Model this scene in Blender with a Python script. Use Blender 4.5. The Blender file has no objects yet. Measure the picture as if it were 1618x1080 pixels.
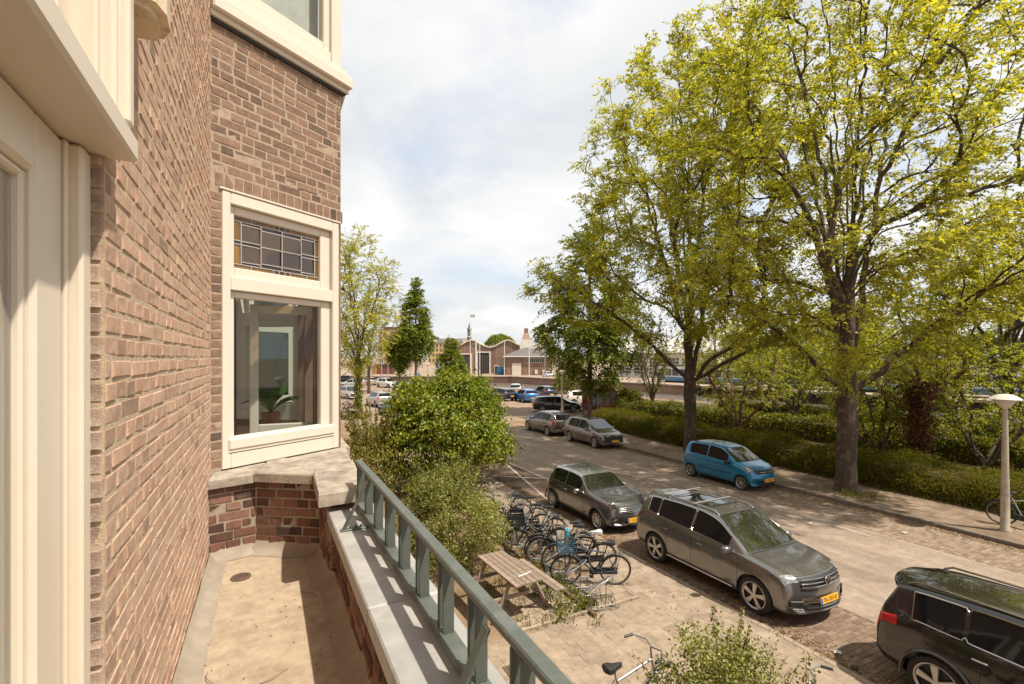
import bpy, bmesh, math, random
import numpy as np
from mathutils import Vector, Matrix
scene = bpy.context.scene
C = scene.collection
R = math.radians
# ------------------------------------------------------------------ camera, sky, sun, exposure
EYE = 5.0
cam_data = bpy.data.cameras.new('camera')
cam = bpy.data.objects.new('camera', cam_data)
C.objects.link(cam)
cam.location = (0, 0, EYE)
cam.rotation_euler = (R(90), 0, R(-27))
cam_data.sensor_width = 36
cam_data.lens = 17.0
cam_data.shift_y = 25 / 1618
cam_data.clip_start = 0.03
cam_data.clip_end = 6000
scene.camera = cam
scene.view_settings.view_transform = 'Standard'
scene.view_settings.look = 'None'
scene.view_settings.gamma = 1.0
scene.view_settings.exposure = 1.13
scene.view_settings.use_curve_mapping = False
SUN = Vector((0.33, -0.45, 1.0)).normalized()
SUN_ELEV = math.asin(SUN.z)
SUN_AZ = math.atan2(SUN.x, SUN.y)
sun_data = bpy.data.lights.new('sun', 'SUN')
sun_data.energy = 3.0
sun_data.angle = R(0.9)
sun_data.color = (1.0, 0.93, 0.82)
sun = bpy.data.objects.new('sun', sun_data)
C.objects.link(sun)
sun.rotation_euler = SUN.to_track_quat('Z', 'Y').to_euler()
world = bpy.data.worlds.new('World')
scene.world = world
world.use_nodes = True
wn, wl = world.node_tree.nodes, world.node_tree.links
bg = wn['Background']
bg.inputs['Strength'].default_value = 0.1
sky = wn.new('ShaderNodeTexSky')
sky.sky_type = 'NISHITA'
sky.sun_disc = False
sky.sun_elevation = SUN_ELEV
sky.sun_rotation = SUN_AZ
sky.dust_density = 2.0
tc = wn.new('ShaderNodeTexCoord')
sep = wn.new('ShaderNodeSeparateXYZ')
wl.new(tc.outputs['Generated'], sep.inputs[0])
def wmath(op, a, b=None):
    n = wn.new('ShaderNodeMath'); n.operation = op
    for k, v in enumerate((a, b)):
        if v is None: continue
        if isinstance(v, (int, float)): n.inputs[k].default_value = v
        else: wl.new(v, n.inputs[k])
    return n.outputs[0]
zc = wmath('MAXIMUM', sep.outputs[2], 0.0)
den = wmath('ADD', zc, 0.22)
comb = wn.new('ShaderNodeCombineXYZ')
wl.new(wmath('DIVIDE', sep.outputs[0], den), comb.inputs[0])
wl.new(wmath('DIVIDE', sep.outputs[1], den), comb.inputs[1])
def wnoise(scale, detail, rough, off, dist=0.0):
    mp = wn.new('ShaderNodeMapping'); mp.inputs['Location'].default_value = off
    wl.new(comb.outputs[0], mp.inputs[0])
    n = wn.new('ShaderNodeTexNoise'); n.inputs['Scale'].default_value = scale
    n.inputs['Detail'].default_value = detail; n.inputs['Roughness'].default_value = rough
    n.inputs['Distortion'].default_value = dist
    wl.new(mp.outputs[0], n.inputs['Vector'])
    return n.outputs[0]
def wramp(fac, stops):
    r = wn.new('ShaderNodeValToRGB'); wl.new(fac, r.inputs[0])
    e = r.color_ramp.elements
    e[0].position, e[0].color = stops[0]; e[1].position, e[1].color = stops[-1]
    for p, c in stops[1:-1]:
        k = e.new(p); k.color = c
    return r.outputs[0]
g = lambda v: (v, v, v, 1)
cover = wramp(wnoise(1.15, 7, 0.55, (3.1, 1.7, 0), 0.3), [(0.33, g(0.55)), (0.48, g(0.95)), (1.0, g(1))])
shade = wramp(wnoise(1.9, 7, 0.52, (7.2, 0.4, 0), 0.25), [(0.30, (3.5, 3.65, 3.75, 1)), (0.50, (4.15, 4.2, 4.2, 1)), (0.68, (4.8, 4.75, 4.65, 1))])
mixn = wn.new('ShaderNodeMix'); mixn.data_type = 'RGBA'
wl.new(cover, mixn.inputs[0]); wl.new(sky.outputs[0], mixn.inputs[6]); wl.new(shade, mixn.inputs[7])
wl.new(mixn.outputs[2], bg.inputs['Color'])
# ------------------------------------------------------------------ materials
def new_mat(name):
    m = bpy.data.materials.new(name); m.use_nodes = True
    return m, m.node_tree.nodes, m.node_tree.links, m.node_tree.nodes['Principled BSDF']
def rgb(c): return (c[0], c[1], c[2], 1.0)
def tex_coord(nt, kind='Object'):
    return nt.nodes.new('ShaderNodeTexCoord').outputs[kind]
def add_noise(nt, vec, scale, detail=5, rough=0.6):
    n = nt.nodes.new('ShaderNodeTexNoise'); n.inputs['Scale'].default_value = scale
    n.inputs['Detail'].default_value = detail; n.inputs['Roughness'].default_value = rough
    if vec is not None: nt.links.new(vec, n.inputs['Vector'])
    return n.outputs[0]
def add_ramp(nt, fac, stops):
    r = nt.nodes.new('ShaderNodeValToRGB'); nt.links.new(fac, r.inputs[0])
    e = r.color_ramp.elements
    e[0].position, e[0].color = stops[0][0], rgb(stops[0][1])
    e[1].position, e[1].color = stops[-1][0], rgb(stops[-1][1])
    for p, c in stops[1:-1]:
        k = e.new(p); k.color = rgb(c)
    return r.outputs[0]
def mix_rgb(nt, mode, fac, a, b):
    n = nt.nodes.new('ShaderNodeMix'); n.data_type = 'RGBA'; n.blend_type = mode
    for sock, v in ((n.inputs[0], fac), (n.inputs[6], a), (n.inputs[7], b)):
        if isinstance(v, (int, float)): sock.default_value = v
        elif isinstance(v, tuple): sock.default_value = rgb(v)
        else: nt.links.new(v, sock)
    return n.outputs[2]
def add_bump(nt, b, height, strength, dist=0.01):
    n = nt.nodes.new('ShaderNodeBump'); n.inputs['Strength'].default_value = strength
    n.inputs['Distance'].default_value = dist
    nt.links.new(height, n.inputs['Height']); nt.links.new(n.outputs[0], b.inputs['Normal'])
def pmat(name, col, rough=0.6, metal=0.0, var=0.2, scale=6.0, bump=0.0, bscale=60.0, coat=0.0, spec=0.5, coord='Object', island=0.0, objvar=0.0, dirt=None, dscale=2.0):
    """noise-modulated principled material; island / objvar vary the tone per loose piece / per object"""
    m, n, l, b = new_mat(name)
    nt = m.node_tree
    vec = tex_coord(nt, coord)
    f = add_noise(nt, vec, scale)
    lo = tuple(c * (1 - var) for c in col); hi = tuple(c * (1 + var) for c in col)
    out = add_ramp(nt, f, [(0.3, lo), (0.7, hi)])
    if dirt:
        df = add_noise(nt, vec, dscale, 8, 0.7)
        fac = add_ramp(nt, df, [(0.48, (0, 0, 0)), (0.68, (1, 1, 1))])
        out = mix_rgb(nt, 'MIX', fac, out, dirt)
    for amount, node, sock in ((island, 'ShaderNodeNewGeometry', 'Random Per Island'), (objvar, 'ShaderNodeObjectInfo', 'Random')):
        if amount:
            r = nt.nodes.new(node).outputs[sock]
            k = add_ramp(nt, r, [(0, (1 - amount,) * 3), (1, (1 + amount * 0.8,) * 3)])
            out = mix_rgb(nt, 'MULTIPLY', 1.0, out, k)
    l.new(out, b.inputs['Base Color'])
    b.inputs['Roughness'].default_value = rough
    b.inputs['Metallic'].default_value = metal
    b.inputs['Coat Weight'].default_value = coat
    b.inputs['Coat Roughness'].default_value = 0.04
    b.inputs['Specular IOR Level'].default_value = spec
    if bump:
        add_bump(nt, b, add_noise(nt, vec, bscale, 6, 0.7), bump)
    return m
def brick_mat(name, per_object, stops, wear=(0.42, 0.34, 0.27)):
    m, n, l, b = new_mat(name); nt = m.node_tree
    src = nt.nodes.new('ShaderNodeObjectInfo').outputs['Random'] if per_object else nt.nodes.new('ShaderNodeNewGeometry').outputs['Random Per Island']
    base = add_ramp(nt, src, stops)
    geo = nt.nodes.new('ShaderNodeNewGeometry').outputs['Position']
    f1 = add_noise(nt, geo, 28, 8, 0.72)
    base = mix_rgb(nt, 'MULTIPLY', 0.9, base, add_ramp(nt, f1, [(0.28, (0.62, 0.6, 0.6)), (0.62, (1.18, 1.15, 1.1))]))
    f2 = add_noise(nt, geo, 9, 8, 0.75)
    base = mix_rgb(nt, 'MIX', add_ramp(nt, f2, [(0.56, (0, 0, 0)), (0.78, (0.55, 0.55, 0.55))]), base, wear)
    l.new(base, b.inputs['Base Color'])
    b.inputs['Roughness'].default_value = 0.9
    b.inputs['Specular IOR Level'].default_value = 0.25
    add_bump(nt, b, add_noise(nt, geo, 170, 8, 0.8), 0.5, 0.004)
    return m
def leaf_mat(name, stops, trans=0.42, gloss=0.025):
    m = bpy.data.materials.new(name); m.use_nodes = True
    nt = m.node_tree; n, l = nt.nodes, nt.links
    n.remove(n['Principled BSDF'])
    r = n.new('ShaderNodeNewGeometry').outputs['Random Per Island']
    col = add_ramp(nt, r, stops)
    big = add_noise(nt, n.new('ShaderNodeNewGeometry').outputs['Position'], 0.45, 4, 0.6)
    col = mix_rgb(nt, 'MULTIPLY', 0.8, col, add_ramp(nt, big, [(0.36, (0.82, 0.88, 0.84)), (0.64, (1.14, 1.08, 0.95))]))
    d = n.new('ShaderNodeBsdfDiffuse'); t = n.new('ShaderNodeBsdfTranslucent'); g_ = n.new('ShaderNodeBsdfGlossy')
    g_.inputs['Roughness'].default_value = 0.5; g_.inputs['Color'].default_value = (0.9, 0.9, 0.85, 1)
    l.new(col, d.inputs[0])
    l.new(mix_rgb(nt, 'MULTIPLY', 1.0, col, (1.35, 1.3, 0.6)), t.inputs[0])
    m1 = n.new('ShaderNodeMixShader'); m1.inputs[0].default_value = trans
    l.new(d.outputs[0], m1.inputs[1]); l.new(t.outputs[0], m1.inputs[2])
    m2 = n.new('ShaderNodeMixShader'); m2.inputs[0].default_value = gloss
    l.new(m1.outputs[0], m2.inputs[1]); l.new(g_.outputs[0], m2.inputs[2])
    l.new(m2.outputs[0], n['Material Output'].inputs[0])
    return m
def glass_mat(name, col=(0.9, 0.93, 0.92), refl=0.0, tint=0.97):
    """thin window glass: lets light straight through, mirrors by angle"""
    m = bpy.data.materials.new(name); m.use_nodes = True
    nt = m.node_tree; n, l = nt.nodes, nt.links
    n.remove(n['Principled BSDF'])
    t = n.new('ShaderNodeBsdfTransparent'); t.inputs[0].default_value = rgb(tuple(c * tint for c in col))
    gl = n.new('ShaderNodeBsdfGlossy'); gl.inputs['Roughness'].default_value = 0.01
    lw = n.new('ShaderNodeLayerWeight'); lw.inputs[0].default_value = 0.5
    pw = n.new('ShaderNodeMath'); pw.operation = 'POWER'; pw.inputs[1].default_value = 5.0; l.new(lw.outputs['Facing'], pw.inputs[0])
    add = n.new('ShaderNodeMath'); add.operation = 'MULTIPLY_ADD'; add.use_clamp = True
    add.inputs[1].default_value = 0.92; add.inputs[2].default_value = 0.018 + refl; l.new(pw.outputs[0], add.inputs[0])
    mx = n.new('ShaderNodeMixShader'); l.new(add.outputs[0], mx.inputs[0])
    l.new(t.outputs[0], mx.inputs[1]); l.new(gl.outputs[0], mx.inputs[2])
    l.new(mx.outputs[0], n['Material Output'].inputs[0])
    return m
M = {}
M['cream'] = pmat('cream_paint', (0.65, 0.565, 0.45), 0.42, var=0.03, scale=3, bump=0.05, bscale=40, dirt=(0.66, 0.55, 0.41), dscale=1.6)
M['cream_bright'] = pmat('cream_paint_fresh', (0.64, 0.572, 0.475), 0.4, var=0.02, scale=3, bump=0.04, bscale=45)
M['mortar'] = pmat('sand_mortar', (0.50, 0.375, 0.25), 0.95, var=0.22, scale=30, bump=0.6, bscale=180)
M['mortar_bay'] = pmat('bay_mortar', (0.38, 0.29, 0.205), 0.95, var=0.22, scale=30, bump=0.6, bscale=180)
M['mortar_grey'] = pmat('grey_mortar', (0.34, 0.28, 0.21), 0.95, var=0.25, scale=25, bump=0.6, bscale=160)
WALL_STOPS = [(0, (0.30, 0.205, 0.15)), (0.10, (0.43, 0.275, 0.195)), (0.45, (0.49, 0.32, 0.225)), (0.7, (0.52, 0.35, 0.25)), (0.88, (0.44, 0.30, 0.22)), (1, (0.55, 0.38, 0.265))]  # paler than the bay brick, lens glare partly put into the colour
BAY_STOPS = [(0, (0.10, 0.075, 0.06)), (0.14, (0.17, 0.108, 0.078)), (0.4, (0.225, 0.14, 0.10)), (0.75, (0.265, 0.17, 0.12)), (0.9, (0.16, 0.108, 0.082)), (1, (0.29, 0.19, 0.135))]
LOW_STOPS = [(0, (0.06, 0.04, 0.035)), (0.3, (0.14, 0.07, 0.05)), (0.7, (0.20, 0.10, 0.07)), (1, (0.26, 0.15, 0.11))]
M['brick'] = brick_mat('wall_brick', True, WALL_STOPS)
M['brick_joined'] = brick_mat('wall_brick_joined', False, WALL_STOPS)
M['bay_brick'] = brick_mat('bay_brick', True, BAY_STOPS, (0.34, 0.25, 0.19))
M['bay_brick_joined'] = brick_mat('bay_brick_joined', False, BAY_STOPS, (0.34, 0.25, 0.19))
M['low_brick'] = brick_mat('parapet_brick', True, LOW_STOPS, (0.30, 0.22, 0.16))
M['stone'] = pmat('weathered_stone', (0.34, 0.29, 0.225), 0.92, var=0.28, scale=14, bump=0.5, bscale=70, dirt=(0.17, 0.14, 0.11), dscale=5)
M['zinc'] = pmat('grey_coping_paint', (0.30, 0.285, 0.262), 0.55, var=0.10, scale=7, bump=0.15, bscale=50, dirt=(0.40, 0.38, 0.35), dscale=4)
M['rail_green'] = pmat('grey_green_paint', (0.088, 0.100, 0.082), 0.5, var=0.12, scale=12, bump=0.08, bscale=60, dirt=(0.13, 0.14, 0.12), dscale=9)
M['floor_sand'] = pmat('weathered_floor', (0.41, 0.315, 0.215), 0.9, var=0.16, scale=14, bump=0.6, bscale=240, dirt=(0.28, 0.205, 0.135), dscale=4.5)
M['bitumen'] = pmat('grey_bitumen', (0.30, 0.25, 0.19), 0.85, var=0.14, scale=9, bump=0.3, bscale=80, dirt=(0.25, 0.20, 0.14), dscale=5)
M['glass'] = glass_mat('window_glass')
M['dark_glass'] = pmat('car_glass', (0.016, 0.018, 0.015), 0.03, var=0.1, spec=1.0, coat=1.0)
M['dark_glass'].node_tree.nodes['Principled BSDF'].inputs['Coat IOR'].default_value = 1.65
M['side_glass'] = pmat('car_side_glass', (0.006, 0.007, 0.007), 0.03, var=0.1, spec=0.4)
M['black'] = pmat('black_plastic', (0.018, 0.018, 0.018), 0.55, var=0.2, scale=20)
M['rubber'] = pmat('tyre_rubber', (0.022, 0.021, 0.02), 0.85, var=0.3, scale=20, bump=0.1)
M['alloy'] = pmat('alloy', (0.50, 0.48, 0.45), 0.28, metal=0.8, var=0.06)
M['chrome'] = pmat('chrome', (0.52, 0.50, 0.47), 0.2, metal=1.0, var=0.04)
M['steel'] = pmat('galvanised_steel', (0.30, 0.29, 0.275), 0.48, metal=0.75, var=0.15, scale=15)
M['lamp_clear'] = pmat('headlight_lens', (0.27, 0.265, 0.25), 0.16, metal=0.2, var=0.95, scale=16, coat=0.8)
M['lamp_red'] = pmat('taillight_lens', (0.42, 0.012, 0.010), 0.12, var=0.35, scale=16, coat=0.6)
M['plate'] = pmat('yellow_plate', (0.86, 0.42, 0.02), 0.4, var=0.03)
M['plate_blue'] = pmat('plate_blue_band', (0.02, 0.10, 0.42), 0.4, var=0.03)
M['ink'] = pmat('black_print', (0.01, 0.01, 0.01), 0.5, var=0.0)
M['wood'] = pmat('weathered_wood', (0.25, 0.188, 0.138), 0.85, var=0.22, scale=9, bump=0.3, bscale=60, objvar=0.18, dirt=(0.18, 0.125, 0.085), dscale=6)
M['wood_dark'] = pmat('dark_wood', (0.12, 0.075, 0.05), 0.85, var=0.3, scale=9, bump=0.3, bscale=60)
def bark_mat(name, col, stain):
    m, n, l, b = new_mat(name); nt = m.node_tree
    mp = n.new('ShaderNodeMapping'); mp.inputs['Scale'].default_value = (1, 1, 0.16)
    l.new(n.new('ShaderNodeNewGeometry').outputs['Position'], mp.inputs[0])
    f = add_noise(nt, mp.outputs[0], 11, 8, 0.78)
    c = add_ramp(nt, f, [(0.32, tuple(v * 0.45 for v in col)), (0.52, col), (0.72, tuple(v * 1.5 for v in col))])
    f2 = add_noise(nt, n.new('ShaderNodeNewGeometry').outputs['Position'], 4.5, 8, 0.7)
    c = mix_rgb(nt, 'MIX', add_ramp(nt, f2, [(0.52, (0, 0, 0)), (0.64, (0.75, 0.75, 0.75))]), c, stain)
    l.new(c, b.inputs['Base Color']); b.inputs['Roughness'].default_value = 0.95
    add_bump(nt, b, f, 0.9, 0.04)
    return m
M['bark'] = bark_mat('elm_bark', (0.085, 0.058, 0.040), (0.20, 0.165, 0.12))
M['bark_pale'] = bark_mat('pale_bark', (0.15, 0.105, 0.065), (0.20, 0.17, 0.10))
M['bark_red'] = bark_mat('red_bark', (0.17, 0.075, 0.045), (0.12, 0.09, 0.06))
M['leaf_elm'] = leaf_mat('elm_leaves', [(0, (0.19, 0.215, 0.028)), (0.4, (0.33, 0.335, 0.042)), (0.8, (0.46, 0.43, 0.056)), (1, (0.57, 0.495, 0.085))], 0.58)
M['leaf_dark'] = leaf_mat('dark_leaves', [(0, (0.08, 0.115, 0.015)), (0.6, (0.17, 0.21, 0.025)), (1, (0.30, 0.31, 0.035))], 0.3)
M['leaf_willow'] = leaf_mat('pale_leaves', [(0, (0.11, 0.12, 0.025)), (0.6, (0.20, 0.20, 0.035)), (1, (0.30, 0.27, 0.07))], 0.42)
M['leaf_shrub'] = leaf_mat('shrub_leaves', [(0, (0.085, 0.135, 0.012)), (0.5, (0.175, 0.225, 0.018)), (0.8, (0.29, 0.30, 0.022)), (1, (0.42, 0.37, 0.03))], 0.36, 0.03)
M['leaf_olive'] = leaf_mat('olive_leaves', [(0, (0.08, 0.085, 0.014)), (0.5, (0.18, 0.165, 0.026)), (0.85, (0.29, 0.24, 0.05)), (1, (0.42, 0.33, 0.11))], 0.3)
M['leaf_hedge'] = leaf_mat('hedge_leaves', [(0, (0.055, 0.062, 0.012)), (0.5, (0.13, 0.128, 0.02)), (0.9, (0.21, 0.185, 0.03)), (1, (0.27, 0.21, 0.04))], 0.35, 0.0)
M['leaf_light'] = leaf_mat('light_bush_leaves', [(0, (0.10, 0.12, 0.02)), (0.5, (0.22, 0.235, 0.05)), (0.85, (0.33, 0.32, 0.09)), (1, (0.42, 0.36, 0.14))], 0.35)
M['leaf_park'] = leaf_mat('park_tree_leaves', [(0, (0.13, 0.165, 0.02)), (0.5, (0.26, 0.28, 0.03)), (0.9, (0.38, 0.365, 0.04)), (1, (0.48, 0.42, 0.06))], 0.55)  # darker than the elm leaves: shade under the canopy put into the colour
M['leaf_yellow'] = leaf_mat('yellow_hedge_leaves', [(0, (0.035, 0.06, 0.008)), (0.5, (0.13, 0.145, 0.012)), (1, (0.34, 0.29, 0.02))], 0.32)
M['leaf_russet'] = leaf_mat('russet_leaves', [(0, (0.06, 0.025, 0.012)), (0.5, (0.14, 0.055, 0.025)), (1, (0.20, 0.10, 0.04))], 0.2)
M['weed'] = leaf_mat('weed_blades', [(0, (0.09, 0.12, 0.015)), (0.6, (0.17, 0.18, 0.02)), (1, (0.34, 0.26, 0.08))], 0.35)
M['litter'] = leaf_mat('dead_leaf_litter', [(0, (0.10, 0.05, 0.022)), (0.6, (0.24, 0.13, 0.055)), (1, (0.42, 0.29, 0.15))], 0.1)
def metallic_paint(name, col, rough=0.3, metal=0.55, flake=0.07):
    m, n, l, b = new_mat(name); nt = m.node_tree
    v = tex_coord(nt)
    c = add_ramp(nt, add_noise(nt, v, 3.0, 3), [(0.3, tuple(x * 0.93 for x in col)), (0.7, tuple(x * 1.07 for x in col))])
    dust = add_ramp(nt, add_noise(nt, v, 5.0, 8, 0.75), [(0.5, (0, 0, 0)), (0.8, (flake,) * 3)])
    l.new(mix_rgb(nt, 'MIX', dust, c, (0.40, 0.34, 0.26)), b.inputs['Base Color'])
    b.inputs['Roughness'].default_value = rough; b.inputs['Metallic'].default_value = metal
    b.inputs['Coat Weight'].default_value = 1.0; b.inputs['Coat Roughness'].default_value = 0.02
    return m
# ------------------------------------------------------------------ mesh helpers
class MB:
    """collects verts and faces, then links them as ONE mesh object"""
    def __init__(self): self.v, self.f, self.m = [], [], []
    def add(self, vs, fs, mi=0):
        o = len(self.v); self.v += [tuple(p) for p in vs]
        self.f += [tuple(i + o for i in q) for q in fs]; self.m += [mi] * len(fs)
        return self
    def box(self, lo, hi, mi=0, mat=None):
        x0, y0, z0 = lo; x1, y1, z1 = hi
        vs = [Vector(p) for p in ((x0, y0, z0), (x1, y0, z0), (x1, y1, z0), (x0, y1, z0), (x0, y0, z1), (x1, y0, z1), (x1, y1, z1), (x0, y1, z1))]
        if mat is not None: vs = [mat @ p for p in vs]
        return self.add(vs, [(0, 3, 2, 1), (4, 5, 6, 7), (0, 1, 5, 4), (1, 2, 6, 5), (2, 3, 7, 6), (3, 0, 4, 7)], mi)
    def bbox(self, lo, hi, b=0.006, mi=0, mat=None):
        """box with chamfered edges"""
        x0, y0, z0 = lo; x1, y1, z1 = hi
        b = min(b, (x1 - x0) / 3, (y1 - y0) / 3, (z1 - z0) / 3)
        vs, ids = [], {}
        for ix, (xs, xi) in enumerate(((x0, x0 + b), (x1, x1 - b))):
            for iy, (ys, yi) in enumerate(((y0, y0 + b), (y1, y1 - b))):
                for iz, (zs, zi) in enumerate(((z0, z0 + b), (z1, z1 - b))):
                    for ax, p in enumerate(((xs, yi, zi), (xi, ys, zi), (xi, yi, zs))):
                        ids[(ix, iy, iz, ax)] = len(vs); vs.append(Vector(p))
        I = ids
        fs = []
        def face(q, nrm):
            c = sum((vs[i] for i in q), Vector()) / len(q)
            a, b_, c_ = vs[q[0]], vs[q[1]], vs[q[2]]
            if (b_ - a).cross(c_ - b_).dot(nrm) < 0: q = tuple(reversed(q))
            fs.append(q)
        ctr = Vector(((x0 + x1) / 2, (y0 + y1) / 2, (z0 + z1) / 2))
        for s in (0, 1):
            face((I[s, 0, 0, 0], I[s, 1, 0, 0], I[s, 1, 1, 0], I[s, 0, 1, 0]), Vector((s * 2 - 1, 0, 0)))
            face((I[0, s, 0, 1], I[1, s, 0, 1], I[1, s, 1, 1], I[0, s, 1, 1]), Vector((0, s * 2 - 1, 0)))
            face((I[0, 0, s, 2], I[1, 0, s, 2], I[1, 1, s, 2], I[0, 1, s, 2]), Vector((0, 0, s * 2 - 1)))
            for t in (0, 1):
                a, c = s * 2 - 1, t * 2 - 1
                face((I[s, t, 0, 0], I[s, t, 1, 0], I[s, t, 1, 1], I[s, t, 0, 1]), Vector((a, c, 0)))
                face((I[s, 0, t, 0], I[s, 1, t, 0], I[s, 1, t, 2], I[s, 0, t, 2]), Vector((a, 0, c)))
                face((I[0, s, t, 1], I[1, s, t, 1], I[1, s, t, 2], I[0, s, t, 2]), Vector((0, a, c)))
                for u in (0, 1):
                    face((I[s, t, u, 0], I[s, t, u, 1], I[s, t, u, 2]), Vector((a, c, u * 2 - 1)))
        if mat is not None: vs = [mat @ p for p in vs]
        return self.add(vs, fs, mi)
    def prism(self, poly, z0, z1, mi=0):
        n = len(poly)
        a = sum(poly[i][0] * poly[(i + 1) % n][1] - poly[(i + 1) % n][0] * poly[i][1] for i in range(n))
        if a < 0: poly = poly[::-1]
        vs = [(x, y, z0) for x, y in poly] + [(x, y, z1) for x, y in poly]
        fs = [tuple(range(n - 1, -1, -1)), tuple(range(n, 2 * n))] + [(i, (i + 1) % n, n + (i + 1) % n, n + i) for i in range(n)]
        return self.add(vs, fs, mi)
    def tube(self, pts, rad, sides=6, mi=0, cap=True, closed=False):
        pts = [Vector(p) for p in pts]
        n = len(pts)
        if not hasattr(rad, '__len__'): rad = [rad] * n
        up = None; rings = []
        for i, p in enumerate(pts):
            a = pts[i - 1] if (i > 0 or closed) else p
            b = pts[(i + 1) % n] if (i < n - 1 or closed) else p
            d = (b - a).normalized() if (b - a).length > 1e-9 else Vector((0, 0, 1))
            if up is None:
                up = Vector((0, 0, 1)) if abs(d.z) < 0.95 else Vector((1, 0, 0))
            s = d.cross(up)
            if s.length < 1e-6: s = d.orthogonal()
            s.normalize(); up = s.cross(d).normalized()
            rings.append([p + (s * math.cos(t) + up * math.sin(t)) * rad[i] for t in (2 * math.pi * k / sides for k in range(sides))])
        vs = [q for r_ in rings for q in r_]
        fs = []
        for i in range(n if closed else n - 1):
            j = (i + 1) % n
            for k in range(sides):
                k2 = (k + 1) % sides
                fs.append((i * sides + k, j * sides + k, j * sides + k2, i * sides + k2))
        if cap and not closed:
            fs.append(tuple(range(sides))); fs.append(tuple((n - 1) * sides + k for k in range(sides - 1, -1, -1)))
        return self.add(vs, fs, mi)
    def lathe(self, prof, sides=24, mi=0, mat=None, axis='Z'):
        """prof: list of (radius, height) round Z (or X)"""
        vs, fs = [], []
        for r_, h in prof:
            for k in range(sides):
                t = 2 * math.pi * k / sides
                p = (r_ * math.cos(t), r_ * math.sin(t), h) if axis == 'Z' else (h, r_ * math.cos(t), r_ * math.sin(t))
                vs.append(Vector(p) if mat is None else mat @ Vector(p))
        for i in range(len(prof) - 1):
            for k in range(sides):
                k2 = (k + 1) % sides
                fs.append((i * sides + k, i * sides + k2, (i + 1) * sides + k2, (i + 1) * sides + k))
        return self.add(vs, fs, mi)
    def mesh(self, name, mats, smooth=False):
        me = bpy.data.meshes.new(name)
        me.from_pydata(self.v, [], self.f)
        for m_ in (mats if isinstance(mats, (list, tuple)) else [mats]): me.materials.append(m_)
        if any(self.m): me.polygons.foreach_set('material_index', self.m)
        if smooth:
            me.polygons.foreach_set('use_smooth', [True] * len(me.polygons))
            me.set_sharp_from_angle(angle=R(40))
        me.update()
        return me
    def build(self, name, mats, parent=None, smooth=False, loc=None, rz=0):
        return place(name, self.mesh(name, mats, smooth), parent, loc, rz)
def place(name, me, parent=None, loc=None, rz=0):
    o = bpy.data.objects.new(name, me); C.objects.link(o)
    if parent is not None: o.parent = parent
    if loc is not None: o.location = loc
    if rz: o.rotation_euler = (0, 0, rz)
    return o
def tag(o, label=None, cat=None, group=None, kind=None):
    for k, v in (('label', label), ('category', cat), ('group', group), ('kind', kind)):
        if v: o[k] = v
    return o
def empty(name, loc=(0, 0, 0), rz=0, label=None, cat=None, group=None, parent=None):
    o = bpy.data.objects.new(name, None); C.objects.link(o)
    o.location = loc; o.rotation_euler = (0, 0, rz); o.empty_display_size = 0.2
    if parent is not None: o.parent = parent
    return tag(o, label, cat, group)
def copy_tree(o, parent=None):
    c = o.copy(); C.objects.link(c)
    if parent is not None: c.parent = parent
    for ch in list(o.children): copy_tree(ch, c)
    return c
def np_mesh(name, verts, faces, mat):
    """fast mesh of equal polygons"""
    me = bpy.data.meshes.new(name)
    k = faces.shape[1]
    me.vertices.add(len(verts)); me.vertices.foreach_set('co', np.asarray(verts, dtype=np.float32).ravel())
    me.loops.add(faces.size); me.loops.foreach_set('vertex_index', faces.astype(np.int32).ravel())
    me.polygons.add(len(faces)); me.polygons.foreach_set('loop_start', np.arange(0, faces.size, k, dtype=np.int32))
    me.update(calc_edges=True)
    me.materials.append(mat)
    return me
def text_mesh(txt, size, mat, name='lettering', depth=0.0015):
    """flat lettering in the XY plane, centred"""
    cu = bpy.data.curves.new('txt', 'FONT'); cu.body = txt; cu.size = size
    cu.align_x = 'CENTER'; cu.align_y = 'CENTER'; cu.extrude = depth; cu.resolution_u = 3
    o = bpy.data.objects.new('txt', cu); C.objects.link(o)
    dg = bpy.context.evaluated_depsgraph_get()
    me = bpy.data.meshes.new_from_object(o.evaluated_get(dg))
    me.name = name
    bpy.data.objects.remove(o)
    me.materials.clear(); me.materials.append(mat)
    return me
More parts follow.
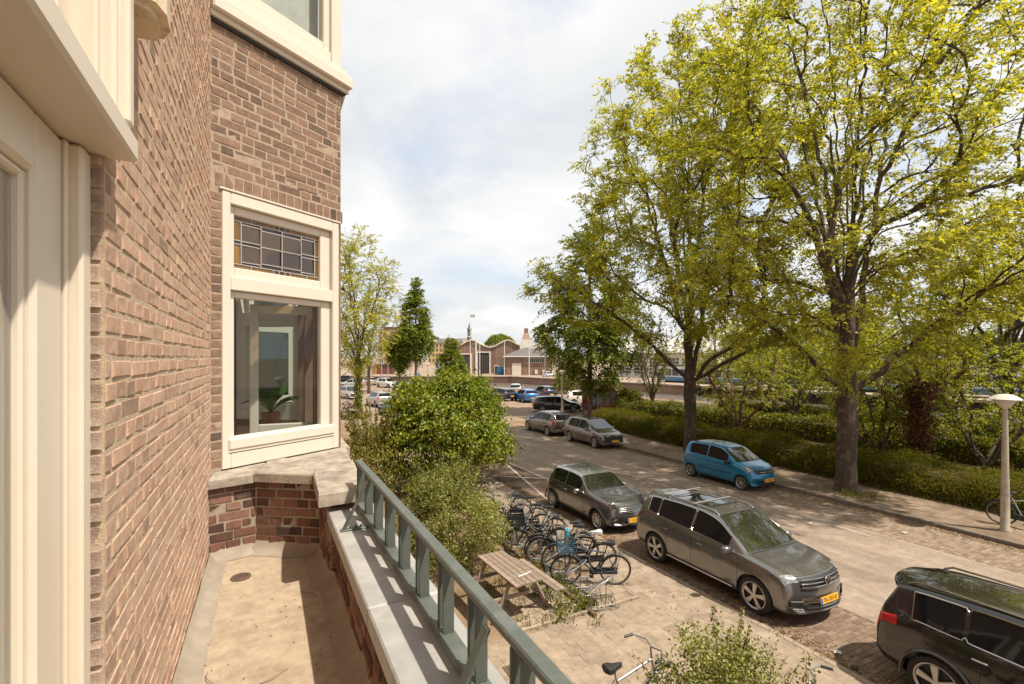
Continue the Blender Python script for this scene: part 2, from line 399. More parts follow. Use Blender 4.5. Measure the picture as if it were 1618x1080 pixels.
# ------------------------------------------------------------------ the ground
rng = np.random.default_rng(5)
def sheet(name, poly, z, mat, kind='structure'):
    me = bpy.data.meshes.new(name)
    a = sum(poly[i][0] * poly[(i + 1) % len(poly)][1] - poly[(i + 1) % len(poly)][0] * poly[i][1] for i in range(len(poly)))
    if a < 0: poly = poly[::-1]
    me.from_pydata([(x, y, z) for x, y in poly], [], [tuple(range(len(poly)))])
    me.materials.append(mat)
    o = place(name, me); return tag(o, kind=kind)
def ground_mat(name, col, patch, worn, scale=0.5, brick=None, bump=0.3, grain=90, wear=False):
    m, n, l, b = new_mat(name); nt = m.node_tree
    p = n.new('ShaderNodeNewGeometry').outputs['Position']
    c = add_ramp(nt, add_noise(nt, p, scale, 8, 0.65), [(0.32, patch), (0.5, col), (0.7, worn)])
    fine = add_noise(nt, p, grain, 4, 0.7)
    c = mix_rgb(nt, 'MULTIPLY', 1.0, c, add_ramp(nt, fine, [(0.3, (0.78, 0.77, 0.76)), (0.7, (1.2, 1.2, 1.2))]))
    if wear:
        mp = n.new('ShaderNodeMapping'); mp.inputs['Scale'].default_value = (1.6, 0.09, 1); l.new(p, mp.inputs[0])
        c = mix_rgb(nt, 'MULTIPLY', 1.0, c, add_ramp(nt, add_noise(nt, mp.outputs[0], 1.0, 6, 0.6), [(0.35, (0.84, 0.83, 0.82)), (0.65, (1.12, 1.12, 1.12))]))
        sp = add_noise(nt, p, 260, 2, 0.5); c = mix_rgb(nt, 'MULTIPLY', 1.0, c, add_ramp(nt, sp, [(0.35, (0.72, 0.71, 0.70)), (0.65, (1.25, 1.25, 1.25))]))
    mid = add_noise(nt, p, 4.0, 8, 0.72)
    c = mix_rgb(nt, 'MULTIPLY', 1.0, c, add_ramp(nt, mid, [(0.34, (0.80, 0.78, 0.76)), (0.62, (1.1, 1.1, 1.1))]))
    h = fine
    if brick:
        w, hgt, gap, tone = brick
        bt = n.new('ShaderNodeTexBrick'); l.new(p, bt.inputs['Vector'])
        bt.inputs['Scale'].default_value = 1.0; bt.inputs['Brick Width'].default_value = w; bt.inputs['Row Height'].default_value = hgt
        bt.inputs['Mortar Size'].default_value = gap; bt.inputs['Mortar Smooth'].default_value = 0.3; bt.inputs['Bias'].default_value = 0.0
        bt.inputs['Color1'].default_value = (0.80, 0.78, 0.76, 1); bt.inputs['Color2'].default_value = (1.18, 1.14, 1.1, 1)
        bt.inputs['Mortar'].default_value = rgb((tone,) * 3)
        c = mix_rgb(nt, 'MULTIPLY', 1.0, c, bt.outputs['Color'])
    l.new(c, b.inputs['Base Color'])
    b.inputs['Roughness'].default_value = 0.92; b.inputs['Specular IOR Level'].default_value = 0.2
    add_bump(nt, b, h, bump, 0.01)
    return m
M['asphalt'] = ground_mat('asphalt', (0.295, 0.23, 0.178), (0.245, 0.19, 0.145), (0.335, 0.265, 0.208), 0.45, grain=70, wear=True)
M['earth'] = ground_mat('sandy_earth', (0.24, 0.165, 0.10), (0.14, 0.10, 0.055), (0.31, 0.22, 0.14), 1.2, bump=0.6)
M['plaza'] = ground_mat('pale_brick_paving', (0.30, 0.225, 0.165), (0.25, 0.185, 0.135), (0.34, 0.26, 0.195), 0.4, brick=(0.21, 0.105, 0.008, 0.72))
M['joint'] = ground_mat('joint_sand', (0.27, 0.21, 0.15), (0.21, 0.16, 0.11), (0.31, 0.24, 0.175), 1.2, bump=0.6)
M['joint_dark'] = ground_mat('dark_joint_sand', (0.13, 0.088, 0.06), (0.09, 0.06, 0.04), (0.18, 0.125, 0.085), 1.5, bump=0.6)
M['paving_far'] = ground_mat('grey_tile_paving', (0.225, 0.168, 0.12), (0.165, 0.12, 0.085), (0.27, 0.205, 0.148), 0.7, brick=(0.30, 0.30, 0.008, 0.66))
M['quay_ground'] = ground_mat('quay_paving', (0.30, 0.225, 0.165), (0.26, 0.19, 0.14), (0.34, 0.26, 0.195), 0.1, grain=8)
M['grass_soil'] = ground_mat('grassy_soil', (0.085, 0.075, 0.035), (0.05, 0.05, 0.022), (0.15, 0.11, 0.06), 0.6, bump=0.7)
def paver_mat(name, per_object, stops):
    m, n, l, b = new_mat(name); nt = m.node_tree
    r = n.new('ShaderNodeObjectInfo').outputs['Random'] if per_object else n.new('ShaderNodeNewGeometry').outputs['Random Per Island']
    p = n.new('ShaderNodeNewGeometry').outputs['Position']
    c = add_ramp(nt, r, stops)
    c = mix_rgb(nt, 'MULTIPLY', 1.0, c, add_ramp(nt, add_noise(nt, p, 5, 8, 0.72), [(0.32, (0.72, 0.70, 0.68)), (0.64, (1.16, 1.15, 1.13))]))
    fine = add_noise(nt, p, 110, 5, 0.7)
    c = mix_rgb(nt, 'MULTIPLY', 1.0, c, add_ramp(nt, fine, [(0.3, (0.84, 0.84, 0.84)), (0.7, (1.14, 1.14, 1.14))]))
    c = mix_rgb(nt, 'MIX', add_ramp(nt, add_noise(nt, p, 1.3, 8, 0.7), [(0.5, (0, 0, 0)), (0.75, (0.55, 0.55, 0.55))]), c, (0.20, 0.145, 0.095))
    l.new(c, b.inputs['Base Color']); b.inputs['Roughness'].default_value = 0.93; b.inputs['Specular IOR Level'].default_value = 0.2
    add_bump(nt, b, fine, 0.35, 0.006)
    return m
TILE_STOPS = [(0, (0.255, 0.195, 0.14)), (0.3, (0.30, 0.232, 0.168)), (0.75, (0.32, 0.25, 0.182)), (1, (0.345, 0.27, 0.20))]
PAV_STOPS = [(0, (0.165, 0.112, 0.08)), (0.4, (0.215, 0.148, 0.105)), (0.75, (0.24, 0.172, 0.124)), (1, (0.27, 0.20, 0.146))]
PAV2_STOPS = [(0, (0.19, 0.135, 0.098)), (0.5, (0.25, 0.182, 0.13)), (1, (0.30, 0.225, 0.165))]
M['tile'] = paver_mat('concrete_tile', True, TILE_STOPS)
M['tile_joined'] = paver_mat('concrete_tile_joined', False, TILE_STOPS)
M['paver'] = paver_mat('clinker_paver', True, PAV_STOPS)
M['paver_joined'] = paver_mat('clinker_paver_joined', False, PAV_STOPS)
M['paver_worn'] = paver_mat('worn_paver_joined', False, PAV2_STOPS)
NEAR_BANK = [(56, -60), (53, 0), (47, 28), (40.5, 58), (36.5, 75), (22, 88), (2, 100), (-60, 128)]
FAR_BANK = [(82, -60), (75, 10), (66, 62), (57.5, 113), (21, 133), (-40, 164), (-90, 190)]
sheet('terrain', [(-3000, -3000), (3000, -3000), (3000, 3000), (-3000, 3000)], -3.2, M['grass_soil'])
m, n_, l_, b_ = new_mat('canal_water'); nt_ = m.node_tree
b_.inputs['Base Color'].default_value = (0.15, 0.125, 0.095, 1); b_.inputs['Roughness'].default_value = 0.09; b_.inputs['Specular IOR Level'].default_value = 0.6
mp_ = n_.new('ShaderNodeMapping'); mp_.inputs['Scale'].default_value = (0.7, 1.4, 1)
l_.new(n_.new('ShaderNodeNewGeometry').outputs['Position'], mp_.inputs[0])
add_bump(nt_, b_, add_noise(nt_, mp_.outputs[0], 1.3, 6, 0.62), 0.5, 0.35)
sheet('water', [(-95, -60), (90, -60), (90, 200), (-95, 200)], -1.5, m)
ground = sheet('ground', NEAR_BANK + [(-60, -60)], -0.012, M['earth'])
sheet('far_ground', FAR_BANK + [(-400, 400), (-2500, 1500), (-2000, 2900), (2900, 2900), (2900, -2000), (300, -300)], 0.0, M['quay_ground'])
# the road, from the near end to the square where it widens
sheet('road', [(10.25, -12), (15.45, -12), (15.45, 30), (17, 34), (17, 37), (10.25, 40)], 0.0, M['asphalt'])
sheet('square', [(7.2, 40), (10.25, 40), (17, 37), (17, 34), (22, 33), (40, 40), (38.5, 58), (35, 74), (21.5, 86), (2, 97), (-12, 104), (5, 60)], 0.002, M['plaza'])
park_sidewalk = sheet('pavement', [(17.74, -12), (20.7, -12), (20.7, 27), (24, 33), (21.8, 33.2), (17.74, 30.5)], 0.105, M['paving_far'])
sheet('park_soil', [(20.7, -14), (52, -14), (46, 28), (40, 45), (28, 36), (24, 33), (20.7, 27)], 0.05, M['grass_soil'])
# parking strips
left_strip = sheet('parking_strip', [(8.32, -12), (10.25, -12), (10.25, 24), (8.32, 24)], -0.004, M['joint_dark'])
right_strip = sheet('parking_strip', [(15.45, -12), (17.62, -12), (17.62, 32), (15.45, 30)], -0.006, M['joint'])
sidewalk = sheet('sidewalk', [(2.5, -6), (8.2, -6), (8.2, 40), (5.0, 60), (3.0, 60), (6.9, 24), (6.9, 7.75), (2.5, 7.75)], -0.004, M['joint'])
def slab_mesh(name, sx, sy, t, mat, b=0.0025, seed=0):
    r_ = random.Random(seed)
    mb = MB(); hx, hy = sx / 2, sy / 2
    vs = [(-hx, -hy, -t), (hx, -hy, -t), (hx, hy, -t), (-hx, hy, -t)]
    j = lambda: r_.uniform(-0.001, 0.001)
    vs += [(-hx + j() * .5, -hy + j() * .5, -b), (hx + j() * .5, -hy + j() * .5, -b), (hx + j() * .5, hy + j() * .5, -b), (-hx + j() * .5, hy + j() * .5, -b)]
    vs += [(-hx + b + j(), -hy + b + j(), 0), (hx - b + j(), -hy + b + j(), 0), (hx - b + j(), hy - b + j(), 0), (-hx + b + j(), hy - b + j(), 0)]
    fs = [(8, 9, 10, 11)]
    for a in (0, 4):
        for k in range(4):
            k2 = (k + 1) % 4
            fs.append((a + k, a + k2, a + 4 + k2, a + 4 + k))
    mb.add(vs, fs)
    return mb, mb.mesh(name, mat)
def visible(x, y, z=0):
    f = Vector((math.sin(R(27)), math.cos(R(27)))); r_ = Vector((f.y, -f.x))
    d = x * f.x + y * f.y
    if d < 0.3: return None
    u = 809 + 764 * (x * r_.x + y * r_.y) / d; v = 565 + 764 * (EYE - z) / d
    return (u, v) if -30 < u < 1650 and -30 < v < 1110 else None
def pave(parent, spots, sx, sy, t, obj_mat, joined_mat, name, limit, tilt=0.006, lift=0.010):
    """lays slabs: the nearest ones singly, the rest as one joined part"""
    kinds = [slab_mesh(name, sx, sy, t, obj_mat, seed=k) for k in range(5)]
    r_ = random.Random(len(spots))
    scored = sorted(((x * x + y * y, x, y, rz) for x, y, rz in spots if visible(x, y)))
    rest = MB()
    for i, (_, x, y, rz) in enumerate(scored):
        e = (r_.gauss(0, tilt), r_.gauss(0, tilt), rz + r_.gauss(0, 0.012))
        p = (x + r_.gauss(0, .0015), y + r_.gauss(0, .0015), lift + r_.gauss(0, 0.001))
        k = r_.randrange(5)
        if i < limit:
            o = place(name, kinds[k][1], parent, p); o.rotation_euler = e
        else:
            mt = Matrix.Translation(p) @ Matrix.Rotation(e[2], 4, 'Z') @ Matrix.Rotation(e[0], 4, 'X') @ Matrix.Rotation(e[1], 4, 'Y')
            rest.add([mt @ Vector(q) for q in kinds[k][0].v], kinds[k][0].f)
    if rest.v:
        o = rest.build(name + '_field', joined_mat, parent); o['kind'] = 'stuff'
tiles = []
for iy in range(-2, 150):
    for ix in range(-2, 20):
        y = 2.0 + iy * 0.305; x = 8.045 - ix * 0.305
        if iy % 2: x -= 0.15
        if x < 2.6 or x > 8.07: continue
        if y > 7.62 and x < 7.0: continue
        if y > 30 : continue
        tiles.append((x, y, 0))
pave(sidewalk, tiles, 0.3038, 0.3038, 0.03, M['tile'], M['tile_joined'], 'paving_tile', 300, 0.003, 0.004)
# tile patch under the picnic table
bed_tiles = [(4.15 + i * 0.305 + (0.15 if k % 2 else 0), 7.98 + k * 0.305, 0) for i in range(9) for k in range(4) if not (i < 3 and k > 2)]
picnic_paving = sheet('picnic_paving', [(3.95, 7.85), (6.85, 7.85), (6.85, 9.1), (3.95, 9.1)], -0.003, M['joint'])
pave(picnic_paving, bed_tiles, 0.296, 0.296, 0.03, M['tile'], M['tile_joined'], 'paving_tile', 60, 0.012, 0.006)
garden_path = sheet('garden_path', [(0.75, 2), (2.45, 2), (2.45, 9.5), (3.1, 9.5), (3.1, 16), (0.75, 16)], 0.0, M['paving_far'])
# clinker pavers of the near parking strip: herringbone pairs read as rows across the strip
pavers = []
for iy in range(-14, 190):
    for ix in range(0, 10):
        y = 3.2 + iy * 0.1045; x = 8.42 + ix * 0.2065 - (0.1 if iy % 2 else 0)
        if x > 10.18 or x < 8.36: continue
        if y > 17: continue
        pavers.append((x, y, 0))
pave(left_strip, pavers, 0.2, 0.098, 0.03, M['paver'], M['paver_joined'], 'paver', 300, 0.008, 0.004)
pavers = []
for iy in range(-10, 170):
    for ix in range(0, 11):
        y = 3.6 + iy * 0.1045; x = 15.58 + ix * 0.2065 - (0.1 if iy % 2 else 0)
        if x > 17.56 or x < 15.5 or y > 17: continue
        pavers.append((x, y, 0))
pave(right_strip, pavers, 0.2, 0.098, 0.03, M['paver_worn'], M['paver_worn'], 'paver', 0, 0.010, 0.004)
# kerbs of one-metre stones
M['kerb'] = pmat('kerb_stone', (0.175, 0.135, 0.098), 0.9, var=0.25, scale=7, bump=0.35, bscale=80, objvar=0.18, coord='Object')
M['kerb_pale'] = pmat('pale_kerb_stone', (0.31, 0.235, 0.165), 0.9, var=0.2, scale=7, bump=0.3, bscale=80, objvar=0.12)
def kerb_run(name, x0, x1, ya, yb, z0, z1, mat, step=1.0):
    k = tag(empty(name), kind='structure')
    me = MB().bbox((x0, 0.004, z0), (x1, step - 0.004, z1), 0.018).mesh('kerb_stone', mat)
    y = ya
    while y < yb:
        o = place('kerb_stone', me, k, (random.gauss(0, .002), y, random.gauss(0, .002))); y += step
kerb_run('kerb', 17.62, 17.77, -2, 30, -0.2, 0.118, M['kerb'])
kerb_run('kerb', 8.20, 8.335, -1, 26, -0.2, 0.012, M['kerb_pale'])
# flat concrete band between asphalt and right-hand pavers
gut = tag(empty('gutter_band'), kind='structure')
me = MB().bbox((15.40, 0.003, -0.1), (15.52, 0.497, 0.006), 0.008).mesh('gutter_stone', M['kerb_pale'])
for i in range(60):
    place('gutter_stone', me, gut, (0, 2 + i * 0.5, random.gauss(0, .001)))
# painted bay lines near the small grey hatchback
M['road_paint'] = pmat('worn_white_paint', (0.46, 0.39, 0.32), 0.8, var=0.35, scale=9)
def line(name, a, b, w=0.09, z=0.010):
    d = (Vector(b) - Vector(a)).normalized() * (w / 2); nx, ny = -d.y, d.x
    return sheet(name, [(a[0] + nx, a[1] + ny), (b[0] + nx, b[1] + ny), (b[0] - nx, b[1] - ny), (a[0] - nx, a[1] - ny)], z, M['road_paint'])
line('road_marking', (10.1, 20.5), (8.85, 14.6)); line('road_marking', (10.32, 13.6), (10.32, 27.0)); line('road_marking', (8.6, 18.6), (10.25, 17.2))
for y0 in (7.5, 13.8): line('road_marking', (15.1, y0), (15.1, y0 + 3.6), 0.05, 0.006)
# low edging of the bicycle bed
edge = tag(empty('bed_edging'), kind='structure')
me = MB().bbox((0.005, -0.03, -0.1), (0.985, 0.03, 0.055), 0.012).mesh('edging_stone', M['kerb_pale'])
for i in range(3): place('edging_stone', me, edge, (3.95 + i, 7.78, 0))
# canal walls
def canal_wall(name, pts, z0, z1, mat, thick=0.6):
    mb = MB()
    for a, b in zip(pts[:-1], pts[1:]):
        d = (Vector(b) - Vector(a)).normalized(); nrm = Vector((-d.y, d.x)) * thick
        mb.prism([a, b, (b[0] + nrm.x, b[1] + nrm.y), (a[0] + nrm.x, a[1] + nrm.y)], z0, z1)
    o = mb.build(name, mat); return o
M['quay_brick'] = ground_mat('quay_brick', (0.33, 0.20, 0.15), (0.27, 0.16, 0.12), (0.38, 0.24, 0.18), 0.3, grain=12)
M['sheet_pile'] = pmat('rusty_sheet_pile', (0.075, 0.052, 0.042), 0.8, var=0.4, scale=0.8)
M['cap_stone'] = pmat('quay_cap', (0.36, 0.27, 0.20), 0.85, var=0.15, scale=0.6)
qw = canal_wall('quay_wall', FAR_BANK[2:], -3, 0.02, M['quay_brick'])
tag(qw, 'red brick quay wall on the far side of the canal', 'quay wall')
cap = MB()
for a, b in zip(FAR_BANK[2:-1], FAR_BANK[3:]):
    d = (Vector(b) - Vector(a)).normalized(); nrm = Vector((d.y, -d.x))
    cap.prism([(a[0] + nrm.x * .1, a[1] + nrm.y * .1), (b[0] + nrm.x * .1, b[1] + nrm.y * .1), (b[0] - nrm.x, b[1] - nrm.y), (a[0] - nrm.x, a[1] - nrm.y)], 0.03, 0.22)
cap.build('coping', M['cap_stone'], qw)
sp = MB()
a, b = Vector(FAR_BANK[3]), Vector(FAR_BANK[1]); d = (b - a); nseg = 120
a = a + d * 0.02
pts = []
for i in range(nseg + 1):
    p = a + d * (i / nseg * 0.98); nr = Vector((-d.y, d.x)).normalized()
    off = 0.9 + (0.35 if (i % 4) in (1, 2) else 0.0)
    pts.append((p.x + nr.x * off, p.y + nr.y * off))
vs = [(x, y, -3) for x, y in pts] + [(x, y, -0.05) for x, y in pts]
sp.add(vs, [(i, i + 1, nseg + 2 + i, nseg + 1 + i) for i in range(nseg)])
spo = sp.build('sheet_piling', M['sheet_pile'])
tag(spo, 'rusty ribbed sheet piling along the far canal bank', 'sheet piling')
cp = MB(); nr = Vector((-d.y, d.x)).normalized(); e = a + d * 0.98
cp.prism([(a.x + nr.x * 1.6, a.y + nr.y * 1.6), (e.x + nr.x * 1.6, e.y + nr.y * 1.6), (e.x - nr.x * .6, e.y - nr.y * .6), (a.x - nr.x * .6, a.y - nr.y * .6)], -0.05, 0.25)
cp.build('cap_beam', M['cap_stone'], spo)
nb = canal_wall('bank_wall', NEAR_BANK, -3, 0.01, M['quay_brick'], 0.4)
tag(nb, 'brick wall of the near canal bank beyond the parked cars', 'bank wall')
# ------------------------------------------------------------------ the house, its bay and the balcony
def frame_at(origin, u, up=(0, 0, 1)):
    """matrix: local x along u, local y up, local z out of the wall"""
    u = Vector(u).normalized(); w = Vector(up); n = u.cross(w)
    m = Matrix((u, w, n)).transposed().to_4x4(); m.translation = Vector(origin); return m
def brick_mesh(w, h, d, mat, seed, bev=0.0035):
    r_ = random.Random(seed); j = lambda a=0.0022: r_.uniform(-a, a)
    mb = MB(); x, y = w / 2, h / 2
    vs = [(-x, -y, -d), (x, -y, -d), (x, y, -d), (-x, y, -d)]
    vs += [(-x + j(), -y + j(), -bev), (x + j(), -y + j(), -bev), (x + j(), y + j(), -bev), (-x + j(), y + j(), -bev)]
    b = bev
    vs += [(-x + b + j(), -y + b + j(), j()), (x - b + j(), -y + b + j(), j()), (x - b + j(), y - b + j(), j()), (-x + b + j(), y - b + j(), j(.0006))]
    fs = [(8, 9, 10, 11)]
    for a in (0, 4):
        for k in range(4):
            k2 = (k + 1) % 4; fs.append((a + k, a + k2, a + 4 + k2, a + 4 + k))
    mb.add(vs, fs); return mb, mb.mesh('brick', mat)
BRICK_STORE = {}
def lay(parent, fr, items, obj_mat, joined_mat, limit, proud=0.007, j=1.0, name='brick'):
    """items: (u, v, w, h) on the wall's plane; the largest in view singly, the rest as one part"""
    r_ = random.Random(17)
    todo = []
    for u, v, w, h in items:
        p = fr @ Vector((u, v, 0))
        todo.append(((p - Vector((0, 0, EYE))).length if visible(p.x, p.y, p.z) else 99, u, v, w, h))
    todo.sort()
    rest = MB()
    for i, (dist, u, v, w, h) in enumerate(todo):
        key = (round(w, 2), round(h, 2), obj_mat.name, r_.randrange(6))
        if key not in BRICK_STORE: BRICK_STORE[key] = brick_mesh(key[0] - 0.002, key[1] - 0.001, 0.04, obj_mat, hash(key[:2]) % 1000 + key[3])
        mb, me = BRICK_STORE[key]
        loc = fr @ Matrix.Translation((u + r_.gauss(0, .0015), v + r_.gauss(0, .0013), proud + r_.gauss(0, 0.002 * j))) @ Matrix.Rotation(r_.gauss(0, .008), 4, 'Z') @ Matrix.Rotation(r_.gauss(0, .010 * j), 4, 'X') @ Matrix.Rotation(r_.gauss(0, .008 * j), 4, 'Y')
        if i < limit and dist < 90:
            o = place(name, me, parent); o.matrix_local = loc
        else:
            rest.add([loc @ Vector(q) for q in mb.v], mb.f)
    if rest.v:
        o = rest.build('brickwork', joined_mat, parent); o['kind'] = 'stuff'
def bond(u0, u1, v0, v1, course=0.0625, holes=(), H=0.05, S=0.21, Hd=0.1, gap=0.011, mixed=False):
    """alternating stretcher and header courses"""
    out = []; n = int(round((v1 - v0) / course)); rb = random.Random(n)
    for k in range(n):
        v = v0 + (k + 0.5) * course
        if mixed: q = rb.randrange(3); u = u0 - rb.uniform(0, S)
        else: u = u0 - ((0.055 if k % 4 == 1 else 0.16) if k % 2 else 0.0)
        w = S if k % 2 else Hd
        while u < u1:
            if mixed: w = S if q % 3 == 0 else Hd; q += 1 if rb.random() < .9 else 2
            a, b = max(u, u0), min(u + w, u1)
            if b - a > 0.03:
                if not any(a < h[1] and b > h[0] and v + H / 2 > h[2] and v - H / 2 < h[3] for h in holes):
                    out.append(((a + b) / 2, v, b - a, H))
            u += w + gap
    return out
def quad_wall(mb, fr, u0, u1, v0, v1, d=0.25, mi=0):
    mb.box((u0, v0, -d), (u1, v1, 0), mi, fr)
house = empty('brick_house', (0, 0, 0), 0, 'brown brick house with cream window frames and a bay beside the balcony', 'house')
WX = -0.38; DOOR_Y = 1.63; BAY_Y = 4.40
M['brick_far'] = ground_mat('house_brick_hidden', (0.27, 0.16, 0.115), (0.22, 0.13, 0.095), (0.31, 0.19, 0.14), 1.5)
wall = MB()
wall.box((WX - 0.3, DOOR_Y, -0.02), (WX, BAY_Y + 0.06, 13.0))
wall_o = wall.build('wall', M['mortar'], house)
w2 = MB()
w2.box((WX - 0.3, -9, -0.02), (WX, 0.0, 13)); w2.box((WX - 0.3, 0.0, 7.0), (WX, DOOR_Y, 13)); w2.box((WX - 0.3, 0.0, -0.02), (WX, DOOR_Y, 3.45))
w2.build('wall_beyond', M['brick_far'], house)
fr = frame_at((WX, DOOR_Y, 3.5), (0, 1, 0))
items = [(u + 0.0, v, w, h) for u, v, w, h in bond(0.004, BAY_Y - DOOR_Y - 0.012, 0.0, 4.75, H=0.0525, gap=0.010)]
lay(wall_o, fr, items, M['brick'], M['brick_joined'], 170, 0.0028, 0.3)
# brick ends of the door reveal, white with lime
M['lime_brick'] = pmat('lime_stained_brick', (0.36, 0.25, 0.19), 0.95, var=0.2, scale=14, bump=0.5, bscale=120, objvar=0.2, dirt=(0.62, 0.52, 0.42), dscale=12)
fr2 = frame_at((WX - 0.11, DOOR_Y, 3.5), (1, 0, 0))
lay(wall_o, fr2, [(0.055, 0.031 + k * 0.0625, 0.098, 0.05) for k in range(76)], M['lime_brick'], M['lime_brick'], 30)
# --- balcony door with its frame, ledge and leaded top light
door = empty('balcony_door', (0, 0, 0), 0, parent=house)
mb = MB()
mb.bbox((-0.52, 1.555, 3.45), (-0.405, 1.622, 5.53), 0.008)        # far post
mb.bbox((-0.52, 1.535, 3.45), (-0.43, 1.556, 5.53), 0.004)
mb.build('frame', M['cream'], door)
MB().bbox((-0.52, -0.04, 3.45), (-0.405, 0.03, 5.53), 0.008).build('frame', M['cream'], door)
mb = MB()
mb.bbox((-0.50, 1.378, 3.5), (-0.437, 1.5325, 5.53), 0.010)         # leaf stile
mb.bbox((-0.50, 0.06, 5.395), (-0.437, 1.378, 5.53), 0.010)
mb.bbox((-0.50, 0.06, 3.5), (-0.437, 1.378, 3.75), 0.010)
mb.bbox((-0.50, 0.04, 3.5), (-0.437, 0.2, 5.53), 0.010)
for lo, hi in (((-0.475, 1.358, 3.75), (-0.452, 1.38, 5.397)), ((-0.475, 0.2, 5.378), (-0.452, 1.36, 5.397))): mb.bbox(lo, hi, 0.006)
mb.build('door_leaf', M['cream'], door)
MB().box((-0.46, 1.5325, 3.5), (-0.440, 1.5350, 5.53)).build('door_gap', M['wood_dark'], door)
MB().box((-0.474, 0.2, 3.75), (-0.468, 1.36, 5.38)).build('pane', glass_mat('door_glass', refl=0.3), door)
mb = MB()
mb.bbox((-0.50, -0.1, 5.534), (-0.312, 1.655, 5.60), 0.008)         # ledge
mb.bbox((-0.49, -0.1, 5.60), (-0.345, 1.64, 5.618), 0.006)
mb.build('ledge', M['cream'], house)
top = empty('top_light', (0, 0, 0), 0, parent=house)
mb = MB()
mb.bbox((-0.47, 1.545, 5.619), (-0.375, 1.66, 7.0), 0.006)
mb.bbox((-0.40, 1.575, 5.622), (-0.345, 1.66, 7.0), 0.010)
mb.bbox((-0.37, 1.605, 5.624), (-0.322, 1.662, 7.0), 0.010)
mb.bbox((-0.46, 1.475, 5.619), (-0.43, 1.544, 7.0), 0.006)
mb.bbox((-0.46, -0.1, 5.619), (-0.43, 1.476, 5.68), 0.006)
mb.build('frame', M['cream'], top)
M['amber_glass'] = pmat('amber_glass', (0.21, 0.115, 0.03), 0.12, var=0.25, scale=12, objvar=0.25, bump=0.15, bscale=40)
M['smoke_glass'] = pmat('smoke_glass', (0.055, 0.045, 0.036), 0.05, var=0.3, scale=8, objvar=0.2)
M['violet_glass'] = pmat('violet_glass', (0.045, 0.032, 0.038), 0.1, var=0.2, scale=8)
M['red_glass'] = pmat('red_glass', (0.13, 0.045, 0.030), 0.1, var=0.2, scale=8)
M['lead'] = pmat('lead_came', (0.40, 0.36, 0.32), 0.5, metal=0.2, var=0.15)
for k in range(5):
    y1 = 1.474 - k * 0.17
    MB().box((-0.452, y1 - 0.16, 5.69), (-0.447, y1, 6.9)).build('pane', M['amber_glass'] if k % 2 else M['smoke_glass'], top)
    MB().box((-0.455, y1 - 0.172, 5.685), (-0.442, y1 - 0.16, 6.9)).build('lead_came', M['lead'], top)
# room behind door and near wall: floor, ceiling, end wall; rear open for light
M['room'] = pmat('room_plaster', (0.72, 0.64, 0.53), 0.9, var=0.05)
M['parquet'] = pmat('room_floor', (0.30, 0.11, 0.04), 0.35, var=0.25, scale=3, coat=0.3)
mb = MB()
mb.box((-4.6, -0.5, 3.4), (-0.70, BAY_Y - .05, 3.5), 1); mb.box((-4.6, -0.5, 6.9), (-0.70, BAY_Y - .05, 7.0)); 
mb.box((-4.6, -0.6, 3.4), (-0.70, -0.5, 7))
mb.build('room', [M['room'], M['parquet']], house)
# rounded cream cornice stub high on the wall
mb = MB()
prof = [(WX, 1.675), (WX + 0.06, 1.68), (WX + 0.10, 1.70), (WX + 0.118, 1.75), (WX + 0.115, 1.83), (WX + 0.09, 1.885), (WX, 1.90)]
mb.prism([(WX + (x - WX) * .8, 1.79 + (y - 1.79) * .85) for x, y in prof], 6.0, 6.02); mb.prism(prof, 6.02, 6.6)
M['cream_stained'] = pmat('stained_cream_paint', (0.70, 0.56, 0.38), 0.6, var=0.1, scale=5, dirt=(0.26, 0.15, 0.08), dscale=7)
mb.build('cornice', M['cream_stained'], house)
# --- the bay
A0 = Vector((WX, BAY_Y)); UD = Vector((0.84, 0.54)).normalized(); BL = 1.245
B0 = A0 + UD * BL
bf = frame_at((A0.x, A0.y, 0), (UD.x, UD.y, 0))
WIN = (0.082, 1.215, 4.115, 6.33)
GL_LOW = (0.20, 1.035, 4.36, 5.49); GL_TOP = (0.20, 1.025, 5.735, 6.165)
bay = MB()
quad_wall(bay, bf, 0.0, WIN[0], 3.4, 7.64); quad_wall(bay, bf, WIN[0], BL, WIN[3], 7.64); quad_wall(bay, bf, WIN[0], BL, -0.02, WIN[2] - .02)
quad_wall(bay, bf, 0.0, WIN[0], -0.02, 3.4)
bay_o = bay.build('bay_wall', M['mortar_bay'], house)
it = [(0.042, 4.13 + 0.036 + k * 0.0725, 0.078, 0.062) for k in range(30)]
u = WIN[0] - 0.06
k = 0
for u in np.arange(0.03, BL - 0.02, 0.078):
    it.append((u + 0.034, WIN[3] + 0.072, 0.067, 0.112))
it2 = bond(0.004, BL - 0.004, WIN[3] + 0.136, 7.63, 0.0735, H=0.0645, S=0.215, Hd=0.103, gap=0.009, mixed=True)
it += it2
lay(bay_o, bf, it, M['bay_brick'], M['bay_brick_joined'], 250, 0.0025, 0.35)
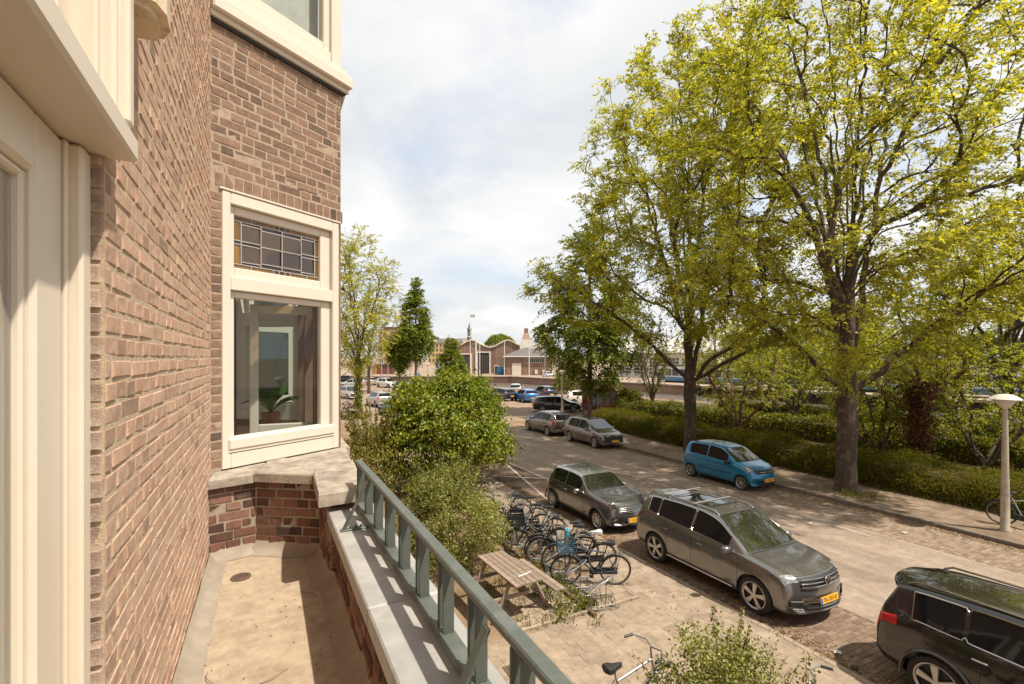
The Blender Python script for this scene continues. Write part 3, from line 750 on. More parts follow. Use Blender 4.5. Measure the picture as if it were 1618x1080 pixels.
# far faces of the bay and storeys over it
mb = MB()
bx, by = B0.x, B0.y
mb.box((bx - 0.25, by, -0.02), (bx, by + 2.6, 4.1)); mb.box((bx - 0.25, by, 6.33), (bx, by + 2.6, 7.64))
mb.box((bx - 0.25, by, 4.1), (bx, by + 0.12, 6.33)); mb.box((bx - 0.25, by + 2.48, 4.1), (bx, by + 2.6, 6.33)); mb.box((bx - 0.25, by + 1.22, 4.1), (bx, by + 1.4, 6.33))
ff = frame_at((bx, by + 2.6, 0), (-UD.x, UD.y, 0))
for a_, b_2, c_, d_ in ((0, BL, -.02, 4.1), (0, BL, 6.33, 13), (0, .1, 4.1, 6.33), (1.15, BL, 4.1, 6.33)): mb.box((a_, c_, -.2), (b_2, d_, 0), 0, ff)
mb.box((WX - 0.3, by + 3.3, -0.02), (WX, 40, 13))
mb.prism([(WX, 10.2), (0.55, 10.9), (0.55, 13.4), (WX, 14.0)], -0.02, 13)
mb.build('wall_beyond', M['brick_far'], house)
# main window of the bay: posts, transom, sill, sashes
win = empty('window', (0, 0, 0), 0, parent=house)
def fbox(mb, u0, u1, v0, v1, d0, d1, b=0.006):
    mb.bbox((u0, v0, d0), (u1, v1, d1), b, 0, bf)
mb = MB()
fbox(mb, WIN[0], 0.150, WIN[2], WIN[3], -0.12, 0.012)
fbox(mb, 1.14, WIN[1], WIN[2], WIN[3], -0.12, 0.012)
fbox(mb, 0.150, 1.14, 6.235, WIN[3], -0.12, 0.012)
fbox(mb, 0.150, 1.14, 5.545, 5.655, -0.12, 0.012)
fbox(mb, 0.150, 1.14, WIN[2], 4.235, -0.12, 0.012)
mb.build('frame', M['cream_bright'], win)
mb = MB()
fbox(mb, 0.06, 1.235, 6.332, 6.348, -0.1, 0.02, 0.003)
mb.build('drip_strip', M['cream_bright'], win)
def sash(name, u0, u1, v0, v1, g, d0=-0.09, d1=-0.028):
    mb = MB()
    fbox(mb, u0, g[0], v0, v1, d0, d1); fbox(mb, g[1], u1, v0, v1, d0, d1)
    fbox(mb, g[0], g[1], g[3], v1, d0, d1); fbox(mb, g[0], g[1], v0, g[2], d0, d1)
    return mb.build(name, M['cream_bright'], win)
sash('sash', 0.152, 1.138, 5.657, 6.233, GL_TOP)
sash('sash', 0.152, 1.138, 4.237, 5.543, GL_LOW)
mb = MB(); fbox(mb, 0.13, 1.155, 4.262, 4.352, -0.02, 0.028, 0.010); fbox(mb, 0.13, 1.155, 4.24, 4.262, -0.02, 0.018, 0.003)
mb.build('weather_bar', M['cream_bright'], win)
mb = MB(); mb.box((GL_LOW[0], GL_LOW[2], -0.066), (GL_LOW[1], GL_LOW[3], -0.060), 0, bf); mb.build('pane', M['glass'], win)
# leaded light: every piece of glass its own pane
gw, gh = GL_TOP[1] - GL_TOP[0], GL_TOP[3] - GL_TOP[2]
def gpt(x0, x1, y0, y1): return (GL_TOP[0] + x0 * gw, GL_TOP[0] + x1 * gw, GL_TOP[2] + y0 * gh, GL_TOP[2] + y1 * gh)
panes = []
X = [0.0, 0.085, 0.295, 0.535, 0.77, 0.945, 1.0]
for y0, y1 in ((0.0, 0.085), (0.915, 1.0)):
    xs = [0, 0.19, 0.435, 0.50, 0.57, 0.63, 0.845, 1.0]
    cs = ['amber_glass', 'amber_glass', 'red_glass', 'smoke_glass', 'red_glass', 'amber_glass', 'amber_glass']
    for a, b, c in zip(xs[:-1], xs[1:], cs): panes.append((a, b, y0, y1, c))
for x0, x1 in ((0.0, 0.085), (0.945, 1.0)):
    panes += [(x0, x1, 0.085, 0.47, 'amber_glass'), (x0, x1, 0.54, 0.915, 'amber_glass'), (x0, x1, 0.47, 0.54, 'violet_glass')]
for i in range(1, 5):
    a, b = X[i], X[i + 1]
    t = 0.055 if i in (1, 4) else 0.085
    panes += [(a, b, 0.085, 0.085 + t, 'violet_glass'), (a, b, 0.915 - t, 0.915, 'violet_glass')]
    if i in (1, 4):
        panes += [(a, b, 0.47, 0.54, 'violet_glass'), (a, b, 0.085 + t, 0.47, 'clear'), (a, b, 0.54, 0.915 - t, 'clear')]
    else:
        panes += [(a, b, 0.085 + t, 0.505, 'clear'), (a, b, 0.505, 0.915 - t, 'clear')]
M['lead_glass'] = pmat('brownish_leaded_glass', (0.10, 0.072, 0.05), 0.04, var=0.6, scale=9, spec=0.9, objvar=0.3)
old = glass_mat('wavy_leaded_glass', (0.82, 0.66, 0.48), refl=0.10, tint=0.9); nt_ = old.node_tree
bn = nt_.nodes.new('ShaderNodeBump'); bn.inputs['Strength'].default_value = 0.25; bn.inputs['Distance'].default_value = 0.02
nt_.links.new(add_noise(nt_, nt_.nodes.new('ShaderNodeNewGeometry').outputs['Position'], 18, 3), bn.inputs['Height'])
for q in nt_.nodes:
    if q.type == 'BSDF_GLOSSY': nt_.links.new(bn.outputs[0], q.inputs['Normal'])
M['lead_glass'] = old
came = MB()
for a, b, c, d_, mt in panes:
    q = gpt(a, b, c, d_)
    mb = MB(); tl = Matrix.Rotation(random.gauss(0, .03), 4, 'Y') @ Matrix.Rotation(random.gauss(0, .03), 4, 'X')
    cx, cy = (q[0] + q[1]) / 2, (q[2] + q[3]) / 2
    mb.box((q[0] - cx, q[2] - cy, -0.002), (q[1] - cx, q[3] - cy, 0.002), 0, bf @ Matrix.Translation((cx, cy, -0.06)) @ tl)
    mb.build('pane', M['lead_glass'] if mt == 'clear' else M[mt], win)
    for k in range(4):
        x0, x1, y0, y1 = [(q[0], q[1], q[2], q[2]), (q[0], q[1], q[3], q[3]), (q[0], q[0], q[2], q[3]), (q[1], q[1], q[2], q[3])][k]
        w = 0.0042
        came.box((x0 - w, y0 - w, -0.056 + k * 0.0003), (x1 + w, y1 + w, -0.052 + k * 0.0003), 0, bf)
came.build('lead_came', M['lead'], win)
# the glazed front of the bay with an open inward casement, seen through the first pane
fw = empty('window', (0, 0, 0), 0, parent=house)
mb = MB()
for y0, y1 in ((0.12, 0.19), (1.15, 1.22), (1.40, 1.47), (2.41, 2.48)): mb.bbox((bx - 0.11, by + y0, 4.1), (bx + 0.012, by + y1, 6.33), 0.006)
for y0, y1 in ((0.19, 1.15), (1.47, 2.41)):
    for z0, z1 in ((4.1, 4.24), (5.545, 5.66), (6.23, 6.33)): mb.bbox((bx - 0.11, by + y0, z0), (bx + 0.012, by + y1, z1), 0.006)
mb.build('frame', M['cream_bright'], fw)
for y0, y1 in ((0.19, 1.15), (1.47, 2.41)):
    MB().box((bx - 0.07, by + y0, 5.66), (bx - 0.064, by + y1, 6.23)).build('pane', M['glass'], fw)
MB().box((bx - 0.07, by + 1.47, 4.24), (bx - 0.064, by + 2.41, 5.545)).build('pane', M['glass'], fw)
f3 = empty('window', (0, 0, 0), 0, parent=house)
mb = MB()
for u0, u1, v0, v1 in ((.1, .17, 4.1, 6.33), (1.08, 1.15, 4.1, 6.33), (.17, 1.08, 4.1, 4.24), (.17, 1.08, 5.545, 5.66), (.17, 1.08, 6.23, 6.33), (.17, .25, 4.24, 5.545), (1.0, 1.08, 4.24, 5.545), (.25, 1.0, 4.24, 4.33), (.25, 1.0, 5.46, 5.545)): mb.bbox((u0, v0, -.17), (u1, v1, .01), .005, 0, ff)
mb.build('frame', M['cream_bright'], f3)
MB().box((.25, 4.33, -.08), (1.0, 5.46, -.074), 0, ff).build('pane', M['glass'], f3); MB().box((.17, 5.66, -.08), (1.08, 6.23, -.074), 0, ff).build('pane', M['glass'], f3)
cs = empty('casement', (0.50, 5.235, 4.27), R(86), parent=house)      # swung into the room
mb = MB()
for y0, y1, z0, z1 in ((0, 0.075, 0, 1.24), (0.56, 0.635, 0, 1.24), (0.075, 0.56, 0, 0.09), (0.075, 0.56, 1.155, 1.24)): mb.bbox((-0.055, y0, z0), (0, y1, z1), 0.008)
mb.build('frame', M['cream_bright'], cs)
MB().box((-0.03, 0.075, 0.09), (-0.025, 0.56, 1.155)).build('pane', M['glass'], cs)
mb = MB().tube([(-0.06, 0.035, 0.60), (-0.10, 0.035, 0.60), (-0.10, 0.035, 0.72)], 0.009, 8); mb.build('handle', M['steel'], cs)
# far facet of the bay and inside of the room
mb = MB()
mb.prism([(A0.x - 0.1, A0.y + 0.1), (bx - 0.13, by + 0.05), (bx - 0.13, by + 2.5), (-1.0, by + 3.1), (-4.4, by + 3.1), (-4.4, A0.y - 0.02), (WX - 0.31, A0.y - .02)], 3.4, 3.5, 1)
mb.box((-4.4, by + 3.1, 3.4), (-0.7, by + 3.2, 7))
mb.prism([(A0.x - 0.2, A0.y + 0.2), (bx - 0.26, by + 0.05), (bx - 0.26, by + 2.5), (-1.0, by + 3.1), (-4.4, by + 3.1), (-4.4, A0.y + .2)], 6.5, 6.6)
mb.build('bay_room', [M['room'], M['parquet']], house)  # no rear wall, left open so sky light reaches the bay
nbw = empty('window', (0, 0, 0), 0, parent=house); f4 = frame_at((WX, 10.2, 0), (0.93, 0.70, 0)); mb = MB()
for u0, u1, v0, v1 in ((.12, .22, 4.1, 6.33), (.98, 1.08, 4.1, 6.33), (.22, .98, 4.1, 4.25), (.22, .98, 5.5, 5.66), (.22, .98, 6.2, 6.33)): mb.bbox((u0, v0, -.05), (u1, v1, .02), .005, 0, f4)
mb.build('frame', M['cream_bright'], nbw); MB().box((.22, 4.25, .001), (.98, 6.2, .004), 0, f4).build('pane', M['dark_glass'], nbw)
M['tabletop'] = pmat('polished_table', (0.30, 0.10, 0.035), 0.25, var=0.3, scale=4, coat=0.5)
mb = MB(); mb.prism([(-0.42, 4.85), (0.25, 5.22), (0.3, 6.2), (-0.5, 6.2)], 4.20, 4.235); mb.box((-0.3, 5.3, 3.5), (-0.24, 5.36, 4.2)); mb.box((0.1, 6.0, 3.5), (0.16, 6.06, 4.2))
o = mb.build('side_table', M['tabletop']); tag(o, 'reddish wooden table inside the bay behind the lower window', 'table')
pot = empty('house_plant', (0.05, 6.0, 4.235), 0, 'potted plant with broad drooping leaves seen through the bay window', 'plant')
M['pot'] = pmat('clay_pot', (0.36, 0.17, 0.09), 0.7); M['leaf_big'] = leaf_mat('big_leaves', [(0, (0.05, 0.13, 0.02)), (1, (0.10, 0.21, 0.03))], 0.3, 0.08)
MB().lathe([(0.0, 0), (0.07, 0), (0.10, 0.16), (0.09, 0.16), (0.085, 0.14), (0, 0.14)], 16).build('pot', M['pot'], pot, True)
for k in range(9):
    a = k * 2.4; l = 0.24 + 0.05 * (k % 3); mb = MB(); pts = []
    for t in np.linspace(0, 1, 7):
        r_ = l * t; z = 0.16 + 0.42 * t - 0.30 * t * t + 0.05 * (k % 4) * t
        w = 0.012 + 0.085 * math.sin(math.pi * min(1, max(0, (t - .25) / .75))) ** 0.8
        c, s = math.cos(a), math.sin(a)
        pts += [(c * r_ - s * w, s * r_ + c * w, z - 0.01), (c * r_, s * r_, z), (c * r_ + s * w, s * r_ - c * w, z - 0.01)]
    fs = [q for i in range(6) for q in ((3 * i, 3 * i + 1, 3 * i + 4, 3 * i + 3), (3 * i + 1, 3 * i + 2, 3 * i + 5, 3 * i + 4))]
    mb.add(pts, fs).build('leaf', M['leaf_big'], pot, True)
# upper window of the bay: projecting sill, frame, pane
uw = empty('window', (0, 0, 0), 0, parent=house)
mb = MB()
fbox(mb, -0.02, 1.31, 7.645, 7.69, -0.1, 0.045, 0.004); fbox(mb, -0.02, 1.33, 7.69, 7.80, -0.1, 0.085, 0.012); fbox(mb, -0.02, 1.29, 7.80, 7.86, -0.1, 0.05, 0.008)
mb.build('sill', M['cream_bright'], uw)
mb = MB(); fbox(mb, -0.01, 1.27, 7.615, 7.645, -0.1, 0.022, 0.003); mb.build('sill_strip', M['black'], uw)  # thin black strip along the underside of the sill
mb = MB()
fbox(mb, 0.0, 0.08, 7.86, 10.0, -0.14, 0.01); fbox(mb, 1.13, 1.245, 7.86, 10.0, -0.14, 0.01); fbox(mb, 0.08, 1.13, 7.86, 7.98, -0.14, 0.0); fbox(mb, 1.06, 1.13, 7.98, 10, -0.10, -0.02); fbox(mb, 0.08, 1.13, 9.8, 10, -0.14, 0.0)
fbox(mb, 0.08, 1.06, 7.98, 8.05, -0.10, -0.02)
mb.build('frame', M['cream_bright'], uw)
MB().box((0.08, 8.05, -0.06), (1.06, 9.8, -0.054), 0, bf).build('pane', M['glass'], uw)
mb = MB()
mb.prism([(bx - .14, by + 0.002), (bx + .05, by + 0.002), (bx + .05, by + 2.6), (bx - .14, by + 2.6)], 7.645, 7.80); mb.box((bx - 0.14, by + 0.0, 7.86), (bx + 0.004, by + 0.1, 10)); mb.box((bx - 0.14, by + 2.5, 7.86), (bx + 0.004, by + 2.6, 10))
mb.box((bx - 0.14, by, 7.80), (bx + 0.01, by + 2.6, 7.86))
mb.build('sill', M['cream_bright'], uw)
M['curtain'] = pmat('lace_curtain', (0.60, 0.57, 0.52), 0.9, var=0.15, scale=5)
mb = MB(); mb.box((0.06, 7.87, -0.24), (1.15, 9.9, -0.22), 0, bf); mb.build('curtain', M['curtain'], uw)
mb = MB(); quad_wall(mb, bf, 0, BL, 10.0, 13.0); mb.prism([(WX - .3, BAY_Y), (WX, BAY_Y), (bx, by), (bx, by + 2.6), (WX - .3, by + 3.2)], 12.9, 13.0); mb.build('wall_beyond', M['brick_far'], house)
# --- balcony
balc = empty('balcony', (0, 0, 0), 0, 'narrow balcony with a sandy floor, brick parapet and green metal railing', 'balcony')
FZ = 3.5; PX = 0.42
fl = MB(); fl.prism([(WX + 0.002, -2.5), (0.45, -2.5), (0.45, 3.60), (0.38, 4.02), (-0.06, 4.30), (WX + 0.002, 4.28)], 3.25, FZ)
fl.build('floor', M['floor_sand'], balc)
def coving(pts, w=0.10, h=0.085, side=1):
    """sloped bitumen strip that runs along the foot of the walls"""
    mb = MB(); rows = []
    for i, p in enumerate(pts):
        a = Vector(pts[max(i - 1, 0)]); b = Vector(pts[min(i + 1, len(pts) - 1)]); d = (b - a).normalized(); nr = Vector((-d.y, d.x)) * side
        q = Vector(p)
        rows.append([(q.x, q.y, FZ + h), (q.x + nr.x * w * .25, q.y + nr.y * w * .25, FZ + h * .45), (q.x + nr.x * w * .6, q.y + nr.y * w * .6, FZ + h * .14), (q.x + nr.x * w * 1.25, q.y + nr.y * w * 1.25, FZ + 0.003)])
    vs = [v for r_ in rows for v in r_]
    fs = [(4 * i + k, 4 * i + k + 1, 4 * i + 5 + k, 4 * i + 4 + k) for i in range(len(rows) - 1) for k in range(3)]
    return mb.add(vs, fs)
def dense(pts, n=8, j=0.006):
    out = []
    for a, b in zip(pts[:-1], pts[1:]):
        for k in range(n): out.append(tuple(Vector(a).lerp(Vector(b), k / n) + Vector((random.gauss(0, j), random.gauss(0, j)))))
    return out + [pts[-1]]
coving(dense([(WX + 0.012, -2), (WX + 0.012, 1), (WX + 0.012, 4.24)], 14, 0.003), 0.085, 0.06, -1).build('coving', M['bitumen'], balc, True)
coving(dense([(WX + 0.01, 4.20), (-0.07, 4.28), (0.368, 3.98), (0.382, 3.46), (0.425, 3.38), (0.425, 1), (0.425, -2)], 9, 0.003), 0.09, 0.075, -1).build('coving', M['bitumen'], balc, True)
def low_wall(pa, pb, v0, v1, limit, thick=0.14, course=0.0715):
    a, b = Vector(pa), Vector(pb); L = (b - a).length
    f = frame_at((a.x, a.y, 0), ((b - a).x, (b - a).y, 0))
    mb = MB(); mb.box((0, v0, -thick), (L, v1, 0), 0, f)
    o = mb.build('low_wall', M['mortar_grey'], balc)
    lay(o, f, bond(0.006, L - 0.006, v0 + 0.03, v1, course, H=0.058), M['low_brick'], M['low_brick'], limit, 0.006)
low_wall((WX, 4.20), (-0.066, 4.285), 3.52, 4.04, 40)
low_wall((-0.066, 4.285), (0.372, 3.985), 3.52, 4.04, 60)
low_wall((0.372, 3.985), (0.385, 3.45), 3.52, 4.04, 40)
low_wall((0.385, 3.45), (0.64, 3.43), 3.2, 4.04, 30)
pw = MB(); pw.box((PX + 0.002, -2.5, 3.0), (0.62, 3.42, 3.845)); pwo = pw.build('parapet', M['mortar_grey'], balc)
f = frame_at((PX, 3.44, 0), (0, -1, 0))
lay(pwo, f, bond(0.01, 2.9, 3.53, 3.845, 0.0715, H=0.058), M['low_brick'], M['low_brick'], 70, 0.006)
MB().bbox((0.388, -2.5, 3.846), (0.64, 3.415, 3.908), 0.006).build('fascia', pmat('sand_fascia', (0.52, 0.40, 0.27), 0.85, var=0.12, scale=6, bump=0.2), balc)
for y0, y1 in ((1.985, 3.42), (0.385, 1.98), (-1.2, 0.38), (-2.5, -1.205)): MB().bbox((0.362, y0, 3.91), (0.665, y1, 4.0), 0.007).build('coping', M['zinc'], balc)
def slab(poly, z0, z1, mb=None):
    mb = MB(); mb.prism(poly, z0, z1 - 0.012)
    c = Vector((sum(p[0] for p in poly) / len(poly), sum(p[1] for p in poly) / len(poly)))
    inner = [tuple(Vector(p) + (c - Vector(p)).normalized() * 0.012) for p in poly]
    a = sum(poly[i][0] * poly[(i + 1) % len(poly)][1] - poly[(i + 1) % len(poly)][0] * poly[i][1] for i in range(len(poly)))
    if a < 0: poly, inner = poly[::-1], inner[::-1]
    n = len(poly)
    vs = [(x, y, z1 - 0.012) for x, y in poly] + [(x, y, z1) for x, y in inner]
    mb.add(vs, [(i, (i + 1) % n, n + (i + 1) % n, n + i) for i in range(n)] + [tuple(range(n, 2 * n))])
    return mb.build('coping_stone', M['stone'], balc)
def on_facet(s, d=0.0):
    nrm = Vector((UD.y, -UD.x)); p = A0 + UD * s + nrm * d
    return (p.x, p.y)
slab([(WX + 0.003, 4.15), (-0.085, 4.235), (-0.05, 4.33), on_facet(0.45, 0.005), on_facet(0.01, 0.005)], 4.035, 4.108)
slab([(-0.080, 4.233), (0.315, 3.945), (0.335, 4.06), (0.46, 4.345), on_facet(0.62, 0.012), on_facet(0.46, 0.005), (-0.045, 4.33)], 4.042, 4.118)
slab([(0.30, 3.30), (0.60, 3.33), (0.665, 4.28), (0.47, 4.335), (0.345, 4.05), (0.318, 3.93)], 4.045, 4.135)
slab([on_facet(0.625, 0.014), (0.48, 4.35), (0.66, 4.30), (0.72, by + 0.02), on_facet(1.22, 0.008)], 4.03, 4.11)
MB().box((0.42, 3.5, 3.0), (0.64, 4.3, 4.04)).build('pillar', M['low_brick'], balc)
mb = MB(); mb.prism([(bx - .2, by), (bx + .09, by), (bx + .09, by + 2.6), (bx - .2, by + 2.6)], 4.02, 4.1); mb.build('sill', M['stone'], house)
# drain grate and litter on the floor
gr = MB()
for k in range(6): gr.box((-0.05, -0.045 + k * 0.016, 0), (0.05, -0.037 + k * 0.016, 0.006))
gr.lathe([(0.062, 0), (0.062, 0.007), (0.05, 0.007), (0.05, 0)], 20)
gr.build('drain_grate', M['wood_dark'], balc, loc=(-0.15, 3.78, FZ + 0.002))
lm = MB(); r_ = random.Random(9)
for k in range(150):
    x, y = (r_.uniform(-0.3, 0.33), r_.uniform(1.4, 4.0)) if k % 3 else (0.24 + r_.gauss(0, .06), r_.uniform(2.2, 3.8))
    a, s = r_.uniform(0, 6.3), r_.uniform(0.002, 0.008)
    lm.add([(x + s * math.cos(a + t), y + s * math.sin(a + t) * .6, FZ + 0.003 + r_.uniform(0, .004)) for t in (0, 1.6, 3.1, 4.7)], [(0, 1, 2, 3)])
o = lm.build('litter', M['litter']); tag(o, 'crumbs of dead leaves scattered on the balcony floor', 'litter', kind='stuff')
for (x, y, a, l) in ((-0.23, 2.62, 1.7, 0.17), (0.03, 2.52, 0.5, 0.16), (0.24, 3.32, 2.1, 0.15)):
    pts = [(x + math.cos(a) * l * (t - .5) + 0.012 * math.sin(6 * t), y + math.sin(a) * l * (t - .5) + 0.014 * math.cos(5 * t), FZ + 0.006 + 0.008 * math.sin(3 * t)) for t in np.linspace(0, 1, 8)]
    o = MB().tube(pts, [0.003 * (1 - .5 * t) for t in np.linspace(0, 1, 8)], 6).build('twig', M['wood'])
    tag(o, {-0.23: 'thin curved twig on the balcony floor near the house wall', 0.03: 'straight dry twig lying in the middle of the balcony floor', 0.24: 'dry stalk in the shadow near the parapet pillar'}[x], 'twig')
# railing
rail = empty('railing', (0, 0, 0), 0, parent=balc)
RX, RB, RT = 0.565, 4.045, 4.30
mb = MB(); mb.bbox((RX - 0.023, -2.2, RT - 0.020), (RX + 0.023, 3.42, RT + 0.006), 0.005); mb.build('top_rail', M['rail_green'], rail)
mb = MB(); mb.bbox((RX - 0.028, -2.2, RB - 0.012), (RX + 0.028, 3.40, RB), 0.003); mb.bbox((RX - 0.030, -2.2, RB - 0.03), (RX - 0.022, 3.40, RB + 0.006), 0.002); mb.build('bottom_rail', M['rail_green'], rail)
bar = MB().bbox((-0.020, -0.0045, 0), (0.020, 0.0045, RT - RB - 0.024), 0.0015).mesh('baluster', M['rail_green'])
y = 3.36
while y > -2:
    for dy in (0, -0.055): place('baluster', bar, rail, (RX, y + dy, RB))
    y -= 0.285
for by_ in (2.93, 1.20, -0.5):
    mb = MB()
    mb.bbox((0.385, by_ - 0.02, 4.001), (RX - 0.03, by_ + 0.02, 4.009), 0.002)
    d = Vector((RX - 0.03 - 0.40, 0, RT - 0.03 - 4.005))
    a = math.atan2(d.z, d.x)
    mt = Matrix.Translation((0.40, by_, 4.006)) @ Matrix.Rotation(-a, 4, 'Y')
    mb.bbox((0, -0.019, -0.005), (d.length, 0.019, 0.005), 0.002, 0, mt)
    for k in range(3): mb.lathe([(0.0, 0.014), (0.007, 0.014), (0.008, 0)], 6, 0, Matrix.Translation((0.44 + k * 0.03, by_ + 0.004, 4.008)))
    mb.build('bracket', M['rail_green'], rail)
    mb = MB()
    mb.bbox((RX - 0.022, by_ - 0.02, 4.0), (RX + 0.022, by_ + 0.02, RB - 0.012), 0.003); mb.build('foot', M['rail_green'], rail)
# body of the house below the balcony, so the street side is closed
mb = MB(); mb.box((WX, -6, -0.02), (0.40, 3.4, 3.25)); mb.build('plinth', M['brick_far'], house)
# ------------------------------------------------------------------ vehicles
M['seam'] = pmat('panel_gap', (0.012, 0.012, 0.012), 0.8, var=0.0)
PAINT, BLK, WS, RW, SW, HL, TL, GRL, DARK, GAP = range(10)
def interp(y, table): return float(np.interp(y, [t[0] for t in table], [t[1] for t in table]))
def make_car(name, S):
    """lofted body cut by its wheel arches; glass, lamps and grille are taken off the same surface as parts of their own"""
    L, W = S['L'], S['W']; w0 = W / 2
    ys = sorted(set([t[0] for t in S['top']] + [t[0] for t in S['belt']] + [t[0] for t in S['width']] + [v for a in S['side'] for v in a] + list(S['ws']) + list(S['rw']) + list(S.get('hl', ())) + list(S.get('tl', ())) + S.get('extra', [])))
    # drop near duplicates, fill large gaps
    out = [ys[0]]
    for y in ys[1:]:
        if y - out[-1] > 0.012:
            if y - out[-1] > 0.34: out += list(np.linspace(out[-1], y, int((y - out[-1]) / 0.26) + 1)[1:-1])
            out.append(y)
    ys = out
    roofh = max(t[1] for t in S['top'])
    rows = []
    for y in ys:
        zt, zb_, z0 = interp(y, S['top']), interp(y, S['belt']), interp(y, S['bot'])
        wf = interp(y, S['width']) * w0
        zb_ = min(zb_, zt - 0.015)
        h = zb_ - z0; hc = zt - zb_
        wr = S['roofw'] / 2
        tum = (0.935 * wf - wr) / max(roofh - zb_, 0.3) if hc > 0.1 else 0.0
        xs = lambda z: 0.935 * wf - tum * (z - zb_)
        z7, z8 = zb_ + 0.86 * hc, zb_ + 0.955 * hc
        if hc > 0.1:
            k = min(1, (hc - 0.1) / 0.25)
            p7, p8 = xs(z7), xs(z8) - 0.035
        else:
            p7, p8 = 0.88 * wf, 0.80 * wf
        pts = [(0, z0), (0.80 * wf, z0), (0.95 * wf, z0 + 0.05), (0.972 * wf, z0 + 0.28 * h), (1.0 * wf, z0 + 0.62 * h), (0.978 * wf, z0 + 0.88 * h),
               (0.95 * wf, zb_), (0.93 * wf, zb_ + 0.06 * hc + 0.004), (p7, z7), (p8, z8), (p8 * 0.86, zb_ + 0.985 * hc), (p8 * 0.45, zb_ + hc), (0, zt)]
        if hc <= 0.1:
            pts[7] = (0.92 * wf, zb_ + 0.35 * hc); pts[10] = (p8 * 0.86, zb_ + 0.96 * hc)
        rows.append(pts)
    n = len(rows[0]); half = L / 2
    def yshift(y, x):
        c = (S.get('cf', 0.20) * max(0, y / half) ** 1.4) if y > 0 else -(S.get('cr', 0.12) * max(0, -y / half) ** 2)
        return y - c * (abs(x) / w0) ** 2.2
    vs, ring = [], []
    for y, pts in zip(ys, rows):
        ids = []
        for (x, z) in pts: ids.append(len(vs)); vs.append((x, yshift(y, x), z))
        for (x, z) in pts[-2:0:-1]: ids.append(len(vs)); vs.append((-x, yshift(y, x), z))
        ring.append(ids)
    m = len(ring[0]); fs, mi = [], []
    def seg(j): return j if j < n - 1 else m - 1 - j          # half-profile interval of ring edge j
    for i in range(len(ys) - 1):
        yc = (ys[i] + ys[i + 1]) / 2
        zt = interp(yc, S['top'])
        for j in range(m):
            s = seg(j); t = PAINT
            inr = lambda r: r[0] - 1e-6 < yc < r[1] + 1e-6
            if s in (10, 11) or s == 9:
                if inr(S['ws']) and s >= 9: t = WS
                elif inr(S['rw']) and s >= 9: t = RW
                elif 'sunroof' in S and inr(S['sunroof']) and s >= 10: t = DARK
            if s == 7 and any(inr(a) for a in S['side']): t = SW
            if 'hl' in S and inr(S['hl']) and s in S.get('hls', (6, 7, 8, 9)): t = HL
            if 'tl' in S and inr(S['tl']) and s in S.get('tls', (5, 6, 7)): t = TL
            for r_, segs in S.get('grille', ()):
                if inr(r_) and s in segs: t = GRL
            if s == 7 and t == PAINT and any(a[1] - 1e-6 < yc < b[0] + 1e-6 for a, b in zip(S['side'][:-1], S['side'][1:])): t = GAP
            if s in (0, 1): t = BLK
            if S.get('clad') and s in (1, 2): t = BLK
            for r_, segs in S.get('blk', ()):
                if inr(r_) and s in segs: t = BLK
            fs.append((ring[i][j], ring[i][(j + 1) % m], ring[i + 1][(j + 1) % m], ring[i + 1][j])); mi.append(t)
    fs.append(tuple(ring[0])); mi.append(S.get('endr', BLK)); fs.append(tuple(reversed(ring[-1]))); mi.append(S.get('endf', BLK))
    fs = [tuple(reversed(f)) for f in fs]
    paint = S['paint']
    mats = [paint, M['black'], M['dark_glass'], M['side_glass'], M['side_glass'], M['lamp_clear'], M['lamp_red'], M['black'], M['dark_glass'], M['black']]
    me = bpy.data.meshes.new(name + '_src'); me.from_pydata(vs, [], fs)
    for q in mats: me.materials.append(q)
    me.polygons.foreach_set('material_index', mi)
    bm = bmesh.new(); bm.from_mesh(me); bmesh.ops.recalc_face_normals(bm, faces=bm.faces)
    cl = bm.edges.layers.float.get('crease_edge') or bm.edges.layers.float.new('crease_edge')
    for e in bm.edges:
        if len(e.link_faces) == 2:
            a, b = (f.material_index for f in e.link_faces)
            if a != b and {a, b} & {WS, RW, SW, HL, TL, GRL}: e[cl] = 0.85
    prof_y = {}
    for i_, ids in enumerate(ring):
        for j_ in (6, m - 6, 4, m - 4): prof_y.setdefault(j_, set()).add(ids[j_])
    bm.verts.ensure_lookup_table()
    for e in bm.edges:
        a, b = e.verts[0].index, e.verts[1].index
        for j_, st_ in prof_y.items():
            if a in st_ and b in st_: e[cl] = max(e[cl], 0.6 if j_ in (6, m - 6) else 0.7)
    cv = bm.verts.layers.float.get('crease_vert') or bm.verts.layers.float.new('crease_vert')
    for v in bm.verts:
        for t in (WS, RW, SW, HL, GRL):
            k_ = sum(1 for f in v.link_faces if f.material_index == t)
            if k_ == 1 and len(v.link_faces) == 4: v[cv] = 0.72
    bm.to_mesh(me); bm.free()
    src = bpy.data.objects.new('src', me); C.objects.link(src)
    sd = src.modifiers.new('s', 'SUBSURF'); sd.levels = sd.render_levels = S.get('sub', 2)
    cut = MB(); Rw = S['R']
    for ay in S['axles']:
        for sx in (-1, 1):
            x1 = sx * (w0 + 0.2); x0 = sx * (w0 - 0.30)
            cut.lathe([(0.0001, min(x0, x1)), (Rw * 1.13, min(x0, x1)), (Rw * 1.13, max(x0, x1)), (0.0001, max(x0, x1))], 36, BLK, Matrix.Translation((0, ay, Rw * 1.0)), 'X')
    cme = cut.mesh('cut', mats); bm = bmesh.new(); bm.from_mesh(cme); bmesh.ops.remove_doubles(bm, verts=bm.verts, dist=0.001); bmesh.ops.recalc_face_normals(bm, faces=bm.faces); bm.to_mesh(cme); bm.free()
    co = bpy.data.objects.new('cut', cme); C.objects.link(co)
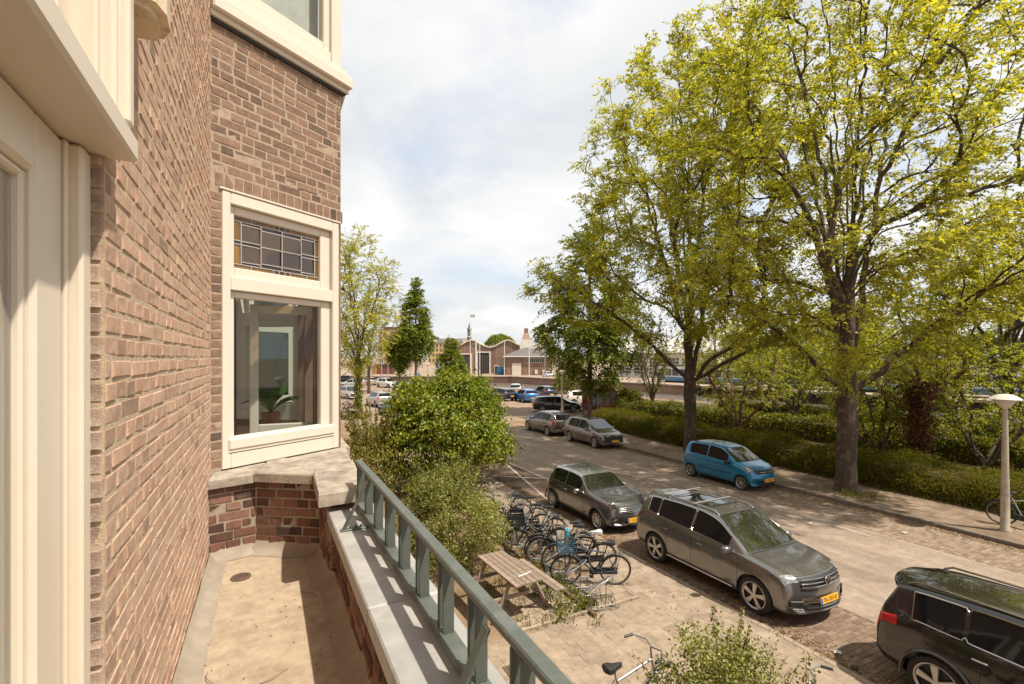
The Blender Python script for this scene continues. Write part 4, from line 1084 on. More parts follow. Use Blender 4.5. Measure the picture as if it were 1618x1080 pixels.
    bo = src.modifiers.new('b', 'BOOLEAN'); bo.operation = 'DIFFERENCE'; bo.object = co; bo.solver = 'EXACT'
    dg = bpy.context.evaluated_depsgraph_get()
    full = bpy.data.meshes.new_from_object(src.evaluated_get(dg))
    bpy.data.objects.remove(src); bpy.data.objects.remove(co)
    # split off the parts
    bm = bmesh.new(); bm.from_mesh(full); bm.normal_update()
    pieces = []
    for t, nm in ((WS, 'windscreen'), (RW, 'rear_window'), (SW, 'side_window'), (-1, 'outline'), (HL, 'headlight'), (TL, 'taillight'), (GRL, 'grille'), (DARK, 'sunroof')):
        left = {f for f in bm.faces if (f.material_index == t if t >= 0 else f.material_index in (SW, GAP))}
        if t < 0 and not S.get('chrome'): continue
        while left:
            st = [left.pop()]; comp = list(st)
            while st:
                f = st.pop()
                for e in f.edges:
                    for g_ in e.link_faces:
                        if g_ in left: left.discard(g_); st.append(g_); comp.append(g_)
            if len(comp) < 4: continue
            off = S.get('off', 0.006) if t in (HL, TL) else 0.003
            idx = {}; pv = []; pf = []
            for f in comp:
                q = []
                for v in f.verts:
                    if v.index not in idx: idx[v.index] = len(pv); pv.append(v.co + v.normal * off)
                    q.append(idx[v.index])
                pf.append(tuple(q))
            pieces.append((nm, mats[t], pv, pf, comp))
    trims = []
    for nm, mt, pv, pf, comp in pieces:
        if nm == 'outline':
            cnt = {}
            for q in pf:
                for a, b in zip(q, q[1:] + q[:1]): cnt[tuple(sorted((a, b)))] = cnt.get(tuple(sorted((a, b))), 0) + 1
            nb = {}
            for (a, b), c in cnt.items():
                if c == 1: nb.setdefault(a, []).append(b); nb.setdefault(b, []).append(a)
            if nb and all(len(v) == 2 for v in nb.values()):
                s0 = next(iter(nb)); lp = [s0]; prev = None; cur = s0
                while True:
                    nx = [v for v in nb[cur] if v != prev]
                    if not nx or nx[0] == s0 or len(lp) > 900: break
                    prev, cur = cur, nx[0]; lp.append(cur)
                trims.append([pv[i] for i in lp])
    for f in bm.faces:
        if f.material_index in (WS, RW, SW, DARK, GAP): f.material_index = BLK
        elif f.material_index in (HL, TL): f.material_index = PAINT
        elif f.material_index == GRL: f.material_index = BLK
    body = bpy.data.meshes.new('body'); bm.to_mesh(body); bm.free()
    body.materials.clear(); body.materials.append(paint); body.materials.append(M['black'])
    body.polygons.foreach_set('use_smooth', [True] * len(body.polygons)); body.set_sharp_from_angle(angle=R(38))
    bpy.data.meshes.remove(full); bpy.data.meshes.remove(me); bpy.data.meshes.remove(cme)
    root = empty(name)
    place('body', body, root)
    for nm, mt, pv, pf, _ in pieces:
        if nm == 'outline': continue
        q = MB(); q.add(pv, pf); q.build(nm, mt, root, True)
    for lp in trims: MB().tube(lp, 0.009, 5, closed=True).build('window_trim', M['chrome'], root, True)
    # shut lines that hug the panels
    from mathutils.bvhtree import BVHTree
    tree = BVHTree.FromPolygons([v.co.copy() for v in body.vertices], [tuple(p.vertices) for p in body.polygons])
    def drape(nm, pts, dirn, rad=0.0042):
        out = []
        for p in pts:
            h = tree.ray_cast(Vector(p) - Vector(dirn) * 1.5, Vector(dirn), 3.0)
            if h[0] is not None: out.append(h[0] + h[1] * 0.0005)
        if len(out) > 2: MB().tube(out, rad, 4).build(nm, M['seam'], root)
    cowl, nose = max(S['ws']), max(t[0] for t in S['top'])
    for sx in (-1, 1):
        for dy, z0_, z1_ in S.get('seams', ()):
            drape('door_seam', [(0, dy + 0.05 * math.sin(3 * (z - z0_)), z) for z in np.linspace(z0_, z1_, 14)], (-sx, 0, 0))
        if S.get('seams'):
            ya, yb = min(q[0] for q in S['seams']), max(q[0] for q in S['seams']); zs = S['seams'][-1][1]
            drape('sill_seam', [(0, y, zs) for y in np.linspace(ya, yb, 12)], (-sx, 0, 0))
        drape('bonnet_seam', [(sx * w0 * (0.80 - 0.10 * t), cowl + .03 + (nose - .22 - cowl) * t, 1.0) for t in np.linspace(0, 1, 14)], (0, 0, -1))
        drape('bonnet_crease_shade', [(sx * w0 * (0.50 - 0.12 * t), cowl + .06 + (nose - .30 - cowl) * t, 1.0) for t in np.linspace(0, 1, 12)], (0, 0, -1), 0.0025)  # crease shading drawn in as a thin dark line
        drape('roof_seam', [(sx * S['roofw'] / 2 * 0.86, y, 1.6) for y in np.linspace(max(S['rw']) + .12, min(S['ws']) - .04, 14)], (0, 0, -1), 0.005)
    drape('bonnet_seam', [(x, nose - .20 - .22 * (abs(x) / w0) ** 2.2, 1.0) for x in np.linspace(-w0 * .68, w0 * .68, 17)], (0, 0, -1))
    drape('cowl_panel', [(x, cowl + .015 - .06 * (abs(x) / w0) ** 2.2, 1.2) for x in np.linspace(-w0 * .76, w0 * .76, 15)], (0, 0, -1), 0.016)
    # wheels
    Rr = Rw; tw = S.get('tw', 0.20)
    ty = MB().lathe([(Rr * .66, 0), (Rr * .93, 0.0), (Rr * .985, 0.02), (Rr, 0.05), (Rr, tw - .04), (Rr * .97, tw), (Rr * .66, tw)], 36, 0, None, 'X').mesh('tyre', M['rubber'], True)
    rm = MB(); Ri = Rr * S.get('rim', 0.70)
    rm.lathe([(Ri * 1.0, -0.004), (Ri, 0.10)], 36, 0, None, 'X'); rm.lathe([(Ri * 0.90, 0.012), (Ri * 0.97, -0.008), (Ri * 1.02, -0.006), (Ri * 1.02, 0.02)], 36, 0, None, 'X')
    rm.lathe([(0.0, -0.006), (Ri * .16, -0.006), (Ri * .20, 0.01), (Ri * .2, 0.06)], 18, 0, None, 'X')
    ns = S.get('spokes', 5)
    for k in range(ns):
        a = 2 * math.pi * k / ns + 0.3
        for dd in ((-0.13, 0.13) if S.get('twin') else (0,)):
            mt = Matrix.Rotation(a + dd * .7, 4, 'X')
            wd = Ri * (0.10 if S.get('twin') else 0.15 if ns < 8 else 0.075)
            rm.add([mt @ Vector(p) for p in ((-0.002, -wd * .75, Ri * .12), (-0.002, wd * .75, Ri * .12), (0.002, wd, Ri * .94), (0.002, -wd, Ri * .94), (0.03, -wd, Ri * .12), (0.03, wd, Ri * .12), (0.03, wd * 1.2, Ri * .94), (0.03, -wd * 1.2, Ri * .94))],
                   [(0, 1, 2, 3), (0, 4, 5, 1), (1, 5, 6, 2), (2, 6, 7, 3), (3, 7, 4, 0)])
    rme = rm.mesh('rim', M['alloy'], False)
    dk = MB().lathe([(0.001, 0.055), (Ri, 0.055)], 24, 0, None, 'X').mesh('brake_disc', M['black'])
    for ay in S['axles']:
        for sx in (-1, 1):
            wh = empty('wheel', (sx * (w0 - 0.025), ay, Rr), 0, parent=root)
            wh.rotation_euler = (random.uniform(0, 1.2), 0, 0 if sx < 0 else math.pi)
            for q, nm in ((ty, 'tyre'), (rme, 'rim'), (dk, 'brake_disc')): place(nm, q, wh)
            if S.get('clad'):
                pts = [(sx * (w0 + 0.004), ay + Rw * 1.16 * math.cos(t), Rw + Rw * 1.16 * math.sin(t)) for t in np.linspace(-0.12, math.pi + 0.12, 22)]
                pts = [(x - sx * S.get('archin', 0.0) * 0, y, z) for x, y, z in pts]
                MB().tube(pts, 0.024, 6).build('wheel_arch_trim', S.get('archmat', M['black']), root, True)
    # mirrors, handles
    for sx in (-1, 1):
        my, mz = S['mirror']
        x = sx * w0 * 0.93
        mb = MB(); mb.bbox((-0.10, -0.075, -0.065), (0.10, 0.065, 0.075), 0.035, 0, Matrix.Translation((x + sx * 0.13, my, mz)))
        mb.build('mirror', S.get('mirmat', paint), root, True)
        MB().tube([(x - sx * 0.03, my + .02, mz - .05), (x + sx * 0.08, my, mz - 0.04)], 0.022, 6).build('mirror_arm', M['black'], root)
        for hy, hz in S.get('handles', ()):
            xx = sx * w0 * 0.992
            MB().bbox((-0.016, -0.085, -0.013), (0.016, 0.085, 0.013), 0.008, 0, Matrix.Translation((xx, hy, hz))).build('door_handle', S.get('handmat', paint), root, True)
        # wiper
    wy0, wy1 = S['ws']
    cwl = max(wy0, wy1); zc = interp(cwl, S['top'])
    for x0 in (-0.45, 0.12):
        MB().tube([(x0, cwl - .02 - .10 * abs(x0) ** 2, zc + 0.012), (x0 + 0.28, cwl - .09 - .1 * x0 ** 2, zc + 0.045), (x0 + 0.5, cwl - .07 - .1 * (x0 + .5) ** 2, zc + 0.035)], 0.009, 5).build('wiper', M['black'], root)
    def plate(yy, z, txt, front, tilt=0):
        e = empty('number_plate', (0, yy, z), 0, parent=root)
        e.rotation_euler = (R(90) + (tilt if front else -tilt), 0, math.pi if front else 0)
        MB().bbox((-0.27, -0.062, -0.012), (0.27, 0.062, 0), 0.003).build('plate', M['plate'], e)
        MB().box((-0.262, -0.056, 0.0), (-0.215, 0.056, 0.0012)).build('blue_band', M['plate_blue'], e)
        if txt: place('lettering', text_mesh(txt, 0.105, M['ink']), e, (0.02, -0.002, 0.0005))
    if 'platef' in S: plate(*S['platef'])
    if 'plater' in S: plate(*S['plater'])
    if S.get('rails'):
        y0, y1, z, x = S['rails']
        for sx in (-1, 1):
            zz = [z + dz for dz in (-.045, 0.02, 0.03, 0.03, 0.02, -.045)]
            MB().tube([(sx * x, yy, zq) for yy, zq in zip((y0, y0 + .12, y0 + .5, y1 - .5, y1 - .12, y1), zz)], 0.017, 8).build('roof_rail', S.get('railmat', M['alloy']), root, True)
        for yy in S.get('bars', ()):
            MB().bbox((-x - .05, yy - .025, z + .03), (x + .05, yy + .025, z + .05), 0.008).build('roof_bar', M['alloy'], root)
    if S.get('strip'):
        y0, y1, z = S['strip']
        for sx in (-1, 1): MB().bbox((-0.006, y0, z - .012), (0.008, y1, z + .012), 0.004, 0, Matrix.Translation((sx * w0 * 0.995, 0, 0))).build('side_trim', S.get('stripmat', M['chrome']), root)
    if S.get('antenna'):
        y, z, h = S['antenna']; MB().tube([(0, y, z), (0, y - h * .4, z + h)], 0.006, 5).build('antenna', M['black'], root)
    if S.get('grillebars'):
        for (yy, z, hw, r_, bend) in S['grillebars']:
            MB().tube([(x, yy - bend * (abs(x) / w0) ** 2.2, z) for x in np.linspace(-hw, hw, 13)], r_, 6).build('grille_bar', M['chrome'], root, True)
    return root
def front_panel(car, S, name, mat, yy, z0, z1, hw, bend, tilt=0.0, taper=0.85, lift=0.004):
    mb = MB(); n = 16; v = []
    for i in range(n + 1):
        for q in range(3):
            t = q / 2; x = (-1 + 2 * i / n) * hw * (taper + (1 - taper) * t)
            v.append((x, yy - bend * (abs(x) / (S['W'] / 2)) ** 2.2 - tilt * t + lift, z0 + (z1 - z0) * t))
    mb.add(v, [(3 * i + q, 3 * i + q + 1, 3 * i + 4 + q, 3 * i + 3 + q) for i in range(n) for q in range(2)])
    return mb.build(name, mat, car, True)
def roof_spoiler(car, mat, y0, y1, z0, z1, hw, bend=0.10):
    mb = MB(); n = 14; v = []
    for i in range(n + 1):
        x = (-1 + 2 * i / n) * hw; b = bend * (abs(x) / hw) ** 2.5; d = -0.05 * (abs(x) / hw) ** 3
        for (y, z) in ((y0, z0), ((y0 + y1) / 2, (z0 + z1) / 2 + .012), (y1 + b, z1), (y1 + b - .012, z1 - .018), (y1 + b, z1 - .035), (y0, z0 - .06)): v.append((x, y, z + d))
    k = 6; mb.add(v, [(k * i + q, k * i + (q + 1) % k, k * i + k + (q + 1) % k, k * i + k + q) for i in range(n) for q in range(k)] + [tuple(range(k)), tuple(k * n + q for q in range(k - 1, -1, -1))])
    return mb.build('spoiler', mat, car, True)
# --- grey SUV
P_SUV = metallic_paint('grey_metallic', (0.20, 0.19, 0.183), 0.20, 0.7)
P_MINI = metallic_paint('dark_grey_green_metallic', (0.135, 0.13, 0.124), 0.20, 0.7)
P_BLUE = metallic_paint('bright_blue', (0.012, 0.19, 0.36), 0.28, 0.35, 0.05)
P_BLACK = metallic_paint('black_paint', (0.010, 0.0095, 0.009), 0.16, 0.15, 0.03)
P_TAUPE = metallic_paint('taupe_metallic', (0.21, 0.175, 0.14), 0.20, 0.6)
P_BROWN = metallic_paint('brown_grey_metallic', (0.19, 0.155, 0.125), 0.20, 0.6)
P_SILVER = metallic_paint('silver', (0.48, 0.45, 0.41), 0.3, 0.5)
P_WHITE = metallic_paint('white_paint', (0.74, 0.70, 0.64), 0.3, 0.0)
P_BLUE2 = metallic_paint('mid_blue', (0.035, 0.16, 0.40), 0.3, 0.25, 0.05)
P_NAVY = metallic_paint('navy_paint', (0.022, 0.03, 0.055), 0.25, 0.2, 0.05)
suv = dict(L=4.49, W=1.84, R=0.352, axles=(1.335, -1.345), roofw=1.16, paint=P_SUV, tw=0.235, rim=0.72, spokes=5, twin=True,
    top=[(-2.245, 0.62), (-2.235, 0.80), (-2.18, 0.98), (-2.10, 1.10), (-1.90, 1.46), (-1.86, 1.52), (-1.60, 1.57), (-0.80, 1.63), (-0.1, 1.635), (0.30, 1.575), (0.50, 1.475), (1.18, 1.085), (1.26, 1.065), (1.75, 1.01), (2.02, 0.93), (2.10, 0.895), (2.155, 0.835), (2.19, 0.74), (2.22, 0.64), (2.24, 0.46), (2.245, 0.40)],
    belt=[(-2.245, 0.52), (-2.235, 0.70), (-2.18, 0.90), (-2.10, 1.06), (-1.72, 1.165), (-1.3, 1.125), (-0.8, 1.09), (0.6, 1.045), (1.18, 1.01), (1.75, 0.955), (2.02, 0.885), (2.10, 0.84), (2.155, 0.76), (2.19, 0.66), (2.22, 0.56), (2.24, 0.40), (2.245, 0.34)],
    bot=[(-2.245, 0.40), (-2.15, 0.28), (-1.7, 0.22), (1.7, 0.20), (2.1, 0.20), (2.245, 0.25)],
    width=[(-2.245, 0.90), (-2.1, 0.96), (-1.4, 1.0), (1.4, 1.0), (1.9, 0.985), (2.1, 0.965), (2.245, 0.93)],
    ws=(0.30, 1.18), rw=(-2.10, -1.90), side=[(-1.72, -1.38), (-1.33, -0.30), (-0.24, 0.78)], sunroof=(-1.15, 0.05), extra=[-0.7, -0.2, 2.13],
    hl=(2.02, 2.155), hls=(6, 7, 8, 9), tl=(-2.235, -2.02), tls=(5, 6), grille=[((2.10, 2.19), (10, 11))],
    clad=False, cf=0.30, cr=0.16, mirror=(0.78, 1.06), handles=((-0.98, 0.93), (0.02, 0.91)), seams=((-1.0, 0.5, 1.04), (-0.27, 0.32, 1.04), (0.93, 0.32, 0.98)), chrome=True, handmat=P_SUV,
    rails=(-1.70, 0.26, 1.605, 0.56), bars=(-1.32, -0.42), strip=(-0.95, 0.86, 0.335), stripmat=M['alloy'], platef=(2.262, 0.50, 'TK-303-R', True, -0.12), plater=(-2.25, 0.88, 'TK-303-R', False, 0.1),
    endf=PAINT, endr=PAINT,
    grillebars=[(2.185, 0.885, 0.56, 0.010, 0.33), (2.205, 0.815, 0.58, 0.013, 0.33), (2.225, 0.755, 0.58, 0.012, 0.33), (2.262, 0.395, 0.52, 0.012, 0.36), (2.262, 0.325, 0.56, 0.012, 0.36)])
car = make_car('parked_car', suv)
tag(car, 'grey metallic SUV with roof rails parked between the small dark hatchback and the black SUV', 'car', 'cars parked along the street')
car.location = (9.40, 7.62, 0.0); car.rotation_euler = (0, 0, math.pi)
# emblem: two letters in a ring
em = empty('emblem', (0, 2.232, 0.835), 0, parent=car); em.rotation_euler = (R(82), 0, math.pi)
MB().tube([(0.075 * math.cos(t), 0.075 * math.sin(t), 0) for t in np.linspace(0, 2 * math.pi, 28)[:-1]], 0.009, 6, closed=True).build('ring', M['chrome'], em, True)
MB().lathe([(0.001, -0.004), (0.072, -0.004)], 24).build('badge', M['black'], em)
mb = MB()
for a, b in (((-0.036, 0.06), (0, 0.004)), ((0.036, 0.06), (0, 0.004)), ((-0.062, 0.03), (-0.03, -0.058)), ((-0.03, -0.058), (0, 0.0)), ((0, 0.0), (0.03, -0.058)), ((0.03, -0.058), (0.062, 0.03))): mb.tube([(a[0], a[1], 0.003), (b[0], b[1], 0.003)], 0.007, 5)
mb.build('lettering', M['chrome'], em)
for sx in (-1, 1):
    MB().bbox((-0.13, -0.03, -0.055), (0.13, 0.012, 0.055), 0.02, 0, Matrix.Translation((sx * 0.70, 2.085, 0.47)) @ Matrix.Rotation(-sx * 0.50, 4, 'Z')).build('bumper_vent', M['black'], car)
    MB().bbox((-0.09, -0.03, -0.018), (0.09, 0.013, 0.014), 0.006, 0, Matrix.Translation((sx * 0.69, 2.09, 0.375)) @ Matrix.Rotation(-sx * 0.50, 4, 'Z')).build('fog_lamp', M['lamp_clear'], car)
    MB().tube([(sx * 0.925, 0.78, 0.82), (sx * 0.928, 1.02, 0.815)], 0.010, 6).build('wing_badge', M['chrome'], car)
roof_spoiler(car, P_SUV, -1.70, -2.02, 1.558, 1.52, 0.52)
front_panel(car, suv, 'lower_intake', M['black'], 2.262, 0.30, 0.425, 0.62, 0.36)
# --- small dark hatchback with silver roof
mini = dict(L=3.72, W=1.685, R=0.305, axles=(1.155, -1.31), roofw=1.13, paint=P_MINI, tw=0.175, rim=0.66, spokes=10, sub=2,
    top=[(-1.86, 0.50), (-1.85, 0.72), (-1.80, 0.86), (-1.73, 0.98), (-1.54, 1.29), (-1.46, 1.355), (-1.1, 1.395), (-0.5, 1.405), (-0.06, 1.385), (0.09, 1.345), (0.60, 1.02), (0.70, 0.992), (1.35, 0.93), (1.60, 0.87), (1.71, 0.79), (1.77, 0.67), (1.81, 0.55), (1.85, 0.42), (1.86, 0.36)],
    belt=[(-1.86, 0.42), (-1.85, 0.62), (-1.80, 0.78), (-1.73, 0.90), (-1.4, 0.96), (0.0, 0.93), (0.70, 0.905), (1.35, 0.86), (1.60, 0.80), (1.71, 0.71), (1.77, 0.59), (1.81, 0.47), (1.85, 0.36), (1.86, 0.30)],
    bot=[(-1.86, 0.34), (-1.75, 0.24), (-1.3, 0.19), (1.3, 0.18), (1.7, 0.19), (1.86, 0.24)],
    width=[(-1.86, 0.86), (-1.7, 0.95), (-1.2, 1.0), (1.1, 1.0), (1.5, 0.975), (1.72, 0.93), (1.86, 0.88)],
    ws=(0.09, 0.60), rw=(-1.73, -1.54), side=[(-1.40, -0.60), (-0.54, 0.26)], hl=(1.50, 1.62), hls=(99,), tl=(-1.80, -1.66), tls=(5, 6), extra=[1.66],
    grille=[((1.66, 1.78), (10, 11))], cf=0.30, cr=0.22, mirror=(0.30, 0.95), mirmat=M['chrome'], handles=((-0.48, 0.82),), handmat=M['chrome'], seams=((-0.62, 0.32, 0.9), (0.45, 0.32, 0.88)),
    antenna=(-1.36, 1.385, 0.24), clad=True, platef=(1.875, 0.41, 'P-520-R', True, -0.1), plater=(-1.865, 0.62, 'P-520-R', False, 0.1), strip=None, endf=PAINT, endr=PAINT,
    grillebars=[(1.745, 0.735, 0.40, 0.011, 0.36), (1.765, 0.695, 0.43, 0.010, 0.36), (1.785, 0.655, 0.44, 0.010, 0.36), (1.805, 0.615, 0.44, 0.011, 0.36), (1.868, 0.315, 0.5, 0.012, 0.36)])
car = make_car('parked_car', mini)
tag(car, 'small dark grey hatchback with silver roof and round headlights beside the bicycles', 'car', 'cars parked along the street')
car.location = (9.35, 12.50, 0); car.rotation_euler = (0, 0, math.pi)
front_panel(car, mini, 'lower_intake', M['black'], 1.868, 0.285, 0.36, 0.50, 0.36)
P_ROOF = metallic_paint('silver_roof', (0.34, 0.33, 0.31), 0.25, 0.6)
def patch_roof(car, S, mat, y0, y1, xs=0.60, lift=0.006):
    """roof skin that follows the body"""
    mb = MB(); ny, nx = 12, 8; v = []
    for y in np.linspace(y0, y1, ny + 1):
        for x in np.linspace(-xs, xs, nx + 1):
            v.append((x, y, interp(y, S['top']) - 0.035 * (abs(x) / xs) ** 3 + lift - 0.004))
    mb.add(v, [(i * (nx + 1) + j, i * (nx + 1) + j + 1, (i + 1) * (nx + 1) + j + 1, (i + 1) * (nx + 1) + j) for i in range(ny) for j in range(nx)])
    return mb.build('roof_skin', mat, car, True)
for o in car.children:
    if o.name.startswith('body'):
        me = o.data; me.materials.append(P_ROOF)
        for p in me.polygons:
            if p.material_index == 0 and p.center.z > 1.30 : p.material_index = 2
for sx in (-1, 1):
    mt = Matrix.Translation((sx * 0.612, 1.60, 0.765)) @ Matrix.Rotation(-sx * 0.45, 4, 'Z') @ Matrix.Rotation(-0.62, 4, 'X') @ Matrix.Rotation(R(-90), 4, 'X')
    MB().lathe([(0.0, 0.035), (0.06, 0.03), (0.10, 0.012), (0.115, -0.01), (0.115, -0.06)], 22, 0, mt @ Matrix.Diagonal((1, 1.2, 1, 1))).build('headlight', M['lamp_clear'], car, True)
    MB().tube([mt @ Vector((0.118 * math.cos(t), 0.142 * math.sin(t), 0.004)) for t in np.linspace(0, 2 * math.pi, 26)[:-1]], 0.009, 6, closed=True).build('headlight_ring', M['chrome'], car, True)
    mt = Matrix.Translation((sx * 0.60, 1.735, 0.40)) @ Matrix.Rotation(-sx * 0.40, 4, 'Z') @ Matrix.Rotation(R(-90), 4, 'X')
    MB().lathe([(0.0, 0.022), (0.05, 0.02), (0.062, 0.005), (0.062, -0.05)], 16, 0, mt).build('fog_lamp', M['chrome'], car, True)
# --- blue five-door
blue = dict(L=3.60, W=1.60, R=0.285, axles=(1.20, -1.225), roofw=1.08, paint=P_BLUE, tw=0.165, rim=0.70, spokes=8, sub=2,
    top=[(-1.80, 0.52), (-1.79, 0.74), (-1.75, 0.90), (-1.70, 1.00), (-1.56, 1.38), (-1.50, 1.45), (-1.1, 1.50), (-0.3, 1.53), (0.15, 1.50), (0.36, 1.43), (1.02, 1.02), (1.10, 1.00), (1.45, 0.92), (1.62, 0.84), (1.70, 0.76), (1.755, 0.66), (1.78, 0.54), (1.80, 0.40)],
    belt=[(-1.80, 0.44), (-1.79, 0.66), (-1.75, 0.84), (-1.70, 0.93), (-1.2, 1.00), (0.0, 0.95), (0.9, 0.90), (1.10, 0.885), (1.45, 0.82), (1.62, 0.73), (1.70, 0.65), (1.755, 0.56), (1.78, 0.46), (1.80, 0.33)],
    bot=[(-1.80, 0.34), (-1.7, 0.24), (-1.2, 0.19), (1.2, 0.18), (1.65, 0.18), (1.80, 0.23)],
    width=[(-1.80, 0.88), (-1.65, 0.96), (-1.2, 1.0), (1.1, 1.0), (1.5, 0.98), (1.7, 0.93), (1.80, 0.88)],
    ws=(0.36, 1.02), rw=(-1.70, -1.56), side=[(-1.36, -0.42), (-0.36, 0.62)], hl=(1.45, 1.70), hls=(7, 8, 9), tl=(-1.78, -1.64), tls=(6, 7, 8),
    grille=[((1.66, 1.755), (10, 11))], extra=[1.66], cf=0.30, cr=0.16, mirror=(0.66, 0.97), mirmat=M['black'], handles=((-0.85, 0.88), (0.02, 0.86)), seams=((-0.40, 0.3, 0.95), (0.75, 0.3, 0.9)),
    platef=(1.825, 0.44, 'JF-088-R', True, -0.1), plater=(-1.81, 0.80, None, False, 0.1), endf=PAINT, endr=PAINT, strip=(-0.85, 0.72, 0.56), stripmat=M['black'],
    grillebars=[(1.745, 0.73, 0.34, 0.009, 0.3)])
car = make_car('parked_car', blue)
tag(car, 'bright blue five-door hatchback parked at the far kerb between the two big elms', 'car', 'cars parked along the street')
car.location = (16.72, 13.52, 0); car.rotation_euler = (0, 0, math.pi)
front_panel(car, blue, 'lower_intake', M['black'], 1.805, 0.26, 0.38, 0.48, 0.32)
# --- black SUV cut by the corner of the frame
bsuv = dict(L=4.70, W=1.88, R=0.365, axles=(1.40, -1.40), roofw=1.22, paint=P_BLACK, tw=0.24, rim=0.72, spokes=5, twin=True, sub=2,
    top=[(-2.35, 0.55), (-2.345, 0.76), (-2.31, 0.98), (-2.25, 1.12), (-2.06, 1.45), (-2.04, 1.51), (-1.7, 1.56), (-0.8, 1.60), (0.0, 1.60), (0.42, 1.55), (0.62, 1.48), (1.25, 1.10), (1.35, 1.08), (1.85, 1.01), (2.12, 0.94), (2.22, 0.87), (2.28, 0.76), (2.32, 0.62), (2.345, 0.46), (2.35, 0.40)],
    belt=[(-2.35, 0.46), (-2.345, 0.66), (-2.31, 0.90), (-2.25, 1.03), (-1.7, 1.09), (-0.8, 1.05), (0.6, 1.01), (1.35, 0.98), (1.85, 0.94), (2.12, 0.87), (2.22, 0.78), (2.28, 0.66), (2.32, 0.54), (2.345, 0.40), (2.35, 0.34)],
    bot=[(-2.35, 0.42), (-2.25, 0.30), (-1.8, 0.23), (1.8, 0.21), (2.35, 0.26)],
    width=[(-2.35, 0.90), (-2.2, 0.955), (-1.5, 1.0), (1.5, 1.0), (2.0, 0.985), (2.2, 0.95), (2.35, 0.91)],
    ws=(0.42, 1.25), rw=(-2.25, -2.06), side=[(-1.80, -1.16), (-1.11, -0.22), (-0.16, 0.82)], hl=(2.12, 2.24), hls=(6, 7, 8, 9), tl=(-2.335, -2.02), tls=(5, 6), extra=[-2.15],
    grille=[((2.22, 2.32), (10, 11))], clad=True, cf=0.28, cr=0.20, mirror=(0.85, 1.08), handles=((-0.92, 0.95), (0.10, 0.93)), handmat=M['chrome'], seams=((-0.95, 0.5, 1.05), (-0.19, 0.35, 1.03)), chrome=True,
    rails=(-1.88, 0.30, 1.565, 0.565), railmat=M['chrome'], plater=(-2.365, 0.80, None, False, 0.1), endf=PAINT, endr=BLK, archmat=P_BLACK)
car = make_car('parked_car', bsuv)
tag(car, 'glossy black SUV with chrome window trim nearest the balcony, only its rear half in view', 'car', 'cars parked along the street')
car.location = (9.40, 1.99, 0); car.rotation_euler = (0, 0, math.pi)
roof_spoiler(car, P_BLACK, -1.80, -2.20, 1.552, 1.505, 0.55, 0.16)
# --- generic shapes further away
hatch = dict(L=4.26, W=1.79, R=0.315, axles=(1.33, -1.29), roofw=1.10, paint=P_TAUPE, tw=0.20, rim=0.70, spokes=10, sub=1,
    top=[(-2.13, 0.56), (-2.12, 0.78), (-2.06, 0.95), (-2.00, 1.04), (-1.74, 1.36), (-1.68, 1.41), (-1.2, 1.455), (-0.3, 1.48), (0.1, 1.46), (0.30, 1.41), (1.05, 0.985), (1.15, 0.96), (1.7, 0.87), (1.98, 0.77), (2.06, 0.68), (2.10, 0.56), (2.13, 0.40)],
    belt=[(-2.13, 0.46), (-2.12, 0.70), (-2.06, 0.88), (-2.0, 0.95), (-1.5, 0.97), (0.0, 0.93), (1.05, 0.88), (1.7, 0.80), (1.98, 0.69), (2.06, 0.60), (2.10, 0.48), (2.13, 0.34)],
    bot=[(-2.13, 0.36), (-2.0, 0.25), (-1.5, 0.19), (1.5, 0.18), (2.13, 0.23)],
    width=[(-2.13, 0.88), (-1.98, 0.96), (-1.3, 1.0), (1.3, 1.0), (1.8, 0.97), (2.0, 0.92), (2.13, 0.87)],
    ws=(0.30, 1.05), rw=(-2.00, -1.74), side=[(-1.46, -0.38), (-0.32, 0.66)], hl=(1.80, 2.03), hls=(6, 7, 8), tl=(-2.09, -1.90), tls=(5, 6, 7), grille=[((2.03, 2.10), (10, 11)), ((2.10, 2.13), (9, 10, 11))], extra=[2.03, 1.80],
    cf=0.32, cr=0.16, mirror=(0.70, 0.95), handles=((-0.85, 0.85), (0.05, 0.83)), seams=((-0.35, 0.3, 0.93), (0.8, 0.3, 0.88)), platef=(2.145, 0.44, None, True, -0.1), plater=(-2.14, 0.52, None, False, 0.0), endf=PAINT, endr=PAINT)
def variant(base, **kw): d = dict(base); d.update(kw); return d
golf = make_car('parked_car', variant(hatch, sub=2, paint=P_TAUPE))
tag(golf, 'taupe hatchback seen from behind, bumper to bumper with the brown-grey compact', 'car', 'cars parked along the street')
golf.location = (16.95, 27.9, 0)
yar = make_car('parked_car', variant(hatch, L=4.26, sub=2, paint=P_BROWN, top=[(y, z + (0.03 if z > 1.2 else 0)) for y, z in hatch['top']], hl=(1.80, 2.06), hls=(7, 8), grille=[((2.03, 2.13), (9, 10, 11))]))
tag(yar, 'brown-grey compact car with black grille facing down the street at the far kerb', 'car', 'cars parked along the street')
yar.location = (17.02, 23.0, 0); yar.rotation_euler = (0, 0, math.pi); yar.scale = (0.97, 0.95, 1.0)
